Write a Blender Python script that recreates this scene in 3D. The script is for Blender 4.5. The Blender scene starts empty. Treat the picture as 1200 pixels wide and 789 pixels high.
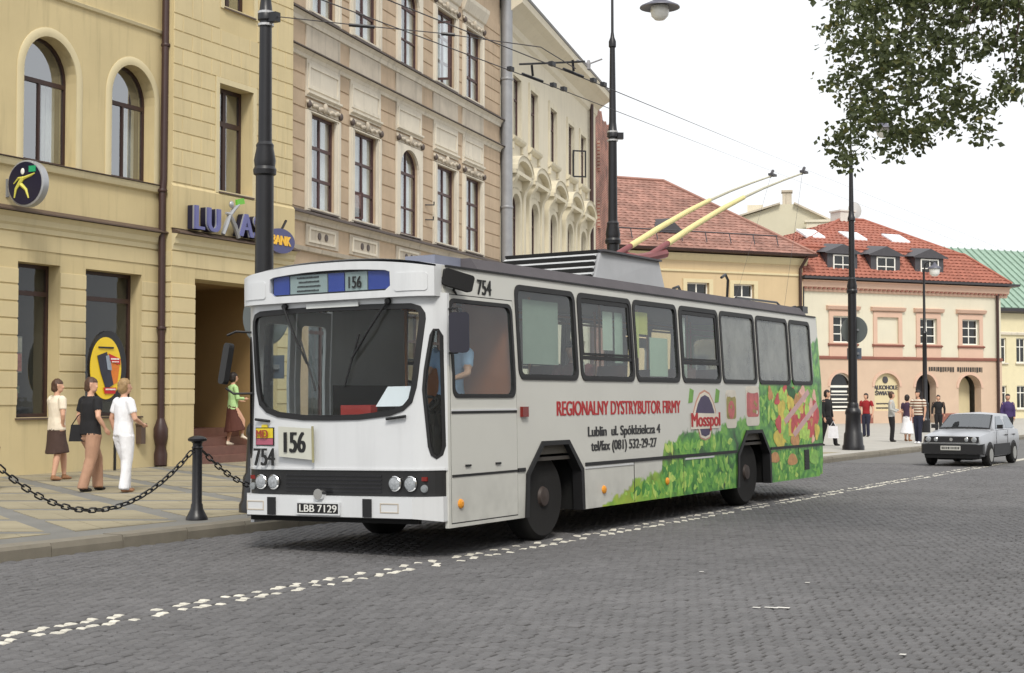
import bpy, bmesh, math, random
from mathutils import Vector, Matrix
from mathutils.geometry import tessellate_polygon
from mathutils.bvhtree import BVHTree
R = math.radians
rnd = random.Random(7)
SC = bpy.context.scene
COL = SC.collection

# ------------------------------------------------------------------ camera, sky, sun, exposure
cam_d = bpy.data.cameras.new('camera')
cam_d.sensor_width = 36.0; cam_d.lens = 53.4
cam_d.clip_start = 0.1; cam_d.clip_end = 3000
cam = bpy.data.objects.new('camera', cam_d); COL.objects.link(cam)
cam.location = (0, 0, 1.6)
cam.rotation_euler = (R(90 + 2.252), 0, R(29.79))
SC.camera = cam

SUN_EL, SUN_AZ = 48.0, 144.0        # azimuth clockwise from +Y (the street direction)
w = bpy.data.worlds.new('World'); SC.world = w; w.use_nodes = True
nt = w.node_tree; nt.nodes.clear()
sky = nt.nodes.new('ShaderNodeTexSky'); sky.sky_type = 'NISHITA'; sky.sun_disc = False
sky.sun_elevation = R(SUN_EL); sky.sun_rotation = R(SUN_AZ); sky.air_density = 1.0; sky.dust_density = 4.0; sky.ozone_density = 1.0
hs = nt.nodes.new('ShaderNodeHueSaturation'); hs.inputs['Saturation'].default_value = 0.25
mx = nt.nodes.new('ShaderNodeMix'); mx.data_type = 'RGBA'; mx.inputs['Factor'].default_value = 0.72
mx.inputs['B'].default_value = (11.9, 12.1, 12.3, 1)     # the even white cloud deck
bg = nt.nodes.new('ShaderNodeBackground'); bg.inputs['Strength'].default_value = 0.1
ow = nt.nodes.new('ShaderNodeOutputWorld')
nt.links.new(sky.outputs[0], hs.inputs['Color']); nt.links.new(hs.outputs[0], mx.inputs['A'])
nt.links.new(mx.outputs['Result'], bg.inputs['Color']); nt.links.new(bg.outputs[0], ow.inputs['Surface'])
sl = bpy.data.lights.new('sun', 'SUN'); sl.energy = 2.2; sl.angle = R(14); sl.color = (1.0, 0.95, 0.86)
sun = bpy.data.objects.new('sun', sl); COL.objects.link(sun)
sd = Vector((math.sin(R(SUN_AZ)) * math.cos(R(SUN_EL)), math.cos(R(SUN_AZ)) * math.cos(R(SUN_EL)), math.sin(R(SUN_EL))))
sun.rotation_euler = sd.to_track_quat('Z', 'Y').to_euler(); sun.location = (0, 0, 60)
vs = SC.view_settings
vs.view_transform = 'Standard'; vs.look = 'None'; vs.exposure = 0.15; vs.gamma = 1.0; vs.use_curve_mapping = False
SC.render.engine = 'CYCLES'
SC.cycles.max_bounces = 8; SC.cycles.transparent_max_bounces = 16

# ------------------------------------------------------------------ materials
def S(r, g, b):
    f = lambda c: (c / 255 / 12.92) if c / 255 <= 0.04045 else ((c / 255 + 0.055) / 1.055) ** 2.4
    return (f(r), f(g), f(b), 1.0)
MATS = {}
def M(name, col, rough=0.75, var=0.10, sc=2.5, bump=0.0, bsc=60.0, metal=0.0, rn=0.0, streak=0.0, island=0.0, spec=0.5, trans=0.0):
    if name in MATS: return MATS[name]
    m = bpy.data.materials.new(name); m.use_nodes = True; MATS[name] = m
    t = m.node_tree; N = t.nodes; L = t.links
    b = N['Principled BSDF']
    b.inputs['Roughness'].default_value = rough; b.inputs['Metallic'].default_value = metal
    b.inputs['Specular IOR Level'].default_value = spec
    geo = N.new('ShaderNodeNewGeometry')
    def mathn(op, a, bb, clamp=False):
        n = N.new('ShaderNodeMath'); n.operation = op; n.use_clamp = clamp
        for i, q in enumerate((a, bb)):
            if isinstance(q, (int, float)): n.inputs[i].default_value = q
            else: L.new(q, n.inputs[i])
        return n.outputs[0]
    def noise(scale, vec=None, det=5.0, ro=0.6):
        n = N.new('ShaderNodeTexNoise'); n.inputs['Scale'].default_value = scale; n.inputs['Detail'].default_value = det; n.inputs['Roughness'].default_value = ro
        L.new(vec if vec else geo.outputs['Position'], n.inputs['Vector']); return n.outputs['Fac']
    fac = None
    if var:
        fac = mathn('ADD', mathn('MULTIPLY', mathn('SUBTRACT', noise(sc), 0.5), var * 4.0), 1.0)
    if rn:
        oi = N.new('ShaderNodeObjectInfo')
        r2 = mathn('ADD', mathn('MULTIPLY', mathn('SUBTRACT', oi.outputs['Random'], 0.5), rn * 2), 1.0)
        fac = r2 if fac is None else mathn('MULTIPLY', fac, r2)
    if island:
        r3 = mathn('ADD', mathn('MULTIPLY', mathn('SUBTRACT', geo.outputs['Random Per Island'], 0.5), island * 2), 1.0)
        fac = r3 if fac is None else mathn('MULTIPLY', fac, r3)
    if streak:
        mp = N.new('ShaderNodeMapping'); mp.inputs['Scale'].default_value = (5, 5, 0.35); L.new(geo.outputs['Position'], mp.inputs['Vector'])
        s = mathn('SUBTRACT', noise(1.0, mp.outputs[0], 6, 0.65), 0.52)
        s = mathn('SUBTRACT', 1.0, mathn('MULTIPLY', mathn('MAXIMUM', s, 0.0), streak * 4))
        fac = s if fac is None else mathn('MULTIPLY', fac, s)
    if fac is None: b.inputs['Base Color'].default_value = col
    else:
        v = N.new('ShaderNodeVectorMath'); v.operation = 'SCALE'; v.inputs[0].default_value = col[:3]; L.new(fac, v.inputs['Scale']); L.new(v.outputs[0], b.inputs['Base Color'])
    if bump:
        bp = N.new('ShaderNodeBump'); bp.inputs['Strength'].default_value = bump; bp.inputs['Distance'].default_value = 0.02
        L.new(noise(bsc, None, 4, 0.6), bp.inputs['Height']); L.new(bp.outputs[0], b.inputs['Normal'])
    return m
def glass(name, tint, ior=1.5, rough=0.02, dirt=0.12, dirtcol=(0.3, 0.31, 0.3, 1)):
    """thin window glass: clear with Fresnel reflection and an uneven film of dust"""
    m = bpy.data.materials.new(name); m.use_nodes = True; MATS[name] = m
    t = m.node_tree; N = t.nodes; L = t.links; N.clear()
    o = N.new('ShaderNodeOutputMaterial'); tr = N.new('ShaderNodeBsdfTransparent'); tr.inputs[0].default_value = tint
    gl = N.new('ShaderNodeBsdfGlossy'); gl.inputs['Roughness'].default_value = rough; gl.inputs['Color'].default_value = (0.95, 0.97, 1, 1)
    fr = N.new('ShaderNodeFresnel'); fr.inputs['IOR'].default_value = ior
    m1 = N.new('ShaderNodeMixShader'); m2 = N.new('ShaderNodeMixShader'); df = N.new('ShaderNodeBsdfDiffuse'); df.inputs[0].default_value = dirtcol
    g = N.new('ShaderNodeNewGeometry'); n = N.new('ShaderNodeTexNoise'); n.inputs['Scale'].default_value = 3; n.inputs['Detail'].default_value = 5
    L.new(g.outputs['Position'], n.inputs['Vector'])
    mm = N.new('ShaderNodeMath'); mm.operation = 'MULTIPLY'; mm.inputs[1].default_value = dirt * 2; L.new(n.outputs['Fac'], mm.inputs[0])
    bp = N.new('ShaderNodeBump'); bp.inputs['Strength'].default_value = 0.06; bp.inputs['Distance'].default_value = 0.02
    n2 = N.new('ShaderNodeTexNoise'); n2.inputs['Scale'].default_value = 2.2; L.new(g.outputs['Position'], n2.inputs['Vector']); L.new(n2.outputs['Fac'], bp.inputs['Height'])
    L.new(bp.outputs[0], gl.inputs['Normal']); L.new(bp.outputs[0], fr.inputs['Normal'])
    bf = N.new('ShaderNodeMath'); bf.operation = 'SUBTRACT'; bf.inputs[0].default_value = 1.0; L.new(g.outputs['Backfacing'], bf.inputs[1])
    fm_ = N.new('ShaderNodeMath'); fm_.operation = 'MULTIPLY'; L.new(fr.outputs[0], fm_.inputs[0]); L.new(bf.outputs[0], fm_.inputs[1])     # only the outer face of the sheet mirrors
    L.new(fm_.outputs[0], m1.inputs[0]); L.new(tr.outputs[0], m1.inputs[1]); L.new(gl.outputs[0], m1.inputs[2])
    L.new(mm.outputs[0], m2.inputs[0]); L.new(m1.outputs[0], m2.inputs[1]); L.new(df.outputs[0], m2.inputs[2]); L.new(m2.outputs[0], o.inputs['Surface'])
    return m

# ------------------------------------------------------------------ mesh helpers
class MB:
    def __init__(s): s.v = []; s.f = []; s.m = []
    def add(s, vs_, fs, mi=0):
        k = len(s.v); s.v += [tuple(p) for p in vs_]; s.f += [tuple(i + k for i in q) for q in fs]; s.m += [mi] * len(fs); return s
    def box(s, x0, x1, y0, y1, z0, z1, mi=0):
        return s.add([(x, y, z) for z in (z0, z1) for y in (y0, y1) for x in (x0, x1)],
                     [(0, 2, 3, 1), (4, 5, 7, 6), (0, 1, 5, 4), (2, 6, 7, 3), (0, 4, 6, 2), (1, 3, 7, 5)], mi)
    def frust(s, a, b, z0, z1, mi=0):
        """bevelled block: rectangle a=(x0,x1,y0,y1) at z0 to b at z1"""
        vv = [(x, y, z0) for y in a[2:] for x in a[:2]] + [(x, y, z1) for y in b[2:] for x in b[:2]]
        return s.add(vv, [(0, 2, 3, 1), (4, 5, 7, 6), (0, 1, 5, 4), (2, 6, 7, 3), (0, 4, 6, 2), (1, 3, 7, 5)], mi)
    def tube(s, pts, r, seg=8, mi=0, up=Vector((0, 0, 1)), closed=False):
        pts = [Vector(p) for p in pts]; n = len(pts); rr = r if isinstance(r, (list, tuple)) else [r] * n
        vv = []; prev = None
        for i, p in enumerate(pts):
            if closed: t = (pts[(i + 1) % n] - pts[i - 1])
            else: t = (pts[min(i + 1, n - 1)] - pts[max(i - 1, 0)])
            t.normalize()
            if prev is None:
                a = t.cross(up)
                if a.length < 1e-3: a = t.cross(Vector((1, 0, 0)))
            else: a = prev - t * prev.dot(t)
            a.normalize(); prev = a; b = t.cross(a)
            for k in range(seg):
                q = 2 * math.pi * k / seg
                vv.append(p + (a * math.cos(q) + b * math.sin(q)) * rr[i])
        ff = []
        for i in range(n if closed else n - 1):
            j = (i + 1) % n
            for k in range(seg): ff.append((i * seg + k, i * seg + (k + 1) % seg, j * seg + (k + 1) % seg, j * seg + k))
        if not closed: ff += [tuple(range(seg)), tuple((n - 1) * seg + k for k in range(seg))]
        return s.add(vv, ff, mi)
    def lathe(s, prof, c=(0, 0, 0), seg=20, mi=0, ax='z'):
        vv = []; n = len(prof)
        for (r, h) in prof:
            for k in range(seg):
                q = 2 * math.pi * k / seg; x, y = r * math.cos(q), r * math.sin(q)
                p = (x, y, h) if ax == 'z' else ((h, x, y) if ax == 'x' else (x, h, y))
                vv.append((p[0] + c[0], p[1] + c[1], p[2] + c[2]))
        ff = [(i * seg + k, i * seg + (k + 1) % seg, (i + 1) * seg + (k + 1) % seg, (i + 1) * seg + k) for i in range(n - 1) for k in range(seg)]
        ff += [tuple(range(seg)), tuple((n - 1) * seg + k for k in range(seg))]
        return s.add(vv, ff, mi)
    def ell(s, c, r, mi=0, seg=12, rings=7, M_=None):
        vv = []; ff = []
        for i in range(rings + 1):
            t = math.pi * i / rings
            for k in range(seg):
                q = 2 * math.pi * k / seg
                p = Vector((r[0] * math.sin(t) * math.cos(q), r[1] * math.sin(t) * math.sin(q), r[2] * math.cos(t)))
                if M_: p = M_ @ p
                vv.append(p + Vector(c))
        for i in range(rings):
            for k in range(seg): ff.append((i * seg + k, i * seg + (k + 1) % seg, (i + 1) * seg + (k + 1) % seg, (i + 1) * seg + k))
        return s.add(vv, ff, mi)
    def plate(s, outer, holes=(), y0=0.0, y1=0.05, mi=0, mp=None, cu=(), cz=()):
        """sheet in the (u, z) plane with openings, from depth y0 to y1 (local y), optionally cut and bent by mp(u,y,z)"""
        loops = [list(outer)] + [list(h) for h in holes]
        tri = tessellate_polygon([[Vector((a, b, 0)) for a, b in l] for l in loops])
        flat = [p for l in loops for p in l]; n = len(flat)
        vv = [(a, y0, b) for a, b in flat] + [(a, y1, b) for a, b in flat]
        ff = [tuple(t) for t in tri] + [tuple(i + n for i in reversed(t)) for t in tri]
        k = 0
        for l in loops:
            q = len(l)
            for i in range(q): ff.append((k + i, k + (i + 1) % q, n + k + (i + 1) % q, n + k + i))
            k += q
        if cu or cz:
            bm = bmesh.new(); bv = [bm.verts.new(p) for p in vv]
            for f in ff:
                try: bm.faces.new([bv[i] for i in f])
                except ValueError: pass
            for c in cu: bmesh.ops.bisect_plane(bm, geom=bm.verts[:] + bm.edges[:] + bm.faces[:], plane_co=(c, 0, 0), plane_no=(1, 0, 0), dist=1e-5)
            for c in cz: bmesh.ops.bisect_plane(bm, geom=bm.verts[:] + bm.edges[:] + bm.faces[:], plane_co=(0, 0, c), plane_no=(0, 0, 1), dist=1e-5)
            bm.verts.index_update(); vv = [tuple(v.co) for v in bm.verts]; ff = [tuple(v.index for v in f.verts) for f in bm.faces]; bm.free()
        if mp: vv = [mp(*p) for p in vv]
        return s.add(vv, ff, mi)
    def mould(s, u0, u1, prof, mi=0):
        """profile of (out, z) points extruded from u0 to u1; out is towards the viewer (local -y)"""
        n = len(prof)
        vv = [(u0, -o, z) for o, z in prof] + [(u1, -o, z) for o, z in prof]
        return s.add(vv, [tuple(range(n)), tuple(range(n, 2 * n))] + [(i, (i + 1) % n, n + (i + 1) % n, n + i) for i in range(n)], mi)
    def mesh(s, mats, smooth=None, recalc=True):
        me = bpy.data.meshes.new('m'); me.from_pydata(s.v, [], s.f)
        for m in (mats if isinstance(mats, (list, tuple)) else [mats]): me.materials.append(m)
        me.polygons.foreach_set('material_index', s.m)
        if recalc:
            bm = bmesh.new(); bm.from_mesh(me); bmesh.ops.recalc_face_normals(bm, faces=bm.faces[:]); bm.to_mesh(me); bm.free()
        if smooth is not None:
            me.shade_smooth(); me.set_sharp_from_angle(angle=R(smooth))
        me.update(); return me
    def build(s, name, mats, parent=None, smooth=None, recalc=True):
        return ob(name, s.mesh(mats, smooth, recalc), parent)
def ob(name, me, parent=None, loc=None, rot=None):
    o = bpy.data.objects.new(name, me); COL.objects.link(o)
    if me is not None and me.name == 'm' or (me is not None and me.name.startswith('m.')): me.name = name
    if parent is not None: o.parent = parent
    if loc is not None: o.location = loc
    if rot is not None: o.rotation_euler = rot
    return o
def thing(name, label, cat, loc=(0, 0, 0), rz=0.0, group=None):
    return tag(ob(name, None, None, loc, (0, 0, rz)), label, cat, group)
def tag(o, label, cat=None, group=None, kind=None):
    if label: o['label'] = label
    if cat: o['category'] = cat
    if group: o['group'] = group
    if kind: o['kind'] = kind
    return o
def rect(u0, u1, z0, z1): return [(u0, z0), (u1, z0), (u1, z1), (u0, z1)]
def rrect(u0, u1, z0, z1, r=0.08, n=4):
    P = []
    for cx, cz, a in ((u1 - r, z0 + r, -90), (u1 - r, z1 - r, 0), (u0 + r, z1 - r, 90), (u0 + r, z0 + r, 180)):
        for i in range(n + 1):
            q = R(a + 90 * i / n); P.append((cx + r * math.cos(q), cz + r * math.sin(q)))
    return P
def arch(u0, u1, z0, zs, rise=None, n=14, drop=0.0):
    """opening with straight sides to zs and a round head"""
    c = (u0 + u1) / 2; a = (u1 - u0) / 2; rise = a if rise is None else rise
    return [(u0, z0), (u1, z0)] + [(c + a * math.cos(math.pi * i / n), zs + rise * math.sin(math.pi * i / n)) for i in range(n + 1)]
def ellip(cu, cz, a, b, n=28): return [(cu + a * math.cos(2 * math.pi * i / n), cz + b * math.sin(2 * math.pi * i / n)) for i in range(n)]
def text(name, body, mat, parent, loc, size, rot=(R(90), 0, 0), sx=1.0, off=0.0, ext=0.003, align='LEFT', shear=0.0, bold=0.0, width=0.0):
    c = bpy.data.curves.new(name, 'FONT'); c.body = body; c.size = size; c.extrude = ext; c.offset = off; c.align_x = align; c.shear = shear
    t_ = bpy.data.objects.new('tmp_text', c); COL.objects.link(t_)
    src = bpy.data.meshes.new_from_object(t_.evaluated_get(bpy.context.evaluated_depsgraph_get()))
    vv = [tuple(v.co) for v in src.vertices]; ff = [tuple(p.vertices) for p in src.polygons]
    bpy.data.objects.remove(t_); bpy.data.meshes.remove(src); bpy.data.curves.remove(c)
    mb = MB()
    for k in range(3 if bold else 1):       # heavier strokes: the same outlines laid again a hair aside
        mb.add([(x + bold * (k - 1 if bold else 0), y, z + .0006 * k) for x, y, z in vv], ff)
    if width:
        xs = [v[0] for v in mb.v]; sx = width / (max(xs) - min(xs))
    mb.v = [(x * sx, y, z) for x, y, z in mb.v]
    o = ob(name, mb.mesh(mat, None, False), parent, loc, rot)
    if len(body) > 1: o['kind'] = 'stuff'
    return o
# ------------------------------------------------------------------ palette
m_yel = M('yellow_plaster', S(202, 185, 142), 0.85, 0.08, 0.7, 0.15, 60, streak=0.22)
m_yel2 = M('pale_yellow_plaster', S(206, 190, 149), 0.85, 0.07, 0.9, 0.12, 60, rn=0.045, streak=0.18)
m_trimy = M('cream_trim', S(208, 195, 158), 0.8, 0.05, 1.5, streak=0.10)
m_brown = M('brown_timber', S(58, 38, 34), 0.5, 0.15, 6)
m_pipe = M('brown_pipe_paint', S(62, 42, 40), 0.45, 0.12, 4)
m_ledge = M('dark_ledge_sheet', S(88, 72, 62), 0.6, 0.15, 4)
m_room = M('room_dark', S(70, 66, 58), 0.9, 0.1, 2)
m_curtain = M('net_curtain', S(226, 224, 218), 0.9, 0.08, 6)
m_gw = glass('window_glass', (0.90, 0.93, 0.93, 1), 3.8, 0.015, 0.02)
m_gs = glass('shop_glass', (0.90, 0.92, 0.90, 1), 1.6, 0.012, 0.02)
m_or = M('orange_plaster', S(186, 165, 140), 0.88, 0.13, 1.3, 0.15, 70, rn=0.05, streak=0.16)
m_stone = M('grey_stone_trim', S(212, 204, 188), 0.85, 0.09, 1.6, 0.12, 50, rn=0.04, streak=0.30)
m_stoned = M('weathered_stone', S(188, 178, 162), 0.88, 0.16, 1.4, 0.15, 50, streak=0.35)
m_lead = M('lead_flashing', S(84, 74, 70), 0.6, 0.2, 3)
m_cream = M('cream_plaster', S(212, 204, 184), 0.88, 0.05, 0.8, 0.1, 60, streak=0.12)
m_creamt = M('cream_stone_trim', S(208, 200, 178), 0.85, 0.07, 1.6, streak=0.2)
m_zinc = M('zinc_grey', S(150, 152, 156), 0.5, 0.12, 3, metal=0.3)
m_black = M('black_paint', S(26, 26, 30), 0.38, 0.15, 5, 0.05, 40)
m_kerb = M('granite_kerb', S(124, 118, 106), 0.85, 0.14, 4, 0.25, 80, rn=0.08)
m_sett = M('stone_sett', S(95, 94, 95), 0.74, 0.24, 0.33, 0.25, 55, island=0.12)
m_sett1 = M('stone_sett_single', S(95, 94, 95), 0.74, 0.24, 0.33, 0.25, 55, rn=0.12)
m_joint = M('sett_joint', S(74, 73, 72), 0.95, 0.15, 3, 0.3, 90)
m_white = M('white_stone', S(204, 200, 188), 0.75, 0.2, 7, 0.2, 60, rn=0.10)
m_slabg = M('grey_paving', S(118, 117, 113), 0.85, 0.14, 1.1, 0.2, 70)
m_slaby = M('sand_paving', S(148, 139, 116), 0.88, 0.16, 0.7, 0.2, 70, island=0.06, rn=0.05)
m_far = M('far_ground', S(150, 148, 140), 0.95, 0.1, 0.2)

def pix(p):
    """where a point falls in the frame (used only to leave out what is out of view)"""
    q = cam_inv @ Vector(p)
    if q.z > -0.3: return None
    return (q.x / -q.z * 1780, q.y / -q.z * 1780)
cam_inv = (Matrix.Translation(cam.location) @ cam.rotation_euler.to_matrix().to_4x4()).inverted()
def seen(p, m=60):
    q = pix(p); return q is not None and abs(q[0]) < 600 + m and abs(q[1]) < 395 + m

# ------------------------------------------------------------------ ground, road, pavement
g = MB().add([(-500, -300, -0.06), (500, -300, -0.06), (500, 900, -0.06), (-500, 900, -0.06)], [(0, 1, 2, 3)])
tag(g.build('ground', m_far, recalc=False), None, None, None, 'structure')
XK = -11.62                                   # kerb face
road = MB().add([(XK, -25, -0.016), (3.2, -25, -0.016), (3.2, 36, -0.016), (XK, 36, -0.016)], [(0, 1, 2, 3)]).build('road', m_joint, recalc=False)
tag(road, None, None, None, 'structure')
def sett_faces(mb, x0, x1, y0, y1, z, tilt, mi=0):
    b = 0.011
    a = [(x0, y0, -0.016), (x1, y0, -0.016), (x1, y1, -0.016), (x0, y1, -0.016)]
    t = [(x0 + b, y0 + b, z - tilt), (x1 - b, y0 + b, z), (x1 - b, y1 - b, z + tilt), (x0 + b, y1 - b, z)]
    e = [(x0 + .002, y0 + .002, z - .007), (x1 - .002, y0 + .002, z - .007), (x1 - .002, y1 - .002, z - .007), (x0 + .002, y1 - .002, z - .007)]
    ff = [(8, 9, 10, 11)]
    for k in range(4): ff += [(k, (k + 1) % 4, 4 + (k + 1) % 4, 4 + k), (4 + k, 4 + (k + 1) % 4, 8 + (k + 1) % 4, 8 + k)]
    mb.add(a + e + t, ff, mi)
DX, DY = 0.102, 0.118
rows = []
ny = int(32 / DY)
near = []; rest = MB(); whites = []
XL = -7.93
for j in range(ny):
    y = 4.0 + j * DY
    i0 = int((XK - XL) / DX) - 1
    off = (j % 2) * 0.5 * DX + rnd.uniform(-.015, .015)
    xs = XL - DX + off; lo = []
    # step left and right from the white line
    n_l = int((XL - DX - XK) / DX) + 1; n_r = int((3.0 - XL) / DX)
    for i in range(-n_l, n_r):
        x0 = XL + i * DX + off; x1 = x0 + DX - 0.010
        if x0 < XK + .002: continue
        wav = 0.035 * math.sin(x0 * 0.9 + y * 0.15)
        c = ((x0 + x1) / 2, y + DY / 2 + wav, 0)
        if not seen(c, 30): continue
        zz = rnd.gauss(0, 0.0022); tl = rnd.gauss(0, 0.0016)
        yy0 = y + wav + rnd.uniform(-.005, .005); yy1 = y + wav + DY - 0.011 + rnd.uniform(-.005, .005)
        it = (x0 + rnd.uniform(-.005, .005), x1 + rnd.uniform(-.005, .005), yy0, yy1, zz, tl)
        if i in (0, -2) and rnd.random() < (0.80 if i == 0 else 0.66): whites.append((it[0] + .008, it[1] - .008, it[2] + .016, it[3] - .022, it[4], it[5]))
        else: near.append(it)
near.sort(key=lambda q: (pix((q[0], q[2], 0)) or (0, 0))[1])
def sett_obj(name, it, mat):
    x0, x1, y0, y1, z, tl = it; cx, cy = (x0 + x1) / 2, (y0 + y1) / 2
    mb = MB(); sett_faces(mb, x0 - cx, x1 - cx, y0 - cy, y1 - cy, 0.0, tl)
    return mb
SETT = [sett_obj('sett', near[k], m_sett1).mesh(m_sett1) for k in range(24)]
WSETT = [sett_obj('white_sett', whites[k], m_white).mesh(m_white) for k in range(16)]
for k, it in enumerate(near[:300]): ob('sett', SETT[k % 24], road, ((it[0] + it[1]) / 2, (it[2] + it[3]) / 2, it[4]))
for it in near[300:]: sett_faces(rest, *it)
tag(rest.build('sett_paving', m_sett, road, recalc=False), None, None, None, 'stuff')
restw = MB()
for k, it in enumerate(whites):
    if k < 280: ob('white_sett', WSETT[k % 16], road, ((it[0] + it[1]) / 2, (it[2] + it[3]) / 2, -0.001))
    else: sett_faces(restw, it[0], it[1], it[2], it[3], -.001, 0)
if restw.f: tag(restw.build('white_sett_line', m_white, road, recalc=False), None, None, None, 'stuff')
# a few bright scraps and the bright mark trodden into the setts
scr = MB()
for (x, y, a, b) in ((-4.03, 10.98, .055, .02), (-4.13, 10.93, .03, .02), (-3.95, 11.02, .05, .025), (-4.3, 12.6, .02, .02), (-1.9, 12.2, .025, .02), (-2.6, 9.4, .02, .02), (-5.4, 12.9, .02, .02), (-1.4, 11.1, .02, .02)):
    scr.add([(x - a, y - b, .008), (x + a, y - b * .6, .008), (x + a * .9, y + b, .009), (x - a, y + b * .8, .008)], [(0, 1, 2, 3)])
tag(scr.build('paper_scraps', M('paper_white', S(225, 222, 215), .8), recalc=False), None, None, None, 'stuff')
rf = MB().add([(XK, 36, -0.002), (3.2, 36, -0.002), (3.2, 170, -0.002), (XK, 170, -0.002)], [(0, 1, 2, 3)]).build('road', M('far_setts', S(100, 99, 98), .75, .12, 0.6, 0.5, 9), recalc=False)
tag(rf, None, None, None, 'structure')
# far end of the white line, too fine to tell stones apart
tag(MB().add([(-8.06, 36, .003), (-7.82, 36, .003), (-7.86, 75, .003), (-8.02, 75, .003)], [(0, 1, 2, 3)]).build('road_line', M('worn_line_paint', S(182, 178, 166), .8, .3, 3), recalc=False), None, None, None, 'structure')
# pavement on the left with kerb stones
XB = XK - 0.30
tag(MB().add([(-60, 33, 0.129), (XB, 30, 0.129), (XB, 110, 0.129), (-60, 110, 0.129)], [(0, 1, 2, 3)]).build('pavement', M('haze_lightened_paving', S(172, 169, 162), .85, .10, .8, .2, 30), recalc=False), None, None, None, 'structure')  # far sheet coloured lighter to imitate distance haze and overexposure
pave = MB().add([(-60, -25, 0.124), (XB, -25, 0.124), (XB, 110, 0.124), (-60, 110, 0.124)], [(0, 1, 2, 3)]).build('pavement', m_slabg, recalc=False)
tag(pave, None, None, None, 'structure')
KM = []
for k in range(6):
    mb = MB(); b = .012 + .004 * k
    prof = [(-0.30, -0.05), (0, -0.05), (0.003 * (k % 3 - 1), .128 - b * 2), (-0.02, .132), (-0.30, .130)]
    nseg = len(prof)
    vv = [(o_, 0.006, z) for o_, z in prof] + [(o_, 0.994, z) for o_, z in prof]
    mb.add(vv, [tuple(range(nseg)), tuple(range(nseg, 2 * nseg))] + [(i, (i + 1) % nseg, nseg + (i + 1) % nseg, nseg + i) for i in range(nseg)])
    KM.append(mb.mesh(m_kerb))
kerb = thing('kerb', 'granite kerb along the left pavement edge', 'kerb', (0, 0, 0)); del kerb['category']; kerb['kind'] = 'structure'; del kerb['label']
for k in range(96):
    y = 5 + k
    o = ob('kerbstone', KM[rnd.randrange(6)], kerb, (XK + rnd.uniform(-.006, .004), y, rnd.uniform(-.005, .003)))
tag(MB().box(3.2, 3.5, -25, 170, -.05, .13).box(3.5, 13.2, -25, 170, -.05, .126).build('pavement', m_slabg), None, None, None, 'structure')
# sand coloured diamonds between grey bands
PX, PY = 1.62, 0.98
dm = []
for v in range(3):
    mb = MB(); n = 4; sx, sy = PX - 0.29, PY - 0.175
    # diamond split in n x n rhombic slabs
    ex = Vector((sx / n, sy / n, 0)); ey = Vector((-sx / n, sy / n, 0)); o0 = Vector((0, -sy, 0))
    for a in range(n):
        for b in range(n):
            p = o0 + ex * a + ey * b; g_ = 0.007; zz = rnd.uniform(.006, .0085)
            q = [p + ex * g_ + ey * g_, p + ex * (1 - g_) + ey * g_, p + ex * (1 - g_) + ey * (1 - g_), p + ex * g_ + ey * (1 - g_)]
            mb.add([(c.x, c.y, 0) for c in q] + [(c.x, c.y, zz) for c in q], [(4, 5, 6, 7), (0, 1, 5, 4), (1, 2, 6, 5), (2, 3, 7, 6), (3, 0, 4, 7)])
    dm.append(mb.mesh(m_slaby, recalc=False))
for r_ in range(0, 7):
    for c_ in range(-2, 14):
        x = -12.40 - PX * (r_ + 1) + PX * .0; y = 11.9 + 2 * PY * c_ + (PY if r_ % 2 else 0)
        if x < -23.5 or not seen((x, y, .13), 200): continue
        ob('paving_panel', dm[rnd.randrange(3)], pave, (x, y, 0.124))
# half diamonds against the kerb band
mb = MB(); sx, sy = PX - .29, PY - .175
n = 4; ex = Vector((sx / n, sy / n, 0)); ey = Vector((-sx / n, sy / n, 0)); o0 = Vector((0, -sy, 0))
for a in range(n):
    for b in range(n):
        if a > b: continue
        p = o0 + ex * a + ey * b; g_ = .012
        q = [p + ex * g_ + ey * g_, p + ex * (1 - g_) + ey * g_, p + ex * (1 - g_) + ey * (1 - g_), p + ex * g_ + ey * (1 - g_)]
        if a == b: q = [q[0], q[2], q[3]]
        k_ = len(q)
        mb.add([(c.x, c.y, 0) for c in q] + [(c.x, c.y, .007) for c in q], [tuple(range(k_, 2 * k_))] + [(i, (i + 1) % k_, k_ + (i + 1) % k_, k_ + i) for i in range(k_)])
hm = mb.mesh(m_slaby, recalc=False)
for c_ in range(-2, 14):
    y = 11.9 + PY + 2 * PY * c_
    if seen((-12.5, y, .13), 200): ob('paving_panel', hm, pave, (-12.40, y, 0.124))
# drain cover by the kerb and brown stain patch slabs
dr = MB().box(-11.55, -11.05, 8.9, 9.7, -.02, .006)
for k in range(6): dr.box(-11.5 + k * .075, -11.46 + k * .075, 8.96, 9.64, .004, .014)
tag(dr.build('drain_cover', M('rusty_iron', S(78, 62, 54), .8, .2, 8)), 'rusty iron drain cover in the setts beside the kerb', 'drain cover')
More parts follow.
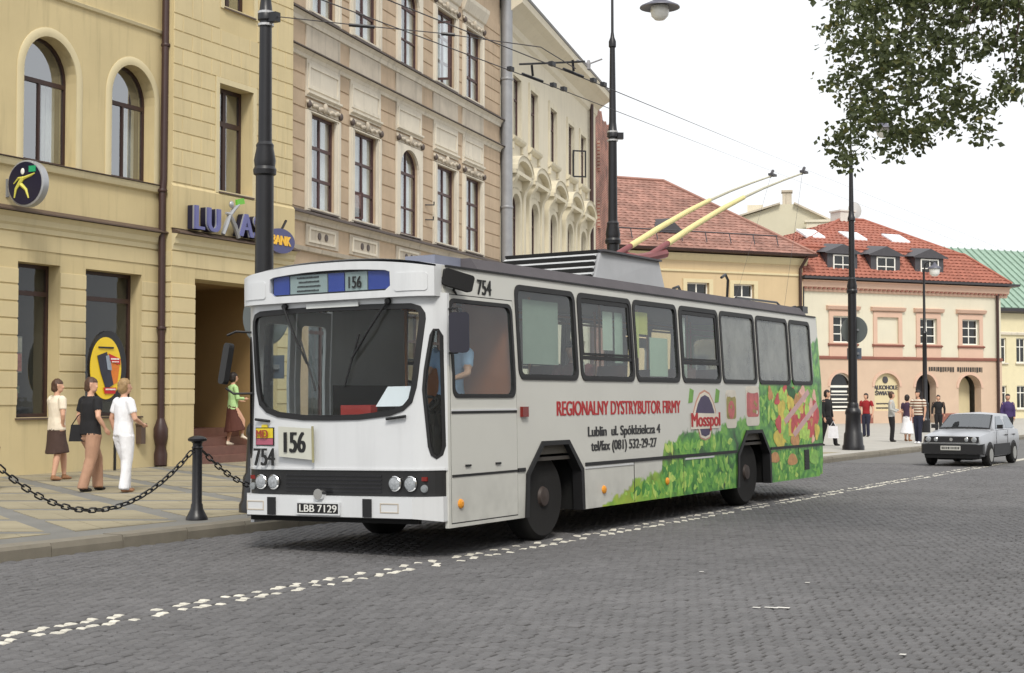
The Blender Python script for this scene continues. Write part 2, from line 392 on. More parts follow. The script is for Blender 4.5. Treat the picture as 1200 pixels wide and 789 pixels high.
# ------------------------------------------------------------------ buildings
TH = 29.79
def bld(name, label, p0, a_deg, cat='building', group=None):
    """root at the left foot of the facade; local x runs along it, local -y is out to the street, z up"""
    return thing(name, label, cat, (p0[0], p0[1], 0), R(90 - a_deg), group)
def window(par, outer, panes, depth, fm, gm, ft=0.06, name='window', back=0.9, roomm=None, curtain=False):
    fo = MB().plate(outer, panes, depth, depth + ft).build(name, fm, par)
    for p in panes:
        MB().plate(p, (), depth + ft * .35, depth + ft * .35 + .006).build('pane', gm, fo)
    return fo
def grid_panes(u0, u1, z0, z1, fw=0.06, cols=2, zcuts=(), bar=0.05):
    """rectangular lights; zcuts = heights of the transoms"""
    zs = [z0 + fw] + [c for c in zcuts] + [z1 - fw]; P = []
    for i in range(len(zs) - 1):
        a = zs[i] + (bar / 2 if i else 0); b = zs[i + 1] - (bar / 2 if i < len(zs) - 2 else 0)
        wd = (u1 - u0 - 2 * fw - bar * (cols - 1)) / cols
        for c in range(cols): P.append(rect(u0 + fw + c * (wd + bar), u0 + fw + c * (wd + bar) + wd, a, b))
    return P
def arch_panes(u0, u1, z0, zs, rise, fw=0.06, zt=None, split_top=False, low_cuts=()):
    """two lights below a transom at zt, a half-round light above"""
    zt = zs if zt is None else zt
    P = grid_panes(u0, u1, z0, zt + fw, fw, 2, low_cuts)
    c = (u0 + u1) / 2; a = (u1 - u0) / 2 - fw; rr = rise - fw; n = 12
    top = [(c + a * math.cos(math.pi * i / n), zs + rr * math.sin(math.pi * i / n)) for i in range(n + 1)]
    zb = zt + fw
    if split_top:
        P.append([(c + .02, zb), (c + a, zb)] + [q for q in top if q[0] > c + .021] + [(c + .02, zs + rr)])
        P.append([(c - a, zb), (c - .02, zb), (c - .02, zs + rr)] + [q for q in top if q[0] < c - .021])
    else: P.append([(c - a, zb), (c + a, zb)] + top)
    return P
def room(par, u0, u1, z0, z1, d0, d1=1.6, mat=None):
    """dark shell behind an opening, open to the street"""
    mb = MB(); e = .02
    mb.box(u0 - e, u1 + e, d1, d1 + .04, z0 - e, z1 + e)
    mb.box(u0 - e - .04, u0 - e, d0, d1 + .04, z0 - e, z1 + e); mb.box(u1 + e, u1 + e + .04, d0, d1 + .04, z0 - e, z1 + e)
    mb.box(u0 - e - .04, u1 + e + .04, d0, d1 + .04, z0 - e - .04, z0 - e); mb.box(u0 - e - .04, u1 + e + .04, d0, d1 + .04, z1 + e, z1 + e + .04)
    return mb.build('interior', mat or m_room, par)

# ---- yellow bank building (plain bay with arched windows, then a banded projecting bay)
A = bld('bank_building', 'yellow plaster bank building with arched upper windows and banded ground floor', (-22.2, 22.0), -4.264)
U0, U1 = -7.5, 2.12
ar1 = (-1.97, -0.53, 6.06, 7.75, 0.76); ar2 = (0.50, 1.86, 6.06, 7.72, 0.72); ar0 = (-4.45, -3.0, 6.06, 7.75, .76); arm = (-6.95, -5.5, 6.06, 7.75, .76)
arcs = [arm, ar0, ar1, ar2]
shops = [(-7.0, -5.4), (-4.55, -3.0), (-2.05, -0.92), (-0.20, 1.50)]
up = [arch(a[0], a[1], a[2], a[3], a[4]) for a in arcs]
sh = [rect(a, b, 1.20, 4.12) for a, b in shops]
MB().plate(rect(U0, U1, 0.06, 13.2), up + sh, 0.0, 0.42).build('wall', m_yel, A)
MB().plate(rect(U0, 7.1, 0.06, 13.2), (), 2.2, 2.3).build('inner_wall', m_room, A)
for a in arcs:
    f = window(A, arch(a[0] - .03, a[1] + .03, a[2], a[3], a[4] + .03), arch_panes(a[0] - .03, a[1] + .03, a[2], a[3], a[4] + .03, .085, a[3] - .12), 0.27, m_brown, m_gw, .09)
    # raised round-headed surround built as a ring
    n = 20; ring = MB(); prof = [(0.0, 0.0), (0.0, .02), (.05, .03), (.13, .03), (.17, .012), (.17, 0.0)]
    c = (a[0] + a[1]) / 2; ha = (a[1] - a[0]) / 2
    path = [(a[1], a[2])] + [(None, i) for i in range(n + 1)] + [(a[0], a[2])]
    secs = []
    for q in path:
        if q[0] is None:
            t = math.pi * q[1] / n; secs.append([(c + (ha + w_) * math.cos(t), -o_, a[3] + (a[4] + w_) * math.sin(t)) for w_, o_ in prof])
        else:
            s_ = 1 if q[0] > c else -1; secs.append([(q[0] + s_ * w_, -o_, q[1]) for w_, o_ in prof])
    vv = [p for s_ in secs for p in s_]; k = len(prof)
    ring.add(vv, [(i * k + j, i * k + j + 1, (i + 1) * k + j + 1, (i + 1) * k + j) for i in range(len(secs) - 1) for j in range(k - 1)] + [tuple(range(k)), tuple((len(secs) - 1) * k + j for j in range(k))])
    ring.build('surround', m_trimy, f, smooth=35)
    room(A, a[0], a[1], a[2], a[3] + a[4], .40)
    cu = MB()
    for s_, e_ in ((a[0] + .02, a[0] + .42), (a[1] - .42, a[1] - .02)): 
        for k_ in range(6): cu.box(s_ + k_ * .065, s_ + k_ * .065 + .06, .50 + .02 * (k_ % 2), .52 + .02 * (k_ % 2), a[2], a[3])
    cu.build('curtain', m_curtain, f)
for k, (a, b) in enumerate(shops):
    zt = 3.56
    f = window(A, rect(a, b, 1.2, 4.12), [rect(a + .07, b - .07, 1.27, zt - .04), rect(a + .07, b - .07, zt + .05, 4.05)], .29, m_brown, m_gs, .08)
    MB().mould(a - .03, b + .03, [(-.28, 1.16), (.05, 1.16), (.05, 1.19), (-.28, 1.205)]).build('sill', m_ledge, f)
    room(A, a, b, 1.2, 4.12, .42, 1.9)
# shop window displays
pst = MB().box(-1.98, -1.28, .60, .62, 2.05, 2.75).box(-1.95, -1.31, .58, .60, 2.45, 2.72, 1).box(-1.95, -1.31, .58, .60, 2.08, 2.42, 2)
pst.build('poster', [M('poster_grey', S(150, 150, 148), .6), M('poster_pale', S(190, 188, 182), .6, .2, 8), M('poster_pink', S(190, 120, 115), .6, .5, 9)], A)
dsp = MB()
for k in range(9): dsp.box(-1.98 + .09 * k % .7, -1.9 + .09 * k % .7, .62 + .05 * (k % 3), .8 + .05 * (k % 3), 1.3 + .12 * (k % 4), 1.44 + .12 * (k % 4), k % 3)
dsp.build('display', [M('goods_red', S(150, 80, 50), .6, .3, 9), M('goods_green', S(110, 125, 95), .6, .3, 9), M('goods_pale', S(175, 170, 160), .6, .3, 9)], A)
# ledges of the plain bay
MB().mould(U0, U1 - .02, [(0, 5.86), (.07, 5.89), (.09, 5.95), (.10, 6.02), (0.0, 6.045)]).build('sill_band', m_trimy, A)
MB().mould(U0, U1 - .02, [(-.02, 6.046), (.13, 6.030), (.13, 6.045), (-.02, 6.075)]).build('ledge', m_ledge, A)
MB().mould(U0, U1 - .02, [(0, 9.26), (.05, 9.28), (.07, 9.34), (0, 9.37)]).build('string_course', m_trimy, A)
def cornice_low(u0, u1, o):
    MB().mould(u0, u1, [(o, 4.68), (o + .03, 4.69), (o + .04, 4.78), (o + .08, 4.83), (o + .09, 4.93), (o + .16, 5.02), (o, 5.04)]).build('cornice', m_trimy, A)
    MB().mould(u0, u1, [(o, 5.041), (o + .22, 5.03), (o + .22, 5.055), (o, 5.15)]).build('ledge', m_ledge, A)
cornice_low(U0, U1 - .02, 0); cornice_low(2.09, 6.62, .3)
# banding of the ground floor
gz = [4.675, 4.335] + [4.335 - .3235 * k for k in range(1, 10)] + [.95]
gz = [4.675, 4.34, 4.00, 3.69, 3.37, 3.05, 2.73, 2.40, 2.07, 1.75, 1.42]
def band(par, segs, o, zs):
    for k in range(len(zs) - 1):
        z1, z0 = zs[k], zs[k + 1]
        for (a, b, lo, hi) in segs:
            if z1 > hi + .01 or z0 < lo - .01: continue
            zz1, zz0 = min(z1, hi), max(z0, lo)
            mb = MB(); g_ = .014
            mb.add([(a, -o, zz0 + g_), (b, -o, zz0 + g_), (b, -o, zz1 - g_), (a, -o, zz1 - g_), (a, -o - .018, zz0 + g_ + .006), (b, -o - .018, zz0 + g_ + .006), (b, -o - .018, zz1 - g_ - .006), (a, -o - .018, zz1 - g_ - .006)],
                   [(0, 1, 2, 3), (4, 5, 6, 7), (0, 1, 5, 4), (1, 2, 6, 5), (2, 3, 7, 6), (3, 0, 4, 7)])
            mb.build('course', m_yel2, par)
edges = [U0] + [q for s_ in shops for q in s_] + [U1 - .02]
segs = [(edges[i], edges[i + 1], 1.42, 4.12) for i in range(0, len(edges), 2)] + [(U0, U1 - .02, 4.12, 4.68)]
band(A, segs, 0, gz)
# ---- projecting bay
OB = .30
dr_ = rect(2.89, 6.0, 0.05, 4.13)
bw1 = rect(3.69, 4.97, 6.14, 8.52); bw2 = rect(3.84, 4.99, 10.27, 12.6)
MB().plate([(2.09, .06), (2.89, .06), (2.89, 4.13), (6.0, 4.13), (6.0, .06), (6.60, .06), (6.60, 13.2), (2.09, 13.2)], [bw1, bw2], -OB, .42).build('wall', m_yel, A)
band(A, [(2.09, 2.89, 1.42, 4.13), (6.0, 6.6, 1.42, 4.13), (2.09, 6.6, 4.13, 4.68)], OB, gz)
# side of the bay, banded too
for k in range(len(gz) - 1):
    MB().box(2.068, 2.092, -OB + .005, -.01, gz[k + 1] + .014, gz[k] - .014).build('course', m_yel2, A)
MB().mould(2.05, 6.64, [(OB, 5.15), (OB + .045, 5.15), (OB + .045, 6.04), (OB, 6.10)]).build('apron', m_yel, A)
# ashlar blocks
bz = [6.12 + .3605 * k for k in range(0, 11)] + [10.45, 10.81, 11.2]
for k in range(len(bz) - 1):
    z0, z1 = bz[k], bz[k + 1]
    js = [2.09, 2.40, 3.40, 3.73, 4.83, 5.16, 6.26, 6.60] if k % 2 else [2.09, 2.72, 3.05, 4.15, 4.50, 5.60, 5.93, 6.60]
    for i in range(len(js) - 1):
        a, b = js[i], js[i + 1]
        pieces = [(a, b)]
        for (wu0, wu1, wz0, wz1) in ((3.56, 5.10, 6.05, 8.66), (3.70, 5.12, 10.06, 12.7)):
            if z1 > wz0 + .02 and z0 < wz1 - .02:
                np_ = []
                for (p, q) in pieces:
                    if q <= wu0 or p >= wu1: np_.append((p, q)); continue
                    if p < wu0 - .05: np_.append((p, wu0))
                    if q > wu1 + .05: np_.append((wu1, q))
                pieces = np_
        for p, q in pieces:
            if q - p < .04: continue
            gp = .011; o1 = OB + .014
            mb = MB().add([(p + gp, -OB, z0 + gp), (q - gp, -OB, z0 + gp), (q - gp, -OB, z1 - gp), (p + gp, -OB, z1 - gp), (p + gp + .006, -o1, z0 + gp + .006), (q - gp - .006, -o1, z0 + gp + .006), (q - gp - .006, -o1, z1 - gp - .006), (p + gp + .006, -o1, z1 - gp - .006)],
                          [(0, 1, 2, 3), (4, 5, 6, 7), (0, 1, 5, 4), (1, 2, 6, 5), (2, 3, 7, 6), (3, 0, 4, 7)])
            mb.build('ashlar_block', m_yel2, A)
for (a, b, z0, z1, zt) in ((3.69, 4.97, 6.14, 8.52, 7.72), (3.84, 4.99, 10.27, 12.6, 11.8)):
    f = window(A, rect(a, b, z0, z1), grid_panes(a, b, z0, z1, .085, 2, (zt,), .11), .02, m_brown, m_gw, .09)
    MB().plate(rect(a - .12, b + .12, z0 - .06, z1 + .13), [rect(a, b, z0 + .002, z1)], -OB - .03, -OB + .01).build('surround', m_trimy, f)
    MB().mould(a - .02, b + .02, [(-.1, z0 - .05), (OB + .06, z0 - .06), (OB + .06, z0 - .03), (-.1, z0 + .02)]).build('sill', m_ledge, f)
    room(A, a, b, z0, z1, .40)
# entrance recess: side wall, ceiling with a lamp, back wall, steps
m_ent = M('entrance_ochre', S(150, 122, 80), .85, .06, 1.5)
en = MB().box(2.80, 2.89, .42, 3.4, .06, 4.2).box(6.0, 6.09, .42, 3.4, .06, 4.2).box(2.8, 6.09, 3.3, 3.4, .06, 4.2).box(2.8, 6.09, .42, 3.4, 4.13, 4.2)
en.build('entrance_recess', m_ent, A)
MB().box(2.9, 3.0, .36, .50, .9, 4.1).build('door_frame', m_black, A)
MB().lathe([(.0, 4.07), (.16, 4.07), (.18, 4.10), (.18, 4.13)], (3.75, 1.0, 0)).build('ceiling_lamp', M('lamp_glass', S(240, 235, 220), .3), A)
m_step = M('red_granite_step', S(112, 78, 68), .6, .15, 6, .1)
for k in range(4):
    MB().box(2.90, 5.99, -.25 + .33 * k, 3.29, .10 + .19 * k, .10 + .19 * (k + 1)).build('step', m_step, A)
# roof and cornice above the picture
MB().mould(U0, 7.0, [(0, 13.2), (.35, 13.2), (.55, 13.5), (-8, 17), (-8, 13.2)]).build('roof', M('dark_roof_tile', S(120, 70, 55), .8), A)
# downpipe in the corner
dp = MB().tube([(2.00, -.13, .45), (1.98, -.13, 5.9), (2.02, -.13, 6.2), (2.06, -.13, 13.0)], .075, 10)
dp.lathe([(.075, 0), (.13, .02), (.14, .25), (.10, .42), (.12, .46), (.15, .62), (.15, .78), (.10, .92), (.075, 1.0)], (2.0, -.13, .14), 14)
dp.lathe([(.095, 0), (.105, .03), (.095, .06)], (1.98, -.13, 5.9), 14).lathe([(.095, 0), (.105, .03), (.095, .06)], (1.99, -.13, 3.0), 14).lathe([(.095, 0), (.105, .03), (.095, .06)], (2.05, -.13, 9.0), 14)
dp.build('downpipe', m_pipe, A, smooth=40)
# lettering over the door: LUKAS with a figure for the K, and the BANK oval
m_bl = M('sign_blue', S(70, 72, 120), .35); m_blf = M('sign_face_blue', S(96, 98, 150), .35); m_bld = M('sign_navy', S(22, 22, 50), .4); m_sil = M('sign_silver', S(170, 172, 176), .35, metal=.4); m_yl = M('sign_yellow', S(240, 190, 60), .4); m_gr = M('sign_green', S(110, 190, 60), .4)
sg = thing('bank_sign', 'blue raised LUKAS BANK letters with running figure over the bank entrance', 'sign', (0, 0, 0)); sg.matrix_world = A.matrix_basis.copy()
for ch, u in (('L', 2.50), ('U', 2.95), ('A', 4.16), ('S', 4.70)):
    text('letter_face', ch, m_blf, sg, (u, -OB - .26, 5.16), .74, sx=.95, bold=.025, ext=.02)
    text('letter_outline', ch, m_sil, sg, (u - .005, -OB - .235, 5.16), .74, sx=.95, bold=.05, ext=.012)
    text('letter_body', ch, m_bld, sg, (u, -OB - .15, 5.16), .74, sx=.95, bold=.04, ext=.07)
fig = MB()
def limb(mb, pts, r, y): mb.tube([(a, y, b) for a, b in pts], r, 6)
limb(fig, [(3.58, 5.14), (3.71, 5.38), (3.82, 5.60)], [.05, .06, .05], -OB - .22); limb(fig, [(4.16, 5.12), (4.02, 5.36), (3.82, 5.60)], [.05, .06, .05], -OB - .22)
limb(fig, [(3.68, 5.62), (3.84, 5.60), (3.96, 5.72), (4.16, 5.86)], [.03, .05, .05, .03], -OB - .22); fig.ell((3.88, -OB - .22, 5.83), (.07, .05, .08))
fig.build('figure', m_sil, sg, smooth=50)
MB().plate([(4.08, 5.84), (4.36, 5.90), (4.32, 6.02), (4.06, 5.96)], (), -OB - .24, -OB - .19).build('flag', m_gr, sg)
MB().plate(ellip(5.80, 5.20, .56, .29), (), -OB - .24, -OB - .10).build('oval_panel', m_bl, sg)
text('letter_face', 'BANK', m_yl, sg, (5.38, -OB - .25, 5.10), .32, sx=.92, bold=.015, ext=.01)
MB().box(5.70, 5.73, -OB - .1, -OB, 5.3, 5.36).box(6.3, 6.33, -OB - .1, -OB, 5.3, 5.36).tube([(5.86, -OB - .2, 5.47), (6.02, -OB - .22, 5.70)], .03, 6).build('bracket', m_black, sg)
for u in (2.7, 3.2, 4.4, 4.9): MB().box(u, u + .03, -OB - .1, -OB + .01, 5.25, 5.28).build('bracket', m_black, sg)
# round projecting sign
ps = thing('round_sign', 'dark round light-box sign with yellow running figure on a wall bracket', 'sign', (0, 0, 0)); ps.matrix_world = A.matrix_basis.copy()
cu_, cz_, oo = -2.36, 5.50, .52
disc = MB().lathe([(0, -.085), (.40, -.085), (.43, -.07), (.43, .07), (.40, .085), (0, .085)], (0, 0, 0), 36, ax='x')
dd = disc.build('light_box', m_sil, ps, smooth=30); dd.location = (cu_, -oo, cz_)
fc = MB().lathe([(0, -.093), (.395, -.093), (.395, -.08), (0, -.08)], (0, 0, 0), 36, ax='x').build('face', m_bld, ps); fc.location = (cu_, -oo, cz_)
fg = MB()
def limb2(pts, r): fg.tube([(cu_ - .098, -oo + a, cz_ + b) for a, b in pts], r, 6)
limb2([(.24, -.26), (.20, -.10), (.10, .02), (.02, .10)], [.014, .03, .04, .04]); limb2([(-.10, -.28), (-.04, -.12), (.08, -.02)], [.014, .03, .04]); limb2([(.26, .00), (.14, .10), (.02, .09), (-.16, .14), (-.24, .17)], [.01, .022, .034, .022, .01])
fg.build('figure', M('sign_lime', S(214, 208, 96), .4), ps, smooth=50)
MB().ell((cu_ - .098, -oo + .05, cz_ + .22), (.015, .045, .06)).build('figure_head', M('sign_white', S(235, 235, 230), .4), ps)
MB().box(cu_ - .105, cu_ - .094, -oo - .26, -oo - .10, cz_ + .20, cz_ + .31).build('flag', M('sign_teal', S(40, 160, 110), .4), ps)
MB().box(cu_ - .02, cu_ + .02, -oo + .4, .0, cz_ - .02, cz_ + .02).box(cu_ - .03, cu_ + .03, -.03, 0, cz_ - .22, cz_ + .12).box(cu_ - .01, cu_ + .01, -.10, -.03, cz_ - .2, cz_ + .1).build('bracket', m_zinc, ps)
# oval advertising board in front of the second shop window
ad = thing('advert_board', 'yellow oval advertising board with dark rim in front of the shop window', 'sign', (0, 0, 0)); ad.matrix_world = A.matrix_basis.copy()
ac, az, aa, ab = -.10, 2.17, .54, .70
MB().plate(ellip(ac + .05, az + .02, aa, ab, 36), (), -.46, -.40).build('rim', m_black, ad)
MB().plate(ellip(ac - .03, az - .02, aa - .09, ab - .09, 36), (), -.475, -.461).build('face', M('advert_yellow', S(235, 200, 40), .4, .05), ad)
MB().plate([(ac + .02, az - .40), (ac + .30, az - .30), (ac + .36, az + .02), (ac + .12, az + .16), (ac - .05, az - .1)], (), -.482, -.476).build('orange_print', M('advert_orange', S(215, 120, 40), .5, .2, 6), ad)
MB().plate([(ac - .30, az + .22), (ac - .02, az + .30), (ac + .18, az - .34), (ac - .04, az - .44), (ac - .2, az - .1)], (), -.489, -.483).build('phone_print', M('advert_dark', S(40, 40, 55), .4, .3, 8), ad)
MB().plate([(ac + .02, az + .27), (ac + .37, az + .17), (ac + .37, az + .05), (ac + .06, az + .12)], (), -.496, -.490).build('red_print', M('advert_red', S(190, 35, 35), .5), ad)
MB().plate([(ac - .12, az - .40), (ac + .26, az - .40), (ac + .22, az - .52), (ac - .08, az - .52)], (), -.496, -.490).build('red_print', MATS['advert_red'], ad)
MB().plate([(ac - .06, az + .22), (ac + .06, az + .24), (ac + .12, az - .06), (ac + .0, az - .05)], (), -.496, -.490).build('screen_print', M('advert_grey', S(140, 150, 165), .4, .2, 9), ad)
prl = random.Random(4)
for (pa_, pb_, pz, ph, pm) in ((ac - .26, ac + .16, az + .37, .03, 'advert_dark'), (ac + .09, ac + .33, az + .15, .03, 'sign_white'), (ac + .12, ac + .30, az + .10, .02, 'sign_white'), (ac - .06, ac + .2, az - .45, .03, 'sign_white')):
    x = pa_; mb = MB()
    while x < pb_: q = prl.uniform(.01, .03); mb.box(x, x + q, -.502, -.4965 if pm == 'sign_white' else -.4755, pz, pz + ph); x += q + .012
    tag(mb.build('illegible_line', MATS[pm], ad), None, None, None, 'stuff')
MB().box(ac - .25, ac - .21, -.44, -.40, .13, az - .3).box(ac + .3, ac + .34, -.44, -.40, .13, az - .3).build('legs', m_black, ad)
# small dark wall box beside the downpipe
wb = MB().box(1.36, 1.50, -.14, -.0, .62, 1.0).box(1.34, 1.52, -.16, -.002, 1.0, 1.04)
o = wb.build('wall_box', m_ledge); o.matrix_world = A.matrix_basis.copy(); tag(o, 'small brown service box on the yellow wall by the downpipe', 'box')
# ---- orange plaster house with stone window surrounds
def net_curtain(par, a, b, z0, z1, d, seed):  # pale curtains added behind the glass to whiten the panes
    q = random.Random(seed); n = int((b - a) / .05); gap = q.choice((0, 0, .12, .3)); mb = MB()
    for i in range(n):
        u = a + (b - a) * i / n; v = a + (b - a) * (i + 1) / n
        if abs((u + v) / 2 - (a + b) / 2) < gap / 2: continue
        d0, d1 = d + .022 * math.sin(i * 1.9 + seed), d + .022 * math.sin((i + 1) * 1.9 + seed)
        mb.add([(u, d0, z0), (v, d1, z0), (v, d1, z1), (u, d0, z1)], [(0, 1, 2, 3)])
    mb.build('curtain', m_curtain, par, recalc=False)
O_ = bld('orange_house', 'peeling orange plaster townhouse with stone window surrounds and ledges', (-22.73, 29.06), -11.80)
OL = 15.75
cols = [(.62, 2.63), (3.24, 5.32), (6.43, 8.42), (9.36, 11.52), (11.95, 13.99)]
LZ0, LZ1, HZ0, HZ1 = 6.22, 8.62, 11.12, 13.42
op = []; info = []
for k, (s0, s1) in enumerate(cols):
    a, b = s0 + .27, s1 - .27
    for fl, (z0, z1) in enumerate(((LZ0, LZ1), (HZ0, HZ1))):
        if k == 2: op.append(arch(a, b, z0, z1 - .55, .62)); info.append((k, fl, a, b, z0, z1, True))
        else: op.append(rect(a, b, z0, z1)); info.append((k, fl, a, b, z0, z1, False))
gfl = [rect(.9, 3.2, .9, 4.0), rect(4.2, 6.4, .9, 4.0), rect(7.2, 8.6, .13, 4.0), rect(9.4, 11.6, .9, 4.0), rect(12.4, 14.6, .9, 4.0)]
MB().plate(rect(-.55, OL, .06, 16.6), op + gfl, 0, .45).build('wall', m_or, O_)
MB().plate(rect(-.55, OL, .06, 16.6), (), 2.4, 2.5).build('inner_wall', m_room, O_)
m_red = M('red_brown_frame', S(70, 44, 44), .5, .15, 6)
for g_ in gfl:
    a, b, z0, z1 = g_[0][0], g_[1][0], g_[0][1], g_[2][1]
    window(O_, g_, grid_panes(a, b, z0, z1, .08, 2, (3.2,), .08), .2, m_red, m_gs, .08); room(O_, a, b, z0, z1, .44, 1.8)
for (k, fl, a, b, z0, z1, ar) in info:
    zt = z0 + (z1 - z0) * .66; zb = z0 + (z1 - z0) * .33
    if ar:
        zs = z1 - .55
        f = window(O_, arch(a - .03, b + .03, z0, zs, .65), arch_panes(a - .03, b + .03, z0, zs, .65, .075, zs - .10, True, (zb,)), .07, m_red, m_gw, .08)
        hole = arch(a, b, z0 - .002, zs, .62, 14)
        outer = [(a - .27, z0 - .05), (b + .27, z0 - .05), (b + .27, z1 + .18), (a - .27, z1 + .18)]
        hole2 = [(p[0], max(p[1], z0 + .001)) for p in hole]
        MB().plate(outer, [hole2], -.07, .01).build('surround', m_stone, f)
    else:
        f = window(O_, rect(a, b, z0, z1), grid_panes(a, b, z0, z1, .075, 2, (zb, zt), .075), .07, m_red, m_gw, .08)
        MB().plate([(a - .27, z0 - .05), (b + .27, z0 - .05), (b + .27, z1 + .04), (a - .27, z1 + .04)], [rect(a, b, z0 + .001, z1)], -.07, .01).build('surround', m_stone, f)
        MB().plate(rect(a - .20, b + .20, z0 + .0, z1 + .02), [rect(a - .10, b + .10, z0 + .04, z1 - .0)], -.09, -.069).build('moulding', m_stone, f)
    MB().mould(a - .05, b + .05, [(-.2, z0 - .03), (.11, z0 - .05), (.11, z0 - .02), (-.2, z0 + .02)]).build('sill', m_lead, f)
    room(O_, a, b, z0, z1 + .08, .44)
    net_curtain(f, a, b, z0, z1 - (.25 if ar else 0), .19, k * 2 + fl)
    # festoon ornament over each window, with two knobs on its ends
    zo = z1 + (.18 if ar else .05)
    orn = MB(); c = (a + b) / 2; hw = (b - a) / 2 + .2
    for q in range(13):
        t = -1 + 2 * q / 12; orn.ell((c + t * hw, -.07, zo + .17 - .08 * (1 - t * t) + .03 * (q % 2)), (.10, .045, .055), 0, 7, 5)
    orn.ell((c, -.09, zo + .17), (.09, .07, .13), 0, 8, 6); orn.ell((c - hw, -.09, zo + .12), (.07, .07, .10), 1, 8, 6); orn.ell((c + hw, -.09, zo + .12), (.07, .07, .10), 1, 8, 6)
    orn.plate(rect(c - hw, c + hw, zo + .02, zo + .26), (), -.05, .0)
    orn.build('ornament', [m_stoned, m_lead], f, smooth=60)
    # stone panel between ornament and the course above
    if fl == 0:
        MB().plate(rect(a - .25, b + .25, zo + .32, 9.92), (), -.045, .01).build('panel', m_stone, f)
        MB().plate(rect(a - .17, b + .17, 9.2, 9.82), [rect(a - .08, b + .08, 9.29, 9.73)], -.07, -.044).build('panel_frame', m_stone, f)
        MB().mould(a - .25, b + .25, [(.045, zo + .36), (.12, zo + .40), (.12, zo + .45), (.045, zo + .47)]).build('hood', m_stone, f)
    else:
        MB().mould(a - .32, b + .32, [(.0, 13.85), (.10, 13.9), (.22, 14.2), (.24, 14.32), (0, 14.36)]).build('hood', m_stone, f)
        MB().plate(rect(a - .25, b + .25, zo + .25, 13.86), (), -.045, .01).build('panel', m_stone, f)
# one casement stands open, and one vent
cs = MB().plate(rect(0, .62, 11.2, 13.0), [rect(.07, .55, 11.27, 12.93)], -.02, .02).build('casement', m_red, O_)
cs.location = (9.72, .22, 0); cs.rotation_euler = (0, 0, R(-78))
MB().plate(rect(.07, .55, 11.27, 12.93), (), -.004, .004).build('pane', m_gw, cs)
cs2 = MB().plate(rect(0, .45, 6.30, 7.0), [rect(.05, .40, 6.35, 6.95)], -.02, .02).build('casement', m_red, O_); cs2.location = (3.58, .2, 0); cs2.rotation_euler = (0, 0, R(-50))
MB().plate(rect(.05, .40, 6.35, 6.95), (), -.004, .004).build('pane', m_gw, cs2)
# banded piers
piers = [(-.5, .60), (2.65, 3.22), (5.34, 6.41), (8.44, 9.34), (11.54, 11.93), (14.01, OL - .02)]
def pier_blocks(z0, z1, h):
    n = max(1, round((z1 - z0) / h)); hh = (z1 - z0) / n
    for a, b in piers:
        for k in range(n):
            za, zb_ = z0 + k * hh + .012, z0 + (k + 1) * hh - .012
            MB().add([(a, 0, za), (b, 0, za), (b, 0, zb_), (a, 0, zb_), (a + .012, -.025, za + .012), (b - .012, -.025, za + .012), (b - .012, -.025, zb_ - .012), (a + .012, -.025, zb_ - .012)],
                     [(0, 1, 2, 3), (4, 5, 6, 7), (0, 1, 5, 4), (1, 2, 6, 5), (2, 3, 7, 6), (3, 0, 4, 7)]).build('plaster_block', m_or, O_)
pier_blocks(6.20, 9.90, .41); pier_blocks(11.12, 14.3, .40)
for nm, prof, mt in (('ledge', [(0, 6.07), (.20, 6.05), (.20, 6.10), (0, 6.18)], m_lead), ('sill_moulding', [(0, 5.86), (.06, 5.88), (.08, 5.98), (.15, 6.049), (0, 6.069)], m_stoned),
                     ('string_course', [(0, 9.90), (.05, 9.92), (.07, 10.0), (.16, 10.08), (0, 10.10)], m_stone), ('ledge', [(0, 10.101), (.22, 10.085), (.22, 10.11), (0, 10.18)], m_lead),
                     ('sill_moulding', [(0, 10.76), (.05, 10.78), (.07, 10.88), (.15, 10.98), (0, 11.0)], m_stone), ('ledge', [(0, 11.001), (.21, 10.985), (.21, 11.02), (0, 11.09)], m_lead),
                     ('string_course', [(0, 5.14), (.08, 5.16), (.10, 5.26), (0, 5.28)], m_stoned), ('cornice', [(0, 15.4), (.15, 15.5), (.35, 15.8), (.6, 16.0), (.65, 16.2), (0, 16.3)], m_stone)):
    MB().mould(-.5, OL, prof).build(nm, mt, O_)
for k, (s0, s1) in enumerate(cols):
    MB().plate(rect(s0, s1, 10.20, 10.75), (), -.035, .01).build('apron_panel', m_stoned, O_)
    f = MB().plate(rect(s0 + .05, s1 - .05, 5.32, 5.84), (), -.03, .01).build('apron_panel', m_stoned, O_)
    MB().plate(rect(s0 + .2, s1 - .25, 5.40, 5.78), [rect(s0 + .28, s1 - .33, 5.46, 5.72)], -.055, -.029).build('panel_frame', m_stone, f)
    vn = MB()
    for q in (-.2, .2): vn.lathe([(0, -.05), (.09, -.05), (.09, -.028), (0, -.028)], ((s0 + s1) / 2 + q, 0, 5.59), 10, ax='y')
    vn.build('vent', m_lead, f)
hk = MB().tube([(8.7, -.05, 7.26), (9.1, -.16, 7.30), (9.1, -.16, 7.40)], .02, 6).tube([(8.7, -.05, 6.82), (9.05, -.16, 6.85), (9.05, -.16, 6.95)], .02, 6)
hk.build('hook', m_black, O_)
MB().mould(-.5, OL, [(0.6, 16.31), (-9, 20), (-9, 16.31)]).build('roof', MATS['dark_roof_tile'], O_)
pp = MB().tube([(OL + .18, -.2, .2), (OL + .18, -.2, 16.2)], .20, 12).lathe([(.22, 0), (.235, .04), (.22, .08)], (OL + .18, -.2, 8.0), 12).lathe([(.22, 0), (.235, .04), (.22, .08)], (OL + .18, -.2, 12.4), 12)
pp.build('downpipe', m_zinc, O_, smooth=40)

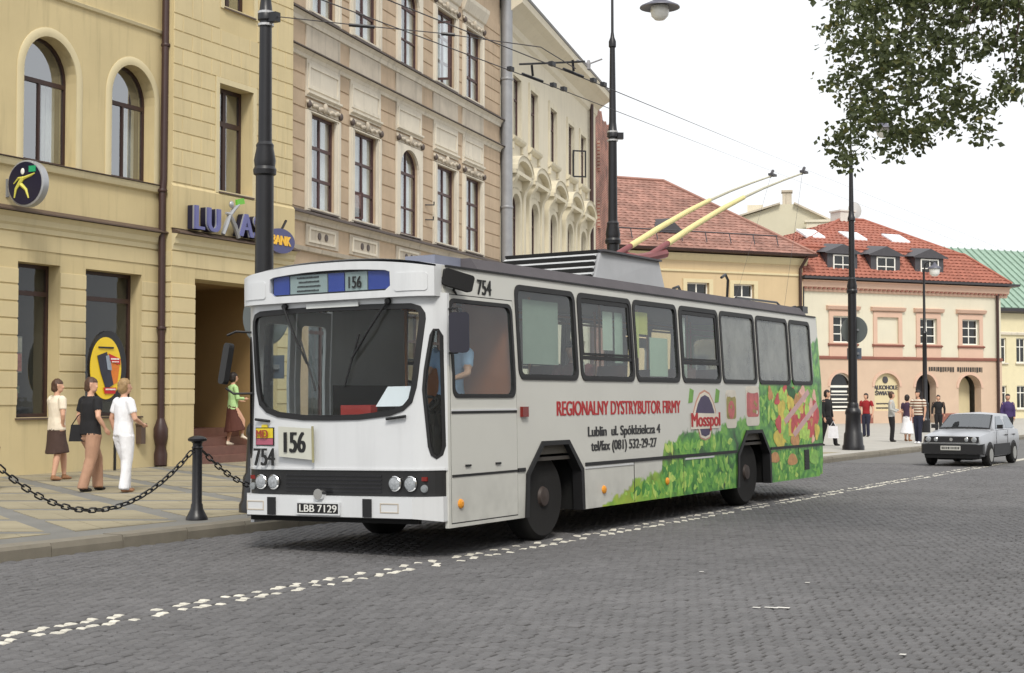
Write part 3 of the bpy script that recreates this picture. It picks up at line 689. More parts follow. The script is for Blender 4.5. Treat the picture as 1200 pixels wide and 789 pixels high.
# ---- cream house with segmental pediments
K_ = bld('cream_house', 'cream plaster house with curved pediments over its first floor windows', (-26.03, 44.85), -16.30)
KL = 17.15
kc = [1.62, 4.62, 7.95, 11.30, 14.30]
ku = [1.95, 4.75, 8.25, 11.82, 14.55]
op = [arch(c - .62, c + .62, 6.1, 8.35, .40) for c in kc] + [rect(c - .62, c + .62, 10.78, 12.95) for c in ku] + [rect(c - .9, c + .9, .9, 4.0) for c in kc]
MB().plate(rect(-.2, KL, .06, 14.9), op, 0, .45).build('wall', m_cream, K_)
MB().plate(rect(-.2, KL, .06, 14.9), (), 2.4, 2.5).build('inner_wall', m_room, K_)
for c in kc:
    f = window(K_, arch(c - .64, c + .64, 6.1, 8.35, .42), arch_panes(c - .64, c + .64, 6.1, 8.35, .42, .07, 7.9), .10, m_red, m_gw, .08)
    room(K_, c - .62, c + .62, 6.1, 8.8, .44); net_curtain(f, c - .62, c + .62, 6.1, 8.5, .26, int(c * 7))
    MB().plate(arch(c - .86, c + .86, 6.0, 8.45, .52), [[(p[0], max(p[1], 6.02)) for p in arch(c - .62, c + .62, 6.1, 8.35, .40)]], -.10, .01).build('surround', m_creamt, f)
    for s_ in (-1, 1):
        x = c + s_ * 1.05
        MB().box(x - .16, x + .16, -.16, .01, 6.0, 8.75).build('pilaster', m_creamt, f)
        MB().mould(x - .17, x + .17, [(0, 8.75), (.16, 8.75), (.22, 8.95), (.40, 9.2), (.42, 9.30), (0, 9.30)]).build('console', m_creamt, f)
    MB().box(c - 1.0, c + 1.0, -.10, .01, 8.92, 9.28).build('frieze', m_creamt, f)
    # segmental pediment: curved hood on a base slab
    n = 12; hw = 1.34; pd = MB(); out = [(c + hw * math.cos(math.pi * (1 - i / n)) , 9.42 + .62 * math.sin(math.pi * i / n)) for i in range(n + 1)]
    inn = [(c + (hw - .22) * math.cos(math.pi * (1 - i / n)), 9.44 + .42 * math.sin(math.pi * i / n)) for i in range(n + 1)]
    pd.plate(out + inn[::-1], (), -.42, .01); pd.plate(inn, (), -.18, .01); pd.box(c - hw, c + hw, -.40, .01, 9.30, 9.43)
    pd.build('pediment', m_creamt, f, smooth=35)
    MB().plate([(p[0], p[1] + .02) for p in out] + [(p[0], p[1] + .004) for p in out[::-1]], (), -.45, .01).build('flashing', m_creamt, f)
    g_ = rect(c - .9, c + .9, .9, 4.0); window(K_, g_, grid_panes(c - .9, c + .9, .9, 4.0, .08, 2, (3.2,), .08), .2, m_red, m_gs, .08); room(K_, c - .9, c + .9, .9, 4.0, .44, 1.8)
for k, c in enumerate(ku):
    f = window(K_, rect(c - .62, c + .62, 10.78, 12.95), grid_panes(c - .62, c + .62, 10.78, 12.95, .07, 2, (12.2,), .07), .10, m_red, m_gw, .08)
    MB().plate(rect(c - .82, c + .82, 10.70, 13.18), [rect(c - .62, c + .62, 10.782, 12.95)], -.05, .01).build('surround', m_creamt, f)
    MB().mould(c - .92, c + .92, [(0, 10.55), (.06, 10.56), (.16, 10.66), (.18, 10.74), (0, 10.78)]).build('sill', m_creamt, f)
    for s_ in (-.75, .75): MB().box(c + s_ - .1, c + s_ + .1, -.10, .01, 10.3, 10.55).build('bracket', m_creamt, f)
    room(K_, c - .62, c + .62, 10.78, 12.95, .44); net_curtain(f, c - .62, c + .62, 10.8, 12.95, .26, int(c * 5))
cs = MB().plate(rect(0, .6, 10.85, 12.0), [rect(.06, .54, 10.91, 11.94)], -.02, .02).build('casement', m_black, K_); cs.location = (ku[3] + .5, .0, 0); cs.rotation_euler = (0, 0, R(-60))
MB().mould(-.3, KL + .4, [(0, 14.3), (.10, 14.4), (.14, 14.62), (.5, 14.9), (.75, 15.05), (.78, 15.28), (0, 15.3)]).build('cornice', m_cream, K_)
MB().mould(-.3, KL + .4, [(.80, 15.30), (.84, 15.36), (-7, 17.0), (-7, 15.30)]).build('roof', m_zinc, K_)
MB().box(16.2, 17.0, -.12, .01, .1, 14.3).build('corner_pilaster', m_creamt, K_)
MB().tube([(15.9, -.15, .2), (15.9, -.15, 14.6)], .09, 8).build('downpipe', m_pipe, K_, smooth=40)

# ---- raw brick flank behind it
def brickmat(name, c1, c2, mo, sc, bw=.26, bh=.085):
    m = bpy.data.materials.new(name); m.use_nodes = True; MATS[name] = m; t = m.node_tree; N = t.nodes; L = t.links; b = N['Principled BSDF']; b.inputs['Roughness'].default_value = .9
    tc = N.new('ShaderNodeTexCoord'); mp = N.new('ShaderNodeMapping'); mp.inputs['Rotation'].default_value = (R(90), 0, 0)
    br = N.new('ShaderNodeTexBrick'); br.inputs['Color1'].default_value = c1; br.inputs['Color2'].default_value = c2; br.inputs['Mortar'].default_value = mo
    br.inputs['Scale'].default_value = 1; br.inputs['Brick Width'].default_value = bw; br.inputs['Row Height'].default_value = bh; br.inputs['Mortar Size'].default_value = .012
    n = N.new('ShaderNodeTexNoise'); n.inputs['Scale'].default_value = sc; n.inputs['Detail'].default_value = 6; mxx = N.new('ShaderNodeMix'); mxx.data_type = 'RGBA'; mxx.blend_type = 'MULTIPLY'; mxx.inputs['Factor'].default_value = .8
    rp = N.new('ShaderNodeValToRGB'); rp.color_ramp.elements[0].position = .3; rp.color_ramp.elements[0].color = (.35, .33, .33, 1); rp.color_ramp.elements[1].position = .65; rp.color_ramp.elements[1].color = (1.2, 1.1, 1.05, 1)
    L.new(tc.outputs['Object'], mp.inputs['Vector']); L.new(mp.outputs[0], br.inputs['Vector']); L.new(tc.outputs['Object'], n.inputs['Vector']); L.new(n.outputs['Fac'], rp.inputs['Fac'])
    L.new(br.outputs['Color'], mxx.inputs['A']); L.new(rp.outputs['Color'], mxx.inputs['B']); L.new(mxx.outputs['Result'], b.inputs['Base Color'])
    bp = N.new('ShaderNodeBump'); bp.inputs['Strength'].default_value = .6; bp.inputs['Distance'].default_value = .03; L.new(n.outputs['Fac'], bp.inputs['Height']); L.new(bp.outputs[0], b.inputs['Normal'])
    return m
m_brick = brickmat('raw_brick', S(160, 100, 86), S(128, 78, 70), S(176, 160, 146), 1.3)
BR = bld('brick_building', 'raw red brick wall with ragged top beside the cream house', (-30.9, 61.6), -16.3)
top = [(0, 15.6)]; x = 0.0
while x < 5.6:
    top.append((x, 15.4 - .1 * x + rnd.uniform(-.35, .25))); x += rnd.uniform(.2, .5)
MB().plate([(0, .06), (5.6, .06)] + [p for p in sorted(top[1:], key=lambda q: -q[0])] , (), .3, 1.2).build('wall', m_brick, BR)
for k in range(5):
    z = 1.0 + 2.7 * k
    MB().plate(rect(.5 + .15 * (k % 2), 1.3 + .1 * (k % 2), z, z + 1.7), (), .27, .32).build('bricked_opening', m_brick, BR)
    MB().box(2.2, 2.55, .18, .32, z + .4, z + 1.8).build('buttress', m_brick, BR)
MB().box(0, 4.6, .31, 1.1, 14.2, 14.35).build('ledge', m_stoned, BR)

# ---- far side of the square
m_tan = M('tan_plaster', S(200, 178, 142), .88, .05, .8, streak=.08); m_pink = M('pale_grey_plaster', S(212, 206, 186), .88, .04, .8, streak=.06); m_salm = M('salmon_plaster', S(198, 174, 152), .88, .06, 1.2, rn=.02)
m_pnk = M('pink_trim', S(206, 174, 154), .85, .05, 1.5); m_plin = M('brown_plinth', S(140, 92, 80), .85, .08, 2); m_wf = M('white_window_frame', S(232, 230, 222), .6, .04)
m_gfar = glass('far_glass', (.35, .36, .38, 1), 1.6, .03, .05); m_dk = M('dark_sheet_metal', S(70, 68, 72), .5, .1, 3)
def tilemat(name, c1, c2, w_, h_, var=.2):
    m = brickmat(name, c1, c2, tuple(q * .55 for q in c1[:3]) + (1,), 2.0, w_, h_); return m
m_tile = M('red_tile', S(160, 97, 80), .75, .12, 1.2, rn=.10); m_tileb = M('brown_tile', S(150, 112, 100), .85, .18, .9, rn=.10)
def tile_slope(par, quad, nr, nc, mat, name='roof_tile', th=.05, course=True):
    """a roof slope: backing sheet and courses of tiles, each course stepping over the one below; quad = (bl, br, tr, tl)"""
    bl, br_, tr, tl = [Vector(p) for p in quad]; nrm = (br_ - bl).cross(tl - bl).normalized()
    out = MB()
    for r_ in range(nr):
        a, b = r_ / nr, (r_ + 1) / nr * 1.0
        la, ra, lb, rb = bl.lerp(tl, a), br_.lerp(tr, a), bl.lerp(tl, b), br_.lerp(tr, b)
        n_ = max(1, int((ra - la).length / nc))
        for c in range(n_):
            u, v = c / n_, (c + 1) / n_
            p0, p1, p2, p3 = la.lerp(ra, u), la.lerp(ra, v), lb.lerp(rb, v), lb.lerp(rb, u)
            mid = (p0 + p1) / 2; midt = (p2 + p3) / 2; h0 = nrm * (th * 1.25 + rnd.uniform(0, .006)); h1 = nrm * .012; hm = nrm * (th * .55)
            out.add([p0 + h1 * 1.2, mid + h0, p1 + h1 * 1.2, p2 + h1 * .2, midt + hm * .5, p3 + h1 * .2, p0, p1], [(0, 1, 4, 5), (1, 2, 3, 4), (6, 0, 1, 2, 7)])
    return out
def thick(par, quad, mat, name, th=.06):
    q = [Vector(p) for p in quad]; nrm = (q[1] - q[0]).cross(q[-1] - q[0]).normalized(); n = len(q)
    return MB().add([tuple(p) for p in q] + [tuple(p - nrm * th) for p in q], [tuple(range(n)), tuple(range(n, 2 * n))] + [(i, (i + 1) % n, n + (i + 1) % n, n + i) for i in range(n)]).build(name, mat, par)

# pink and grey house with red mansard roof
G = bld('red_roofed_house', 'pale house with pink trim, ground floor arches and red mansard roof with three dormers', (-24.13, 81.29), 34.52); G.scale = (1.18, 1.18, 1.18); G.location.z = -.29
gw = [(-2.10, -.98), (.42, 1.66), (2.94, 3.96), (5.50, 6.56)]
ga = [(-2.30, -1.02, .93, 2.05), (.22, 1.68, .93, 2.05), (2.63, 3.86, .13, 2.02), (5.23, 6.62, .13, 2.0)]
op = [rect(a, b, 4.05, 5.26) for i, (a, b) in enumerate(gw)] + [arch(a, b, z0, zs, .62) for a, b, z0, zs in ga]
MB().plate(rect(-3.85, 7.95, 3.36, 6.9), op[:4], 0, .4).build('wall', m_pink, G)
gl = [(-3.85, .06)]
for a, b, z0, zs in ga:
    if z0 < .5: gl += [(a, .06)] + [(a, zs)] + arch(a, b, .06, zs, .62)[2:][::-1] + [(b, .06)]
gl += [(7.95, .06), (7.95, 3.36), (-3.85, 3.36)]
seen_ = []; 
for p in gl:
    if not seen_ or (abs(seen_[-1][0] - p[0]) > 1e-6 or abs(seen_[-1][1] - p[1]) > 1e-6): seen_.append(p)
MB().plate(seen_, op[4:6], -.04, .4).build('ground_floor_wall', m_salm, G)
MB().box(-3.85, 7.95, 4.0, 9.0, .06, 6.9).build('rear_wall', m_pink, G)
MB().plate(rect(-3.85, 7.95, .06, 6.9), (), 2.2, 2.3).build('inner_wall', m_room, G)
MB().box(7.85, 7.95, .41, 9.0, .06, 6.9).build('side_wall', m_pink, G)
MB().box(-3.85, -3.75, .41, 9.0, .06, 6.9).build('side_wall', m_pink, G)
for i, (a, b) in enumerate(gw):
    c = (a + b) / 2
    if i == 1: f = MB().plate(rect(a, b, 4.05, 5.26), (), .06, .12).build('blind_window', m_pink, G)
    else:
        f = window(G, rect(a, b, 4.05, 5.26), grid_panes(a, b, 4.05, 5.26, .06, 2, (4.45, 4.85), .045), .12, m_wf, m_gfar, .06)
    MB().plate(rect(a - .22, b + .22, 3.42, 5.5), [rect(a, b, 4.05, 5.26)], -.05, .01).build('surround', m_pnk, f)
    MB().mould(a - .36, b + .36, [(.0, 5.52), (.14, 5.56), (.2, 5.70), (0, 5.74)]).build('hood', m_pnk, f)
    MB().mould(a - .28, b + .28, [(.0, 3.88), (.12, 3.92), (.14, 3.97), (0, 4.02)]).build('sill', m_plin, f)
for i, (a, b, z0, zs) in enumerate(ga):
    c = (a + b) / 2
    if i == 0:
        f = window(G, arch(a, b, z0, zs, .62), [arch(a + .06, b - .06, zs + .05, zs + .06, .50)] + [rect(a + .06, b - .06, z0 + .06 + .35 * k, z0 + .06 + .35 * k + .31) for k in range(3)], .14, m_wf, m_gfar, .05)
        for k in range(3): MB().box(a + .2, b - .2, .128, .138, z0 + .15 + .35 * k, z0 + .23 + .35 * k).build('print_line', m_wf, f)
    elif i == 1:
        f = MB().plate(arch(a, b, z0, zs, .62), (), .10, .16).build('shop_panel', m_trimy, G)
    else:
        f = MB().plate(arch(a, b, .13, zs, .62), (), .75, .8).build('door', m_dk if i == 2 else m_trimy, G)
        if i == 3: MB().plate(rect(a, a + .5, .13, zs + .3), (), .60, .74).build('door_leaf', m_dk, f)
    n = 14; cc = [(c + ((b - a) / 2 + .13) * math.cos(math.pi * q / n), zs + .75 * math.sin(math.pi * q / n)) for q in range(n + 1)]; ci = [(c + ((b - a) / 2) * math.cos(math.pi * q / n), zs + .62 * math.sin(math.pi * q / n)) for q in range(n + 1)]
    MB().plate(cc + ci[::-1], (), -.07, -.03).build('arch_band', m_pnk, f)
text('lettering', 'ALKOHOLE\n ŚWIATA', m_dk, G, (.28, .085, 1.92), .27, bold=.02)
def marks(par, u0, u1, y, z, h, mat, seed):
    q = random.Random(seed); x = u0; mb = MB()
    while x < u1:
        d = q.uniform(.04, .10) * h / .2; mb.box(x, min(x + d, u1), y, y + .012, z + q.uniform(0, .25) * h, z + h); x += d + .035 * h / .2
    return tag(mb.build('illegible_line', mat, par), None, None, None, 'stuff')
for k in range(2): marks(G, .42, 1.45, .085, 1.22 - .2 * k, .07, m_dk, k)
MB().lathe([(.12, .07), (.16, .07), (.16, .095), (.12, .095)], (.95, 0, 2.36), 14, ax='y').build('emblem', m_dk, G)
M('dark_letter', S(60, 55, 50), .5)
marks(G, 3.42, 4.95, -.06, 2.74, .24, MATS['dark_letter'], 5); marks(G, 5.15, 6.70, -.06, 2.72, .26, MATS['dark_letter'], 6)
MB().mould(-3.85, 7.95, [(.04, 3.28), (.10, 3.30), (.12, 3.40), (0, 3.44)]).build('string_course', m_plin, G)
for (a, b) in ((-3.85, -2.42), (-.9, .1), (1.8, 2.5), (4.0, 5.1), (6.75, 7.95)):
    MB().mould(a, b, [(.04, .06), (.09, .06), (.09, .76), (.04, .80)]).build('plinth', m_plin, G)
MB().mould(-3.95, 8.3, [(0, 6.34), (.08, 6.36), (.10, 6.46), (.22, 6.55), (.26, 6.76), (.4, 6.84), (0, 6.86)]).build('cornice', m_pnk, G)
dn = MB()
for k in range(46): dn.box(-3.8 + .262 * k, -3.66 + .262 * k, -.20, -.10, 6.46, 6.545)
dn.build('dentils', m_plin, G)
MB().mould(-4.0, 8.75, [(.1, 6.865), (.50, 6.90), (.52, 7.0), (.1, 7.02)]).build('gutter', m_dk, G)
e0, e1, ed = -4.0, 8.35, 9.2
b0, b1, by, bd = -3.55, 6.35, .75, 8.4
RZ0, RZ1, RZ2 = 7.02, 8.42, 10.35
slopes = [((e0, -.35, RZ0), (e1, -.35, RZ0), (b1, by, RZ1), (b0, by, RZ1)), ((e1, -.35, RZ0), (e1, ed, RZ0), (b1, bd, RZ1), (b1, by, RZ1)),
          ((b0, by, RZ1), (b1, by, RZ1), (3.4, 4.6, RZ2), (2.0, 4.6, RZ2)), ((b1, by, RZ1), (b1, bd, RZ1), (3.4, 4.7, RZ2), (3.4, 4.6, RZ2)), ((b0, bd, RZ1), (b0, by, RZ1), (2.0, 4.6, RZ2), (2.0, 4.7, RZ2)), ((e0, ed, RZ0), (e0, -.35, RZ0), (b0, by, RZ1), (b0, bd, RZ1))]
rfr = None
for k, q in enumerate(slopes):
    sl_ = thick(G, q, m_tile, 'roof_slope')
    if k in (0, 1, 2, 3, 4):
        big = k in (0,)
        tag(tile_slope(G, q, 9 if k < 2 else 12, .26, m_tile).build('roof_tiles', M('red_tile_piece', S(156, 98, 82), .8, .10, 1.5, island=.13), sl_, recalc=False), None, None, None, 'stuff')
MB().tube([(b0, by, RZ1 + .04), (b1, by, RZ1 + .04)], .07, 6).tube([(b1, by, RZ1), (3.4, 4.6, RZ2 + .04)], .08, 6).tube([(b0, by, RZ1), (2.0, 4.6, RZ2 + .04)], .08, 6).tube([(e1, -.35, RZ0 + .02), (b1, by, RZ1 + .04)], .08, 6).tube([(2.0, 4.6, RZ2 + .04), (3.4, 4.6, RZ2 + .04)], .08, 6).build('ridge_tiles', m_tile, G, smooth=40)
for c in (-1.53, .95, 3.55):
    d = MB().box(c - .85, c + .85, -.02, 1.7, 7.05, 8.16).build('dormer', m_dk, G)
    window(d, rect(c - .54, c + .54, 7.16, 8.06), grid_panes(c - .54, c + .54, 7.16, 8.06, .06, 2, (7.61,), .045), -.06, m_wf, m_gfar, .039)
    rfm = MB().add([(c - 1.05, -.15, 8.15), (c, -.15, 8.55), (c + 1.05, -.15, 8.15), (c - 1.05, 2.2, 8.35), (c, 2.6, 8.85), (c + 1.05, 2.2, 8.35), (c - 1.05, -.15, 8.10), (c + 1.05, -.15, 8.10)], [(0, 1, 4, 3), (1, 2, 5, 4), (0, 6, 7, 2, 1)])
    rfm.build('dormer_roof', m_dk, d, recalc=False)
    sk = MB(); q0 = Vector((c - .55, 1.95, 8.42 + (1.95 - by) / (4.6 - by) * (RZ2 - RZ1) + .09)); sl2 = Vector((0, 4.6 - by, RZ2 - RZ1)).normalized()
    p = [q0, q0 + Vector((1.1, 0, 0)), q0 + Vector((1.1, 0, 0)) + sl2 * .9, q0 + sl2 * .9]
    sk.add([tuple(v) for v in p] + [tuple(v - Vector((0, 0, .1))) for v in p], [(0, 1, 2, 3), (0, 1, 5, 4), (1, 2, 6, 5), (2, 3, 7, 6), (3, 0, 4, 7)])
    sk.build('skylight', [M('skylight_glass', S(225, 230, 235), .1, 0)], G)
MB().box(1.75, 2.65, 4.3, 5.1, 9.6, 10.72).box(1.70, 2.70, 4.25, 5.15, 10.72, 10.80).build('chimney', M('white_chimney', S(206, 204, 196), .85, .06), G)
MB().lathe([(0, 0), (.42, .05), (.42, .09), (0, .12)], (3.15, 4.9, 10.9), 18, ax='y').tube([(3.15, 4.9, 10.3), (3.15, 4.95, 10.9)], .03, 6).build('satellite_dish', M('dish_grey', S(190, 190, 188), .5), G)
MB().tube([(-3.83, -.12, .1), (-3.83, -.12, 6.9)], .06, 8).build('downpipe', m_black, G); MB().tube([(7.62, -.14, .1), (7.62, -.14, 6.9)], .07, 8).build('downpipe', m_brown, G)

# tan house with broad brown tiled roof
T = bld('brown_roofed_house', 'tan house with broad hipped roof of brown tiles', (-24.13, 81.29), 34.52); T.scale = (1.18, 1.18, 1.18); T.location.z = -.29   # enlarged about the camera point, so its foot sinks below ground
tw = [(-10.05, -8.92), (-7.65, -6.58)]
MB().plate(rect(-14.2, -3.93, .06, 7.85), [rect(a, b, 5.4, 6.52) for a, b in tw] + [rect(a, b, 1.4, 3.4) for a, b in tw], -.25, .2).build('wall', m_tan, T)
MB().box(-14.2, -3.93, 2.2, 9.0, .06, 7.85).build('rear_wall', m_tan, T); MB().box(-4.03, -3.93, .21, 2.19, .06, 7.85).build('side_wall', m_tan, T)
for a, b in tw:
    for z0, z1 in ((5.4, 6.52), (1.4, 3.4)):
        f = window(T, rect(a, b, z0, z1), grid_panes(a, b, z0, z1, .06, 2, ((z0 + z1) / 2,), .06), -.12, m_wf, m_gfar, .06)
        MB().plate(rect(a - .2, b + .2, z0 - .1, z1 + .16), [rect(a, b, z0, z1)], -.30, -.24).build('surround', m_trimy, f)
        room(T, a, b, z0, z1, .2, 1.4)
MB().mould(-14.2, -3.9, [(.25, 6.96), (.31, 6.98), (.31, 7.05), (.25, 7.07)]).build('string_course', m_trimy, T)
MB().mould(-14.2, -3.75, [(.25, 7.45), (.30, 7.47), (.42, 7.66), (.46, 7.76), (.25, 7.80)]).build('cornice', m_trimy, T)
MB().mould(-14.2, -3.45, [(.3, 7.80), (.75, 7.84), (.78, 7.95), (.3, 7.97)]).build('gutter', m_brown, T)
q = ((-14.3, -.65, 7.93), (-3.5, -.65, 7.93), (-7.7, 5.5, 11.75), (-14.3, 5.5, 11.75)); q2 = ((-3.5, -.65, 7.93), (-3.5, 11, 7.93), (-7.7, 5.6, 11.75), (-7.7, 5.5, 11.75))
for k, qq in enumerate((q, q2)):
    sl_ = thick(T, qq, m_tileb, 'roof_slope')
    tag(tile_slope(T, qq, 26, .30, m_tileb, th=.035).build('roof_tiles', M('brown_tile_piece', S(150, 112, 100), .85, .22, .8, island=.22), sl_, recalc=False), None, None, None, 'stuff')
MB().tube([(-14.3, 5.5, 11.79), (-7.7, 5.5, 11.79), (-3.5, -.65, 7.97)], .09, 6).build('ridge_tiles', m_tileb, T, smooth=40)
MB().box(-11.6, -10.6, 6.5, 7.2, 10.5, 12.0).build('chimney', m_brick, T)
MB().add([(-14.2, -.2, .06), (-14.2, 11, .06), (-14.2, 11, 7.9), (-14.2, 5.5, 11.6), (-14.2, -.2, 7.9), (-14.1, -.2, .06), (-14.1, 11, .06), (-14.1, 11, 7.9), (-14.1, 5.5, 11.6), (-14.1, -.2, 7.9)], [(0, 1, 2, 3, 4), (5, 6, 7, 8, 9), (0, 1, 6, 5), (1, 2, 7, 6), (2, 3, 8, 7), (3, 4, 9, 8), (4, 0, 5, 9)]).build('gable_wall', m_tan, T)
thick(T, ((-3.5, 11, 7.93), (-14.3, 11, 7.93), (-14.3, 5.5, 11.75), (-7.7, 5.5, 11.75)), m_tileb, 'roof_slope')
sg_ = MB().tube([(-14.0, -.1, 8.75), (-5.2, -.1, 8.75)], .03, 6)
for k in range(8): sg_.tube([(-14.0 + 1.25 * k, -.1, 8.75), (-14.0 + 1.25 * k, -.25, 8.3)], .025, 5)
sg_.build('snow_guard', m_dk, T)
MB().add([(-11.2, .5, 8.72), (-9.6, .5, 8.72), (-10.4, .5, 9.35), (-10.4, 1.9, 9.45)], [(0, 1, 2), (0, 2, 3), (1, 3, 2)]).build('eyebrow_vent', m_dk, T, recalc=False)
MB().tube([(-4.15, -.38, .2), (-4.15, -.38, 7.3), (-4.0, -.7, 7.8)], .07, 8).build('downpipe', m_brown, T)

# gable behind, hazy beige
Hh = bld('gabled_house', 'tall beige gabled house with a chimney rising behind the tiled roofs', (-38.0, 107.4), 70); Hh.scale = (1.18, 1.18, 1.18); Hh.location.z = -.29
MB().plate([(-6.5, 0), (6.5, 0), (6.5, 10.6), (3.3, 12.35), (.45, 13.65), (-.45, 13.65), (-1.6, 13.25), (-6.5, 11.9)], (), 0, 7).build('wall', M('hazy_beige', S(196, 190, 168), .9, .04, .6), Hh)
MB().box(-.28, .30, .6, 1.4, 13.2, 14.5).box(-.34, .36, .5, 1.5, 14.5, 14.62).build('chimney', m_stoned, Hh)
MB().box(-2.5, -1.5, 2, 3, 12.4, 13.9).build('chimney', m_cream, Hh)
MB().box(1.15, 2.75, -1.2, -.4, 9.4, 12.35).box(1.05, 2.85, -1.3, -.3, 12.35, 12.5).build('chimney', m_cream, Hh)
thick(Hh, ((-6.6, -.3, 11.95), (-.45, -.3, 13.75), (-.45, 7.3, 13.75), (-6.6, 7.3, 11.95)), m_stoned, 'roof_slope', .1); thick(Hh, ((.45, -.3, 13.75), (6.6, -.3, 10.65), (6.6, 7.3, 10.65), (.45, 7.3, 13.75)), m_stoned, 'roof_slope', .1)

# green copper roofed house at the far right
V = bld('green_roofed_house', 'cream house with tall green copper roof at the street end', (-24.8, 99.7), 34.5); V.scale = (1.18, 1.18, 1.18); V.location.z = -.29
m_cop = M('verdigris_copper', S(142, 166, 150), .7, .12, 1.2, streak=.25); m_cy = M('pale_yellow_far', S(216, 206, 172), .88, .05)
vw = [(1.05 + 1.45 * k, 1.75 + 1.45 * k) for k in range(8)]
MB().plate(rect(-1.5, 13, .06, 6.3), [rect(a, b, z0, z1) for a, b in vw for z0, z1 in ((.9, 2.2), (3.5, 4.9))], 0, .3).build('wall', m_cy, V)
MB().plate(rect(-1.5, 13, .06, 6.3), (), 1.6, 1.7).build('inner_wall', m_room, V)
for a, b in vw:
    for z0, z1 in ((.9, 2.2), (3.5, 4.9)):
        f = window(V, rect(a, b, z0, z1), grid_panes(a, b, z0, z1, .06, 2, (z0 + .9,), .05), .1, m_wf, m_gfar, .06)
        MB().mould(a - .1, b + .1, [(0, z0 - .1), (.1, z0 - .08), (.1, z0 - .02), (0, z0)]).build('sill', m_stone, f)
MB().mould(-1.5, 13, [(0, 5.05), (.1, 5.08), (.12, 5.2), (0, 5.25)]).build('string_course', m_stone, V)
MB().plate([(.7, 5.5), (3.1, 5.5), (1.9, 6.2)], [[(.95, 5.57), (2.85, 5.57), (1.9, 6.1)]], -.1, .01).build('pediment', m_stone, V)
MB().mould(-1.7, 13, [(0, 6.3), (.4, 6.38), (.45, 6.55), (0, 6.6)]).build('gutter', m_dk, V)
vs_ = thick(V, ((2.6, -.4, 6.6), (16, -.4, 6.6), (16, 4.5, 10.4), (2.6, 4.5, 10.4)), m_cop, 'roof_slope')
sm = MB()
for k in range(26): sm.add([(2.6 + .52 * k, -.42, 6.6), (2.64 + .52 * k, -.42, 6.6), (2.64 + .52 * k, 4.5, 10.42), (2.6 + .52 * k, 4.5, 10.42), (2.6 + .52 * k, -.47, 6.65), (2.64 + .52 * k, -.47, 6.65), (2.64 + .52 * k, 4.45, 10.47), (2.6 + .52 * k, 4.45, 10.47)], [(4, 5, 6, 7), (0, 4, 7, 3), (1, 5, 6, 2), (0, 1, 5, 4)])
sm.build('standing_seam', m_cop, vs_)
# ------------------------------------------------------------------ trolleybus
m_bw = M('bus_white_front', S(208, 210, 212), .32, .04, 1.5, streak=.10)
m_int = M('bus_interior_panel', S(92, 88, 80), .7, .08, 2)
m_rub = M('black_rubber', S(24, 24, 26), .55, .1, 5)
m_und = M('underbody_black', S(13, 13, 13), .9, .2, 4)
m_roofg = M('roof_grey_mat', S(86, 82, 86), .85, .12, 3, .2, 40)
m_busg = glass('bus_window_glass', (.90, .93, .92, 1), 1.42, .015, .03, (.42, .44, .42, 1))
m_busf = glass('bus_film_glass', (.55, .58, .58, 1), 1.45, .03, .36, (.50, .52, .50, 1))
m_ws = glass('windscreen_glass', (.90, .92, .92, 1), 1.3, .01, .012, (.4, .4, .4, 1))
m_orl = M('orange_lens', S(225, 150, 50), .25, 0); m_redl = M('red_lens', S(120, 30, 24), .25, 0)
m_chr = M('chrome', S(225, 225, 225), .15, 0, metal=1.0)
m_lens = M('headlight_glass', S(150, 154, 158), .08, .4, 50, spec=.8)
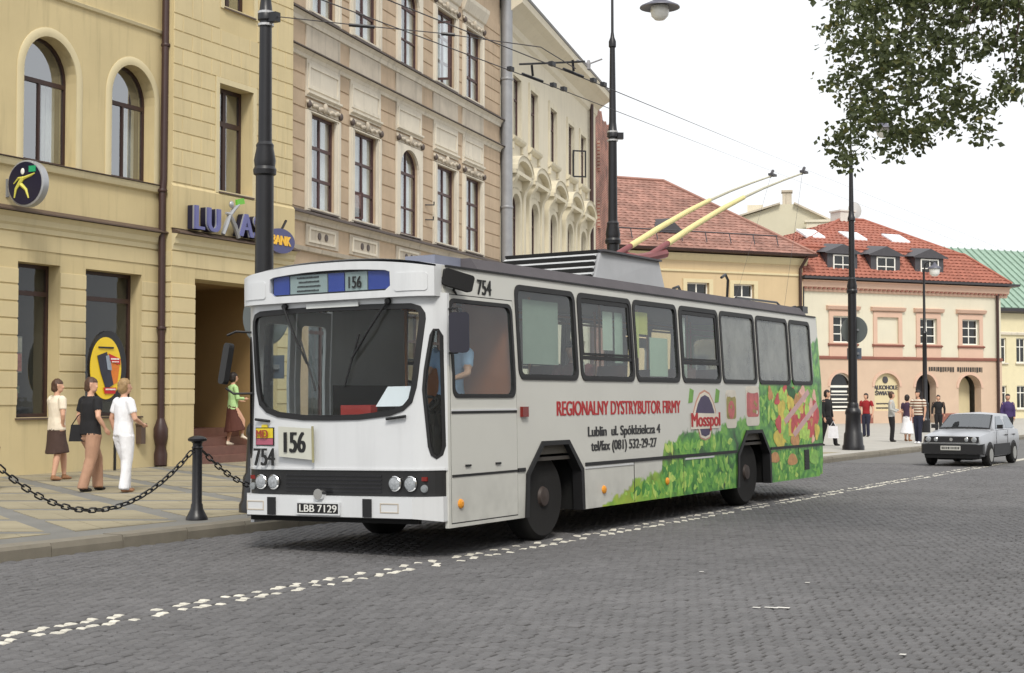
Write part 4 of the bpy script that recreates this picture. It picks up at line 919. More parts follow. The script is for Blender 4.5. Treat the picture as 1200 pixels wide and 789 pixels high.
# side paint: grey-white panels that turn into a printed field of leaves towards the rear
def side_paint():
    m = bpy.data.materials.new('bus_side_paint'); m.use_nodes = True; MATS['bus_side_paint'] = m; t = m.node_tree; N = t.nodes; L = t.links; b = N['Principled BSDF']
    b.inputs['Roughness'].default_value = .34
    tc = N.new('ShaderNodeTexCoord'); sp = N.new('ShaderNodeSeparateXYZ'); L.new(tc.outputs['Object'], sp.inputs[0])
    def mth(op, a, c, cl=False):
        n = N.new('ShaderNodeMath'); n.operation = op; n.use_clamp = cl
        for i, q in enumerate((a, c)):
            if isinstance(q, (int, float)): n.inputs[i].default_value = q
            else: L.new(q, n.inputs[i])
        return n.outputs[0]
    def noise(sc, det=4, vec=None):
        n = N.new('ShaderNodeTexNoise'); n.inputs['Scale'].default_value = sc; n.inputs['Detail'].default_value = det; L.new(vec or tc.outputs['Object'], n.inputs['Vector']); return n
    # height of the leafy edge along the bus
    cv = N.new('ShaderNodeValToRGB'); cr = cv.color_ramp; cr.interpolation = 'LINEAR'
    pts = [(3.4, .10), (3.75, .36), (4.6, .58), (5.35, .66), (5.45, 1.08), (5.75, .95), (5.9, 1.16), (7.2, 1.12), (7.45, 1.20), (8.25, 1.28), (8.75, 1.35), (8.95, 1.9), (12, 1.9)]
    cr.elements[0].position = pts[0][0] / 12; cr.elements[0].color = (pts[0][1] / 2,) * 3 + (1,)
    cr.elements[1].position = 1.0; cr.elements[1].color = (pts[-1][1] / 2,) * 3 + (1,)
    for p in pts[1:-1]:
        e = cr.elements.new(p[0] / 12); e.color = (p[1] / 2,) * 3 + (1,)
    L.new(mth('DIVIDE', sp.outputs['Y'], 12.0), cv.inputs['Fac'])
    edge = mth('MULTIPLY', cv.outputs['Color'], 2.0)
    wob = mth('MULTIPLY', mth('SUBTRACT', noise(6).outputs['Fac'], .5), .34)
    rear = mth('MULTIPLY', mth('GREATER_THAN', sp.outputs['Y'], 11.42), 1.0)
    edge = mth('ADD', mth('ADD', edge, wob), mth('MULTIPLY', rear, .62))
    mask = mth('MULTIPLY', mth('SUBTRACT', edge, sp.outputs['Z']), 22.0, True); mask = mth('MAXIMUM', mask, 0.0, True)
    vo = N.new('ShaderNodeTexVoronoi'); vo.inputs['Scale'].default_value = 5.5; nz = noise(3.0, 3); ad_ = N.new('ShaderNodeVectorMath'); ad_.operation = 'MULTIPLY_ADD'; ad_.inputs[1].default_value = (.35, .35, .35)
    L.new(nz.outputs['Color'], ad_.inputs[0]); L.new(tc.outputs['Object'], ad_.inputs[2]); L.new(ad_.outputs[0], vo.inputs['Vector'])
    leaf = N.new('ShaderNodeValToRGB'); le = leaf.color_ramp
    le.elements[0].position = .05; le.elements[0].color = S(74, 146, 48); le.elements[1].position = 1; le.elements[1].color = S(20, 60, 24)
    for p, c in ((.3, S(116, 178, 62)), (.5, S(78, 150, 56)), (.75, S(46, 112, 42))): le.elements.new(p).color = c
    tone = mth('ADD', mth('MULTIPLY', vo.outputs['Distance'], .95), mth('MULTIPLY', mth('SUBTRACT', noise(2.2, 5).outputs['Fac'], .5), 1.3)); L.new(tone, leaf.inputs['Fac'])
    lime = N.new('ShaderNodeMix'); lime.data_type = 'RGBA'; lime.inputs['B'].default_value = S(176, 190, 60)
    lf = mth('MULTIPLY', mth('SUBTRACT', 6.2, sp.outputs['Y']), .42, True); lf = mth('MULTIPLY', lf, mth('ADD', mth('MULTIPLY', mth('SUBTRACT', noise(3, 4).outputs['Fac'], .42), 3.0), .45), True)
    L.new(lf, lime.inputs['Factor']); L.new(leaf.outputs['Color'], lime.inputs['A'])
    base = N.new('ShaderNodeVectorMath'); base.operation = 'SCALE'; base.inputs[0].default_value = S(204, 204, 198)[:3]
    geo = N.new('ShaderNodeNewGeometry'); grime = mth('MULTIPLY', mth('SUBTRACT', .95, sp.outputs['Z']), mth('MULTIPLY', mth('SUBTRACT', noise(4.5, 6).outputs['Fac'], .30), 1.3), True)     # road dirt thrown up on the skirts
    L.new(mth('SUBTRACT', mth('ADD', mth('MULTIPLY', noise(1.2, 6).outputs['Fac'], .16), .92), mth('MULTIPLY', grime, .75)), base.inputs['Scale'])
    fin = N.new('ShaderNodeMix'); fin.data_type = 'RGBA'; L.new(mask, fin.inputs['Factor']); L.new(base.outputs[0], fin.inputs['A']); L.new(lime.outputs['Result'], fin.inputs['B'])
    L.new(fin.outputs['Result'], b.inputs['Base Color'])
    return m
m_bs = side_paint()
BUS = thing('trolleybus', 'white trolleybus with route 156 board and leafy advert on its rear flank', 'trolleybus', (-9.25, 12.5, -.012))
BUS.rotation_euler = (0, R(-.92), 0)
def tum(x, z): return x - math.copysign(1, x) * (.055 * max(0, (z - 1.8) / 1.1))
def sidemap(sgn, ox=0.0):
    def mp(u, y, z): return (tum(sgn * 1.25, z) + sgn * (-y) , u, z)       # y = depth inwards
    return mp
def wheel_arch(c): return [(c + .70, .29), (c + .68, .76), (c + .33, 1.10), (c - .30, 1.10), (c - .66, .76), (c - .70, .29)]
WF, WR = 2.46, 8.64
WIN = [(1.70, 3.04), (3.16, 4.56), (4.66, 5.96), (6.09, 7.40), (7.51, 8.81), (8.93, 10.27), (10.39, 11.34)]
WZ0, WZ1 = 1.80, 2.77
def side(sgn, mat):
    bot = [(.24, .29)]
    for c in (WF, WR): bot += wheel_arch(c)[::-1]
    outer = bot + [(11.60, .29), (11.74, .36), (11.80, .52), (11.80, 1.8), (11.76, 2.90), (.24, 2.90)]
    holes = [rrect(a, b, WZ0, WZ1, .09) for a, b in WIN]
    if sgn > 0: holes.append(rect(.285, 1.625, .325, 2.62))
    else: holes = [rrect(a, b, WZ0, WZ1, .09) for a, b in WIN if not (a < 2 or 4.6 < a < 5 or 8.9 < a < 9)] + [rect(.30, 1.62, .34, 2.6), rect(4.62, 6.0, .34, 2.6), rect(9.42, 10.35, .34, 2.6)]
    return MB().plate(outer, holes, 0, .045, mp=sidemap(sgn), cz=(1.8,)).build('side_panel', mat, BUS)
sl_ = side(1, [m_bs]); sr_ = side(-1, [m_bw])
# driver's door with its own window
dwin = rrect(.33, 1.585, 1.58, 2.57, .09)
door = MB().plate(rect(.298, 1.612, .338, 2.61), [dwin], -.002, .04, mp=sidemap(1), cz=(1.8,)).build('driver_door', m_bs, BUS)
def ring(par, loop_in, loop_out, mp, y0, y1, mat, name='rubber_seal'): return MB().plate(loop_out, [loop_in], y0, y1, mp=mp, cz=(1.8,)).build(name, mat, par)
ring(door, rrect(.365, 1.55, 1.615, 2.535, .08), rrect(.325, 1.59, 1.575, 2.575, .09), sidemap(1), -.012, .03, m_rub)
MB().plate(rrect(.36, 1.555, 1.61, 2.54, .08), (), .008, .014, mp=sidemap(1), cz=(1.8,)).build('pane', m_busg, door)
for z in (.80, 1.43): MB().box(1.246, 1.258, .30, 1.61, z - .012, z + .012).build('trim_strip', m_rub, door)
MB().box(1.25, 1.262, .30, 1.61, 1.444, 1.462).build('trim_strip', m_bw, door)
for y in (.55, 1.15): MB().box(1.25, 1.266, y, y + .10, .885, .905).build('hinge', m_rub, door)
ring(BUS, rect(.299, 1.611, .339, 2.609), rect(.28, 1.63, .32, 2.625), sidemap(1), .004, .05, m_rub, 'door_seal')
for sgn in (1, -1):
    for k, (a, b) in enumerate(WIN):
        if sgn < 0 and (a < 2 or 4.6 < a < 5 or 8.9 < a < 9): continue
        f = ring(BUS, rrect(a + .03, b - .03, WZ0 + .03, WZ1 - .03, .07), rrect(a - .03, b + .03, WZ0 - .03, WZ1 + .03, .11), sidemap(sgn), -.012, .035, m_rub, 'window')
        if sgn > 0: f['label'] = 'side window with black rubber seal'
        MB().plate(rrect(a + .025, b - .025, WZ0 + .025, WZ1 - .025, .07), (), .008, .014, mp=sidemap(sgn), cz=()).build('pane', m_busf if (sgn > 0 and k >= 4) else m_busg, f)
        if k in (1, 3): MB().plate(rect(a + .03, b - .03, 2.02, 2.065), (), -.006, .03, mp=sidemap(sgn)).build('slider_rail', m_rub, f); MB().plate(rect(a + .035, b - .035, 2.07, WZ1 - .035), [rect(a + .085, b - .085, 2.10, WZ1 - .085)], -.004, .004, mp=sidemap(sgn)).build('slider_frame', m_rub, f)
# printed marks seen on the film of the rear panes
# doors on the kerb side
for a, b in ((.32, .95), (.97, 1.60), (4.64, 5.30), (5.32, 5.98), (9.44, 10.33)):
    dd = MB().plate(rect(a, b, .36, 2.58), [rrect(a + .09, b - .09, .95, 2.42, .06)], .004, .04, mp=sidemap(-1), cz=(1.8,)).build('passenger_door', m_bw, BUS)
    MB().plate(rrect(a + .085, b - .085, .945, 2.425, .06), (), .015, .02, mp=sidemap(-1), cz=(1.8,)).build('pane', m_busg, dd)
# belt mouldings, skirt joints, marker lamps
for a, b in ((3.20, 7.95), (9.34, 11.76), (1.62, 1.78)): MB().box(1.246, 1.262, a, b, .785, .825).build('belt_moulding', m_rub, BUS)
for a, b in ((3.2, 4.5), (6.1, 7.1)): MB().box(1.247, 1.258, a, b, .752, .775).build('trim_strip', m_bw, BUS)
for y in (4.52, 6.04, 7.92, 10.6): MB().box(1.2485, 1.2535, y - .006, y + .006, .30, .78).build('panel_joint', m_rub, BUS)
for y, z in ((.45, .52), (3.67, .49), (5.50, .50)): MB().lathe([(0, .0), (.05, .0), (.045, .02), (.02, .03), (0, .03)], (1.25, y, z), 12, ax='x').build('marker_lamp', m_orl, BUS)
MB().box(1.25, 1.285, 1.69, 1.82, 1.37, 1.48).build('marker_lamp', m_redl, BUS)
vt = MB().box(1.246, 1.256, 10.86, 11.10, .42, .74)
for k in range(6): vt.box(1.256, 1.262, 10.88, 11.08, .45 + .05 * k, .465 + .05 * k)
vt.build('vent', m_rub, BUS)
MB().box(1.19, 1.205, 11.40, 11.72, 2.13, 2.145).build('trim_strip', m_rub, BUS)
# wheel arches and wheels
for c in (WF, WR):
    for sgn in (1, -1):
        oA = wheel_arch(c); iA = [(c + .63, .29), (c + .61, .735), (c + .30, 1.05), (c - .27, 1.05), (c - .60, .735), (c - .63, .29)]
        MB().plate(oA + iA[::-1], (), -.02, .10, mp=sidemap(sgn)).build('wheel_arch_trim', m_rub, BUS)
    MB().box(-1.19, 1.19, c - .72, c - .69, .29, 1.14).box(-1.19, 1.19, c + .69, c + .72, .29, 1.14).box(-1.19, 1.19, c - .72, c + .72, 1.12, 1.15).build('wheel_housing', m_und, BUS)
def wheel(x, y, sgn):
    t = MB().lathe([(.27, -.13), (.43, -.14), (.475, -.10), (.49, -.04), (.49, .04), (.475, .10), (.43, .14), (.27, .13)], (x, y, .478), 40, ax='x')
    o = t.build('wheel', M('tyre_rubber', S(24, 23, 23), .9, .15, 8, .15, 60), BUS, smooth=35); o['label'] = 'road wheel'
    s_ = sgn
    r = MB().lathe([(.275, .09 * s_), (.27, .05 * s_), (.22, .03 * s_), (.17, .06 * s_), (.13, .10 * s_), (.10, .16 * s_), (0, .17 * s_)], (x, y, .478), 28, ax='x')
    for k in range(10):
        q = 2 * math.pi * k / 10; r.lathe([(.018, 0), (.018, .03 * s_), (0, .03 * s_)], (x + .07 * s_, y + .165 * math.cos(q), .478 + .165 * math.sin(q)), 6, ax='x')
    r.build('rim', M('dark_rim', S(62, 52, 48), .6, .25, 9), o, smooth=40)
for c in (2.40, 8.62):
    for sgn in (1, -1): wheel(sgn * .99, c, sgn)
# underbody, floor, ceiling
MB().box(-1.18, 1.18, .55, 1.66, .34, .40).box(-1.18, 1.18, 3.22, 7.88, .34, .40).box(-1.18, 1.18, 9.4, 11.6, .36, .42).box(-.3, .3, .5, 11.5, .34, .85).box(-.9, .9, 2.3, 2.5, .40, .55).box(-.9, .9, 8.5, 8.7, .36, .55).build('underbody', m_und, BUS)
MB().box(-1.20, 1.20, .3, 11.6, .88, .92).build('floor', M('bus_floor', S(70, 66, 62), .7, .15, 3), BUS)
# roof: arched sheet from gutter to gutter, front brow included
n = 12; prof = [(-1.195 + 2.39 * i / n, 2.90 + .105 * (1 - abs(-1 + 2 * i / n) ** 2.6)) for i in range(n + 1)]
rv = [(x, .06 + .05 * x * x, z) for x, z in prof] + [(x, 11.74, z) for x, z in prof] + [(x, .06 + .05 * x * x, z - .05) for x, z in prof] + [(x, 11.74, z - .05) for x, z in prof]
k = n + 1
MB().add(rv, [(i, i + 1, k + i + 1, k + i) for i in range(n)] + [(2 * k + i, 3 * k + i, 3 * k + i + 1, 2 * k + i + 1) for i in range(n)] + [(0, k, 3 * k, 2 * k), (n, 2 * k + n, 3 * k + n, k + n)]).build('roof', m_bw, BUS, smooth=40)
gtr = MB()
for sgn in (1, -1): gtr.box(sgn * 1.2 - .012, sgn * 1.2 + .012, .30, 11.7, 2.885, 2.905)
gtr.build('gutter', m_rub, BUS)
for sgn in (1, -1):   # grey walkway boards along the roof edges
    MB().add([(sgn * 1.185, .95, 2.91), (sgn * 1.185, 11.3, 2.91), (sgn * 1.10, 11.3, 3.03), (sgn * 1.10, .95, 3.03), (sgn * .85, .95, 3.035), (sgn * .85, 11.3, 3.035), (sgn * .85, .95, 2.97), (sgn * .85, 11.3, 2.97)],
             [(0, 1, 2, 3), (3, 2, 5, 4), (4, 5, 7, 6), (0, 3, 4, 6), (1, 7, 5, 2), (0, 6, 7, 1)]).build('roof_walkway', m_roofg, BUS)
MB().box(.62, .98, .45, 1.35, 2.94, 3.035).build('roof_hatch', M('blue_grey_box', S(120, 124, 140), .6, .1, 3), BUS)
rr_ = MB().tube([(.8, 9.2, 3.05), (.8, 9.2, 3.10), (.8, 11.0, 3.12), (.8, 11.3, 3.02)], .018, 6).tube([(.95, 11.1, 3.0), (.95, 11.45, 3.06), (.95, 11.6, 2.98)], .03, 6).box(.8, 1.15, 11.25, 11.5, 2.95, 3.06)
rr_.build('roof_rail', m_black, BUS)
MB().tube([(.55, 9.45, 3.0), (.55, 9.52, 3.40), (.55, 9.42, 3.48), (.55, 9.25, 3.42)], .022, 6).build('pole_hook', m_black, BUS, smooth=60)
MB().tube([(.55, 7.4, 3.0), (.55, 7.42, 3.14), (.55, 7.60, 3.18), (.55, 7.75, 3.05)], .022, 6).build('pole_hook', m_black, BUS, smooth=60)
# rear end
MB().plate([(-1.24, .32), (1.24, .32), (1.24, 1.8), (1.19, 2.9), (.8, 2.96), (-.8, 2.96), (-1.19, 2.9), (-1.24, 1.8)], [rrect(-1.0, 1.0, 1.75, 2.6, .1)], 11.72, 11.79).build('rear_panel', M('bus_rear_green', S(120, 160, 60), .4, .3, 2), BUS)
MB().plate(rrect(-1.02, 1.02, 1.73, 2.62, .1), (), 11.74, 11.75).build('rear_window', m_busf, BUS)
# --- front end
def fy(x): return .045 * (x / .95) ** 2 + .165 * (max(0, abs(x) - .95) / .30) ** 2
def frontmap(dy=0.0):
    def mp(u, y, z): return (u, fy(u) + y + dy + .012 * max(0, z - 1.4) ** 2, z)
    return mp
CU = [q * s_ for q in (.2, .4, .6, .8, .95, 1.0, 1.05, 1.1, 1.15, 1.2) for s_ in (1, -1)]
def wsl(e):   # windscreen outline grown by e
    half = [(0, 1.40 - e), (.35, 1.405 - e), (.70, 1.44 - e), (.86, 1.49 - e), (.935 + e * .7, 1.56 - e * .7), (.97 + e, 1.68), (.99 + e, 1.82), (1.055 + e, 2.36), (1.05 + e, 2.42), (1.02 + e * .7, 2.465 + e * .7), (.95, 2.485 + e), (.5, 2.495 + e), (0, 2.50 + e)]
    return half + [(-x, z) for x, z in half[::-1][1:-1]]
def wedge(e, s_):
    P = [(1.135 - e, 2.20), (1.15, 2.25 + e), (1.19, 2.25 + e), (1.21 + e, 2.19), (1.222 + e, 1.10), (1.205 + e * .7, 1.02 - e * .7), (1.17, .985 - e), (1.135 - e * .7, 1.02 - e * .7), (1.115 - e, 1.10), (1.07 - e, 1.66), (1.085 - e, 1.85)]
    P = [(s_ * x, z) for x, z in P]; return P if s_ > 0 else P[::-1]
fp = MB().plate([(-1.245, .86), (1.245, .86), (1.245, 2.62), (-1.245, 2.62)], [wsl(.012), wedge(.004, 1), wedge(.004, -1)], 0, .04, mp=frontmap(), cu=CU, cz=(1.4, 1.9, 2.3))
fpo = fp.build('front_panel', m_bw, BUS, smooth=25)
wo = MB().plate(wsl(.035), [wsl(-.02)], -.014, .03, mp=frontmap(), cu=CU, cz=(1.9, 2.3)).build('windscreen', m_rub, BUS)
MB().plate(wsl(-.012), (), .010, .016, mp=frontmap(), cu=CU, cz=(1.9, 2.3)).build('pane', m_ws, wo, smooth=60)
for s_ in (1, -1):
    q = MB().plate(wedge(.012, s_), [wedge(-.012, s_)], -.010, .03, mp=frontmap(), cu=CU).build('quarter_window', m_rub, BUS)
    MB().plate(wedge(-.006, s_), (), .008, .013, mp=frontmap(), cu=CU).build('pane', m_ws, q)
# brow with the destination box
def brow(x): return 2.88 + .09 * (1 - (abs(x) / 1.2) ** 2.2)
xs_ = [-1.2 + 2.4 * i / 24 for i in range(25)]
dz0 = lambda x: 2.645; dz1 = lambda x: 2.80 + .085 * (1 - (abs(x) / .78) ** 2.0) + .02
disp = [(-.70, 2.655), (.70, 2.655), (.76, 2.70), (.755, 2.84)] + [(x, 2.855 + .035 * (1 - (abs(x) / .74) ** 2)) for x in (.70, .5, .3, .1, -.1, -.3, -.5, -.70)] + [(-.755, 2.84), (-.76, 2.70)]
bo = MB().plate([(-1.2, 2.585), (1.2, 2.585)] + [(x, brow(x)) for x in xs_[::-1]], [disp], -.075, .06, mp=lambda u, y, z: (u, fy(u) * .8 + y + .02, z), cu=CU, cz=(2.75,)).build('brow', m_bw, BUS, smooth=25)
for s_ in (-1, 1): MB().plate(rrect(s_ * .98 - .17, s_ * .98 + .17, 2.64, 2.82, .03), (), -.085, -.07, mp=lambda u, y, z: (u, fy(u) * .8 + y + .02, z), cu=CU).build('brow_pad', m_bw, bo)
m_dblu = M('display_blue', S(36, 64, 150), .4, .12, 3); m_dgry = M('display_grey', S(160, 174, 164), .5, .08, 4); m_pr = M('print_black', S(24, 24, 24), .6)
dmap = lambda u, y, z: (u, fy(u) * .8 + y + .02, z)
db = MB().plate(disp, (), -.02, -.01, mp=dmap, cu=CU).build('destination_box', m_rub, BUS)
for a, b, mt in ((-.73, -.52, m_dblu), (-.01, .185, m_dblu), (.48, .73, m_dblu), (-.505, -.025, m_dgry), (.20, .465, m_dgry)):
    MB().plate(rect(a, b, 2.675, 2.862), (), -.036, -.021, mp=dmap, cu=CU).build('display_panel', mt, db)
rb = random.Random(3)
for k in range(4):
    x = -.42 + .03 * rb.random(); zz = 2.835 - .045 * k; bars = MB()
    while x < -.10 - .04 * rb.random():
        q = .005 + .009 * rb.random(); bars.box(x, x + q, -.0225 + fy(x), -.018 + fy(x), zz - .009, zz + .007 + .004 * rb.random()); x += q + .007
    bars.build('print_line', m_pr, db)
text('route_number', '156', m_pr, db, (.225, -.024, 2.70), .17, sx=.72, bold=.006, ext=.001)
MB().plate(rrect(-.755, .755, 2.66, 2.87, .05), (), -.05, -.046, mp=dmap, cu=CU).build('display_glass', glass('display_cover', (.9, .92, .95, 1), 1.3, .05, .02), db)
# grille band, lamps, bumper
gb = MB().plate(rect(-1.22, 1.22, .60, .862), (), .005, .045, mp=frontmap(), cu=CU).build('grille_band', M('grille_black', S(26, 26, 27), .5, .2, 6), BUS)
for k in range(5): MB().plate(rect(-.60, .60, .64 + .04 * k, .655 + .04 * k), (), -.002, .008, mp=frontmap(), cu=CU).build('grille_slat', m_black, gb)
MB().plate(rect(-1.23, 1.23, .864, .885), (), -.01, .02, mp=frontmap(), cu=CU).build('trim_strip', m_bw, BUS)
for x in (-.93, -.755, .765, .94):
    h = MB().lathe([(.0, -.01), (.073, -.01), (.077, -.025), (.067, -.035), (.064, -.02), (.03, -.0), (0, .0)], (x, fy(x) - .0, .735), 20, ax='y').build('headlight', m_chr, BUS, smooth=40)
    MB().lathe([(0, -.042), (.035, -.040), (.062, -.033), (.065, -.022), (0, -.022)], (x, fy(x), .735), 20, ax='y').build('lens', m_lens, h, smooth=60)
for x in (-1.09, 1.07): MB().lathe([(0, -.03), (.035, -.025), (.04, -.005), (0, 0)], (x, fy(x), .685), 14, ax='y').build('side_light', M('dull_lens', S(130, 134, 136), .2), BUS, smooth=40); MB().box(x - .03, x + .03, fy(x) - .012, fy(x) + .01, .76, .80).build('indicator', m_redl, BUS)
def bmap(z0, z1, e=0.0): return [(-1.235, .24), (-1.235, .16), (-1.03 - e, -.085 - e), (1.03 + e, -.085 - e), (1.235, .16), (1.235, .24)]
bp_ = bmap(0, 0); nb = len(bp_)
bz0 = [.36, .36, .40, .40, .36, .36]
MB().add([(x, y, z) for (x, y), z in zip(bp_, bz0)] + [(x, y, .605) for x, y in bp_], [tuple(range(nb)), tuple(range(nb, 2 * nb))] + [(i, (i + 1) % nb, nb + (i + 1) % nb, nb + i) for i in range(nb)]).build('bumper', m_bw, BUS)
for x in (-.70, .50): MB().box(x - .05, x + .05, -.105, -.08, .405, .585).build('bumper_pad', m_rub, BUS)
for x in (-.93, .75): MB().plate(rect(x - .10, x + .12, .45, .545), [rect(x - .09, x + .11, .46, .535)], -.09, -.083).build('step_recess', m_stoned, BUS)
pl_ = MB().box(-.36, .165, -.112, -.087, .425, .535).build('number_plate', M('plate_black', S(22, 22, 24), .5), BUS)
text('plate_text', 'LBB 7129', M('plate_white', S(220, 220, 215), .5), pl_, (-.335, -.114, .445), .105, width=.47, bold=.002, ext=.001)
MB().plate(rect(-.37, .175, .416, .544), [rect(-.355, .16, .43, .53)], -.115, -.09).build('plate_frame', m_bw, pl_)
MB().lathe([(.025, -.13), (.055, -.13), (.06, -.10), (.055, -.06), (.025, -.06)], (-.08, 0, .625), 18, ax='y').build('tow_eye', m_chr, BUS, smooth=40)
MB().plate(rect(-1.05, 1.05, .34, .41), (), .0, .05).build('valance', m_und, BUS)
# 156 board, 754 number and city emblem
bd = MB().plate([(-.66, 1.31), (-.20, 1.285), (-.195, .965), (-.655, 1.0)], (), -.05, -.03, mp=frontmap()).build('route_board', M('board_grey', S(196, 196, 184), .5, .05), BUS)
MB().tube([(-.20, fy(.26) - .055, 1.31), (-.195, fy(.26) - .055, .94)], .012, 6).build('board_rail', M('olive_trim', S(150, 145, 110), .5), bd)
text('route_number', '156', m_pr, bd, (-.61, fy(.5) - .056, 1.045), .30, sx=.70, bold=.016, ext=.002)
text('fleet_number', '754', m_pr, BUS, (-1.02, fy(.87) - .026, .905), .26, rot=(R(90), 0, R(-5)), sx=.78, bold=.012, ext=.002)
emb = MB().plate(rect(-1.02, -.755, 1.11, 1.30), (), -.012, -.002, mp=frontmap()).build('emblem', m_pr, BUS)
MB().plate(rect(-1.01, -.765, 1.12, 1.185), (), -.016, -.011, mp=frontmap()).build('emblem_field', M('emblem_mauve', S(170, 90, 110), .5), emb)
MB().plate(rect(-1.01, -.765, 1.19, 1.29), (), -.016, -.011, mp=frontmap()).build('emblem_field', M('emblem_yellow', S(222, 200, 50), .5), emb)
text('emblem_letters', 'MD', M('emblem_dark', S(150, 60, 40), .5), emb, (-.995, fy(.88) - .022, 1.195), .115, rot=(R(90), 0, R(-5)), bold=.006, ext=.001)
MB().plate([(-.93, 1.30), (-.84, 1.30), (-.85, 1.33), (-.92, 1.33)], (), -.014, -.004, mp=frontmap()).build('emblem_field', MATS['emblem_yellow'], emb)
for x0, x1, z0, z1 in ((-1.0, -.80, 1.385, 1.365), (.68, .90, 1.375, 1.40)): MB().tube([(x0, fy(x0) - .03, z0), (x1, fy(x1) - .03, z1)], .016, 6).build('grab_handle', m_rub, BUS)
# wipers
for x0, x1, z1 in ((-.59, -.28, 1.95), (.70, .28, 1.98)):
    wq = MB().tube([(x0, fy(x0) - .03, 2.545), ((x0 + x1) / 2, -.045, 2.25), (x1, -.03, z1)], .012, 6).lathe([(.03, -.03), (.035, 0)], (x0, fy(x0), 2.55), 10, ax='y').tube([(x1 - .18 * (1 if x1 > 0 else -1) * -.5, -.018, z1 + .25), (x1 + (.10 if x1 < 0 else -.10), -.018, z1 - .28)], .010, 5)
    wq.build('wiper', m_rub, BUS)
MB().plate(rect(-.30, .35, 2.515, 2.56), (), -.03, -.005, mp=frontmap(), cu=CU).build('sun_strip', M('pale_strip', S(205, 208, 206), .5), BUS)
# mirrors
mr = MB().tube([(1.2, .50, 2.62), (1.22, .42, 2.66), (1.29, .38, 2.70)], .014, 6).build('mirror', m_rub, BUS)
hd = MB().plate(rrect(-.17, .17, -.085, .085, .03), (), -.035, .035).build('mirror_head', m_rub, mr); hd.location = (1.29, .38, 2.75); hd.rotation_euler = (R(0), R(14), R(58))
mr = MB().tube([(1.22, .30, 2.46), (1.38, .22, 2.46), (1.40, .22, 2.40)], .012, 6).tube([(1.24, .30, 2.02), (1.38, .22, 2.02)], .012, 6).build('mirror', m_rub, BUS)
hd = MB().plate(rrect(-.10, .10, -.20, .20, .04), (), -.03, .03).build('mirror_head', M('mirror_shell', S(34, 34, 48), .5), mr); hd.location = (1.39, .24, 2.22); hd.rotation_euler = (0, 0, R(35))
mr = MB().tube([(-1.15, .18, 2.31), (-1.28, .05, 2.32), (-1.36, .0, 2.28)], .014, 6).tube([(-1.15, .18, 1.66), (-1.3, .03, 1.66), (-1.38, .0, 1.72)], .014, 6).build('mirror', m_rub, BUS)
hd = MB().plate(rrect(-.075, .075, -.22, .22, .05), (), -.03, .03).build('mirror_head', m_rub, mr); hd.location = (-1.375, .0, 1.98); hd.rotation_euler = (R(-8), R(5), R(-25))
# lettering on the flank
m_rt = M('red_vinyl', S(176, 40, 44), .5, .05); m_bt = M('dark_vinyl', S(44, 44, 46), .5, .05)
SR = (R(90), 0, R(90))
def flank(name, body, mat, y, z, size, width, off=.0, par=BUS, x=1.2535):
    return text(name, body, mat, par, (x, y, z), size, rot=SR, ext=.0012, width=width, bold=off)
flank('advert_heading', 'REGIONALNY DYSTRYBUTOR FIRMY', m_rt, 2.51, 1.375, .235, 3.46, .010)
flank('advert_line', 'Lublin  ul. Spółdzielcza 4', m_bt, 3.27, 1.125, .165, 2.04, .007)
flank('advert_line', 'tel/fax (081) 532-29-27', m_bt, 3.36, .955, .165, 1.85, .007)
o = text('fleet_number', '754', m_pr, BUS, (1.212, .89, 2.645), .225, rot=SR, sx=.86, bold=.008, ext=.0012)
# maker's roundel with ribbon, jars and vegetables of the print
def decal(name, loop, mat, x0, par=BUS): return MB().add([(x0, u, z) for u, z in loop] + [(x0 - .003, u, z) for u, z in loop], [tuple(range(len(loop)))] + [(i, (i + 1) % len(loop), len(loop) + (i + 1) % len(loop), len(loop) + i) for i in range(len(loop))]).build(name, mat, par)
def shape(c, z, pts): return [(c + a, z + b) for a, b in pts]
m_rim = M('roundel_rim', S(190, 140, 120), .5); m_nav = M('roundel_navy', S(70, 60, 92), .5); m_cr = M('roundel_cream', S(222, 214, 200), .5)
def roundel(e): 
    P = [(-.40, .10), (-.30, .24), (-.17, .35), (0, .39), (.17, .35), (.30, .24), (.40, .10), (.36, -.06), (.24, -.15), (.17, -.27), (0, -.30), (-.17, -.27), (-.24, -.15), (-.36, -.06)]
    return [(a * e, b * e) for a, b in P]
rd = decal('advert_roundel', shape(6.80, 1.29, roundel(1.0)), m_rim, 1.2545)
decal('roundel_field', shape(6.80, 1.29, roundel(.93)), m_cr, 1.2565, rd); decal('roundel_field', shape(6.80, 1.29, roundel(.82)), m_nav, 1.2585, rd)
decal('ribbon', shape(6.80, 1.25, [(-.50, -.10), (.50, -.10), (.52, .10), (-.48, .12)]), m_cr, 1.2605, rd)
flank('brand_lettering', 'Mosspol', m_rt, 6.30, 1.185, .27, 1.02, .012, rd, 1.263)
for u in (6.33, 7.25): decal('leaf_print', shape(u, 1.60, [(-.09, -.10), (.05, -.09), (.10, .07), (-.03, .10)]), M('leaf_green', S(110, 160, 70), .5, .2, 9), 1.2545)
lv0 = random.Random(8); m_j1 = M('jar_brown', S(150, 140, 80), .5, .25, 9); m_j2 = M('jar_red', S(192, 104, 104), .5, .25, 7); m_jl = M('jar_pale', S(214, 208, 196), .5, .1, 6)
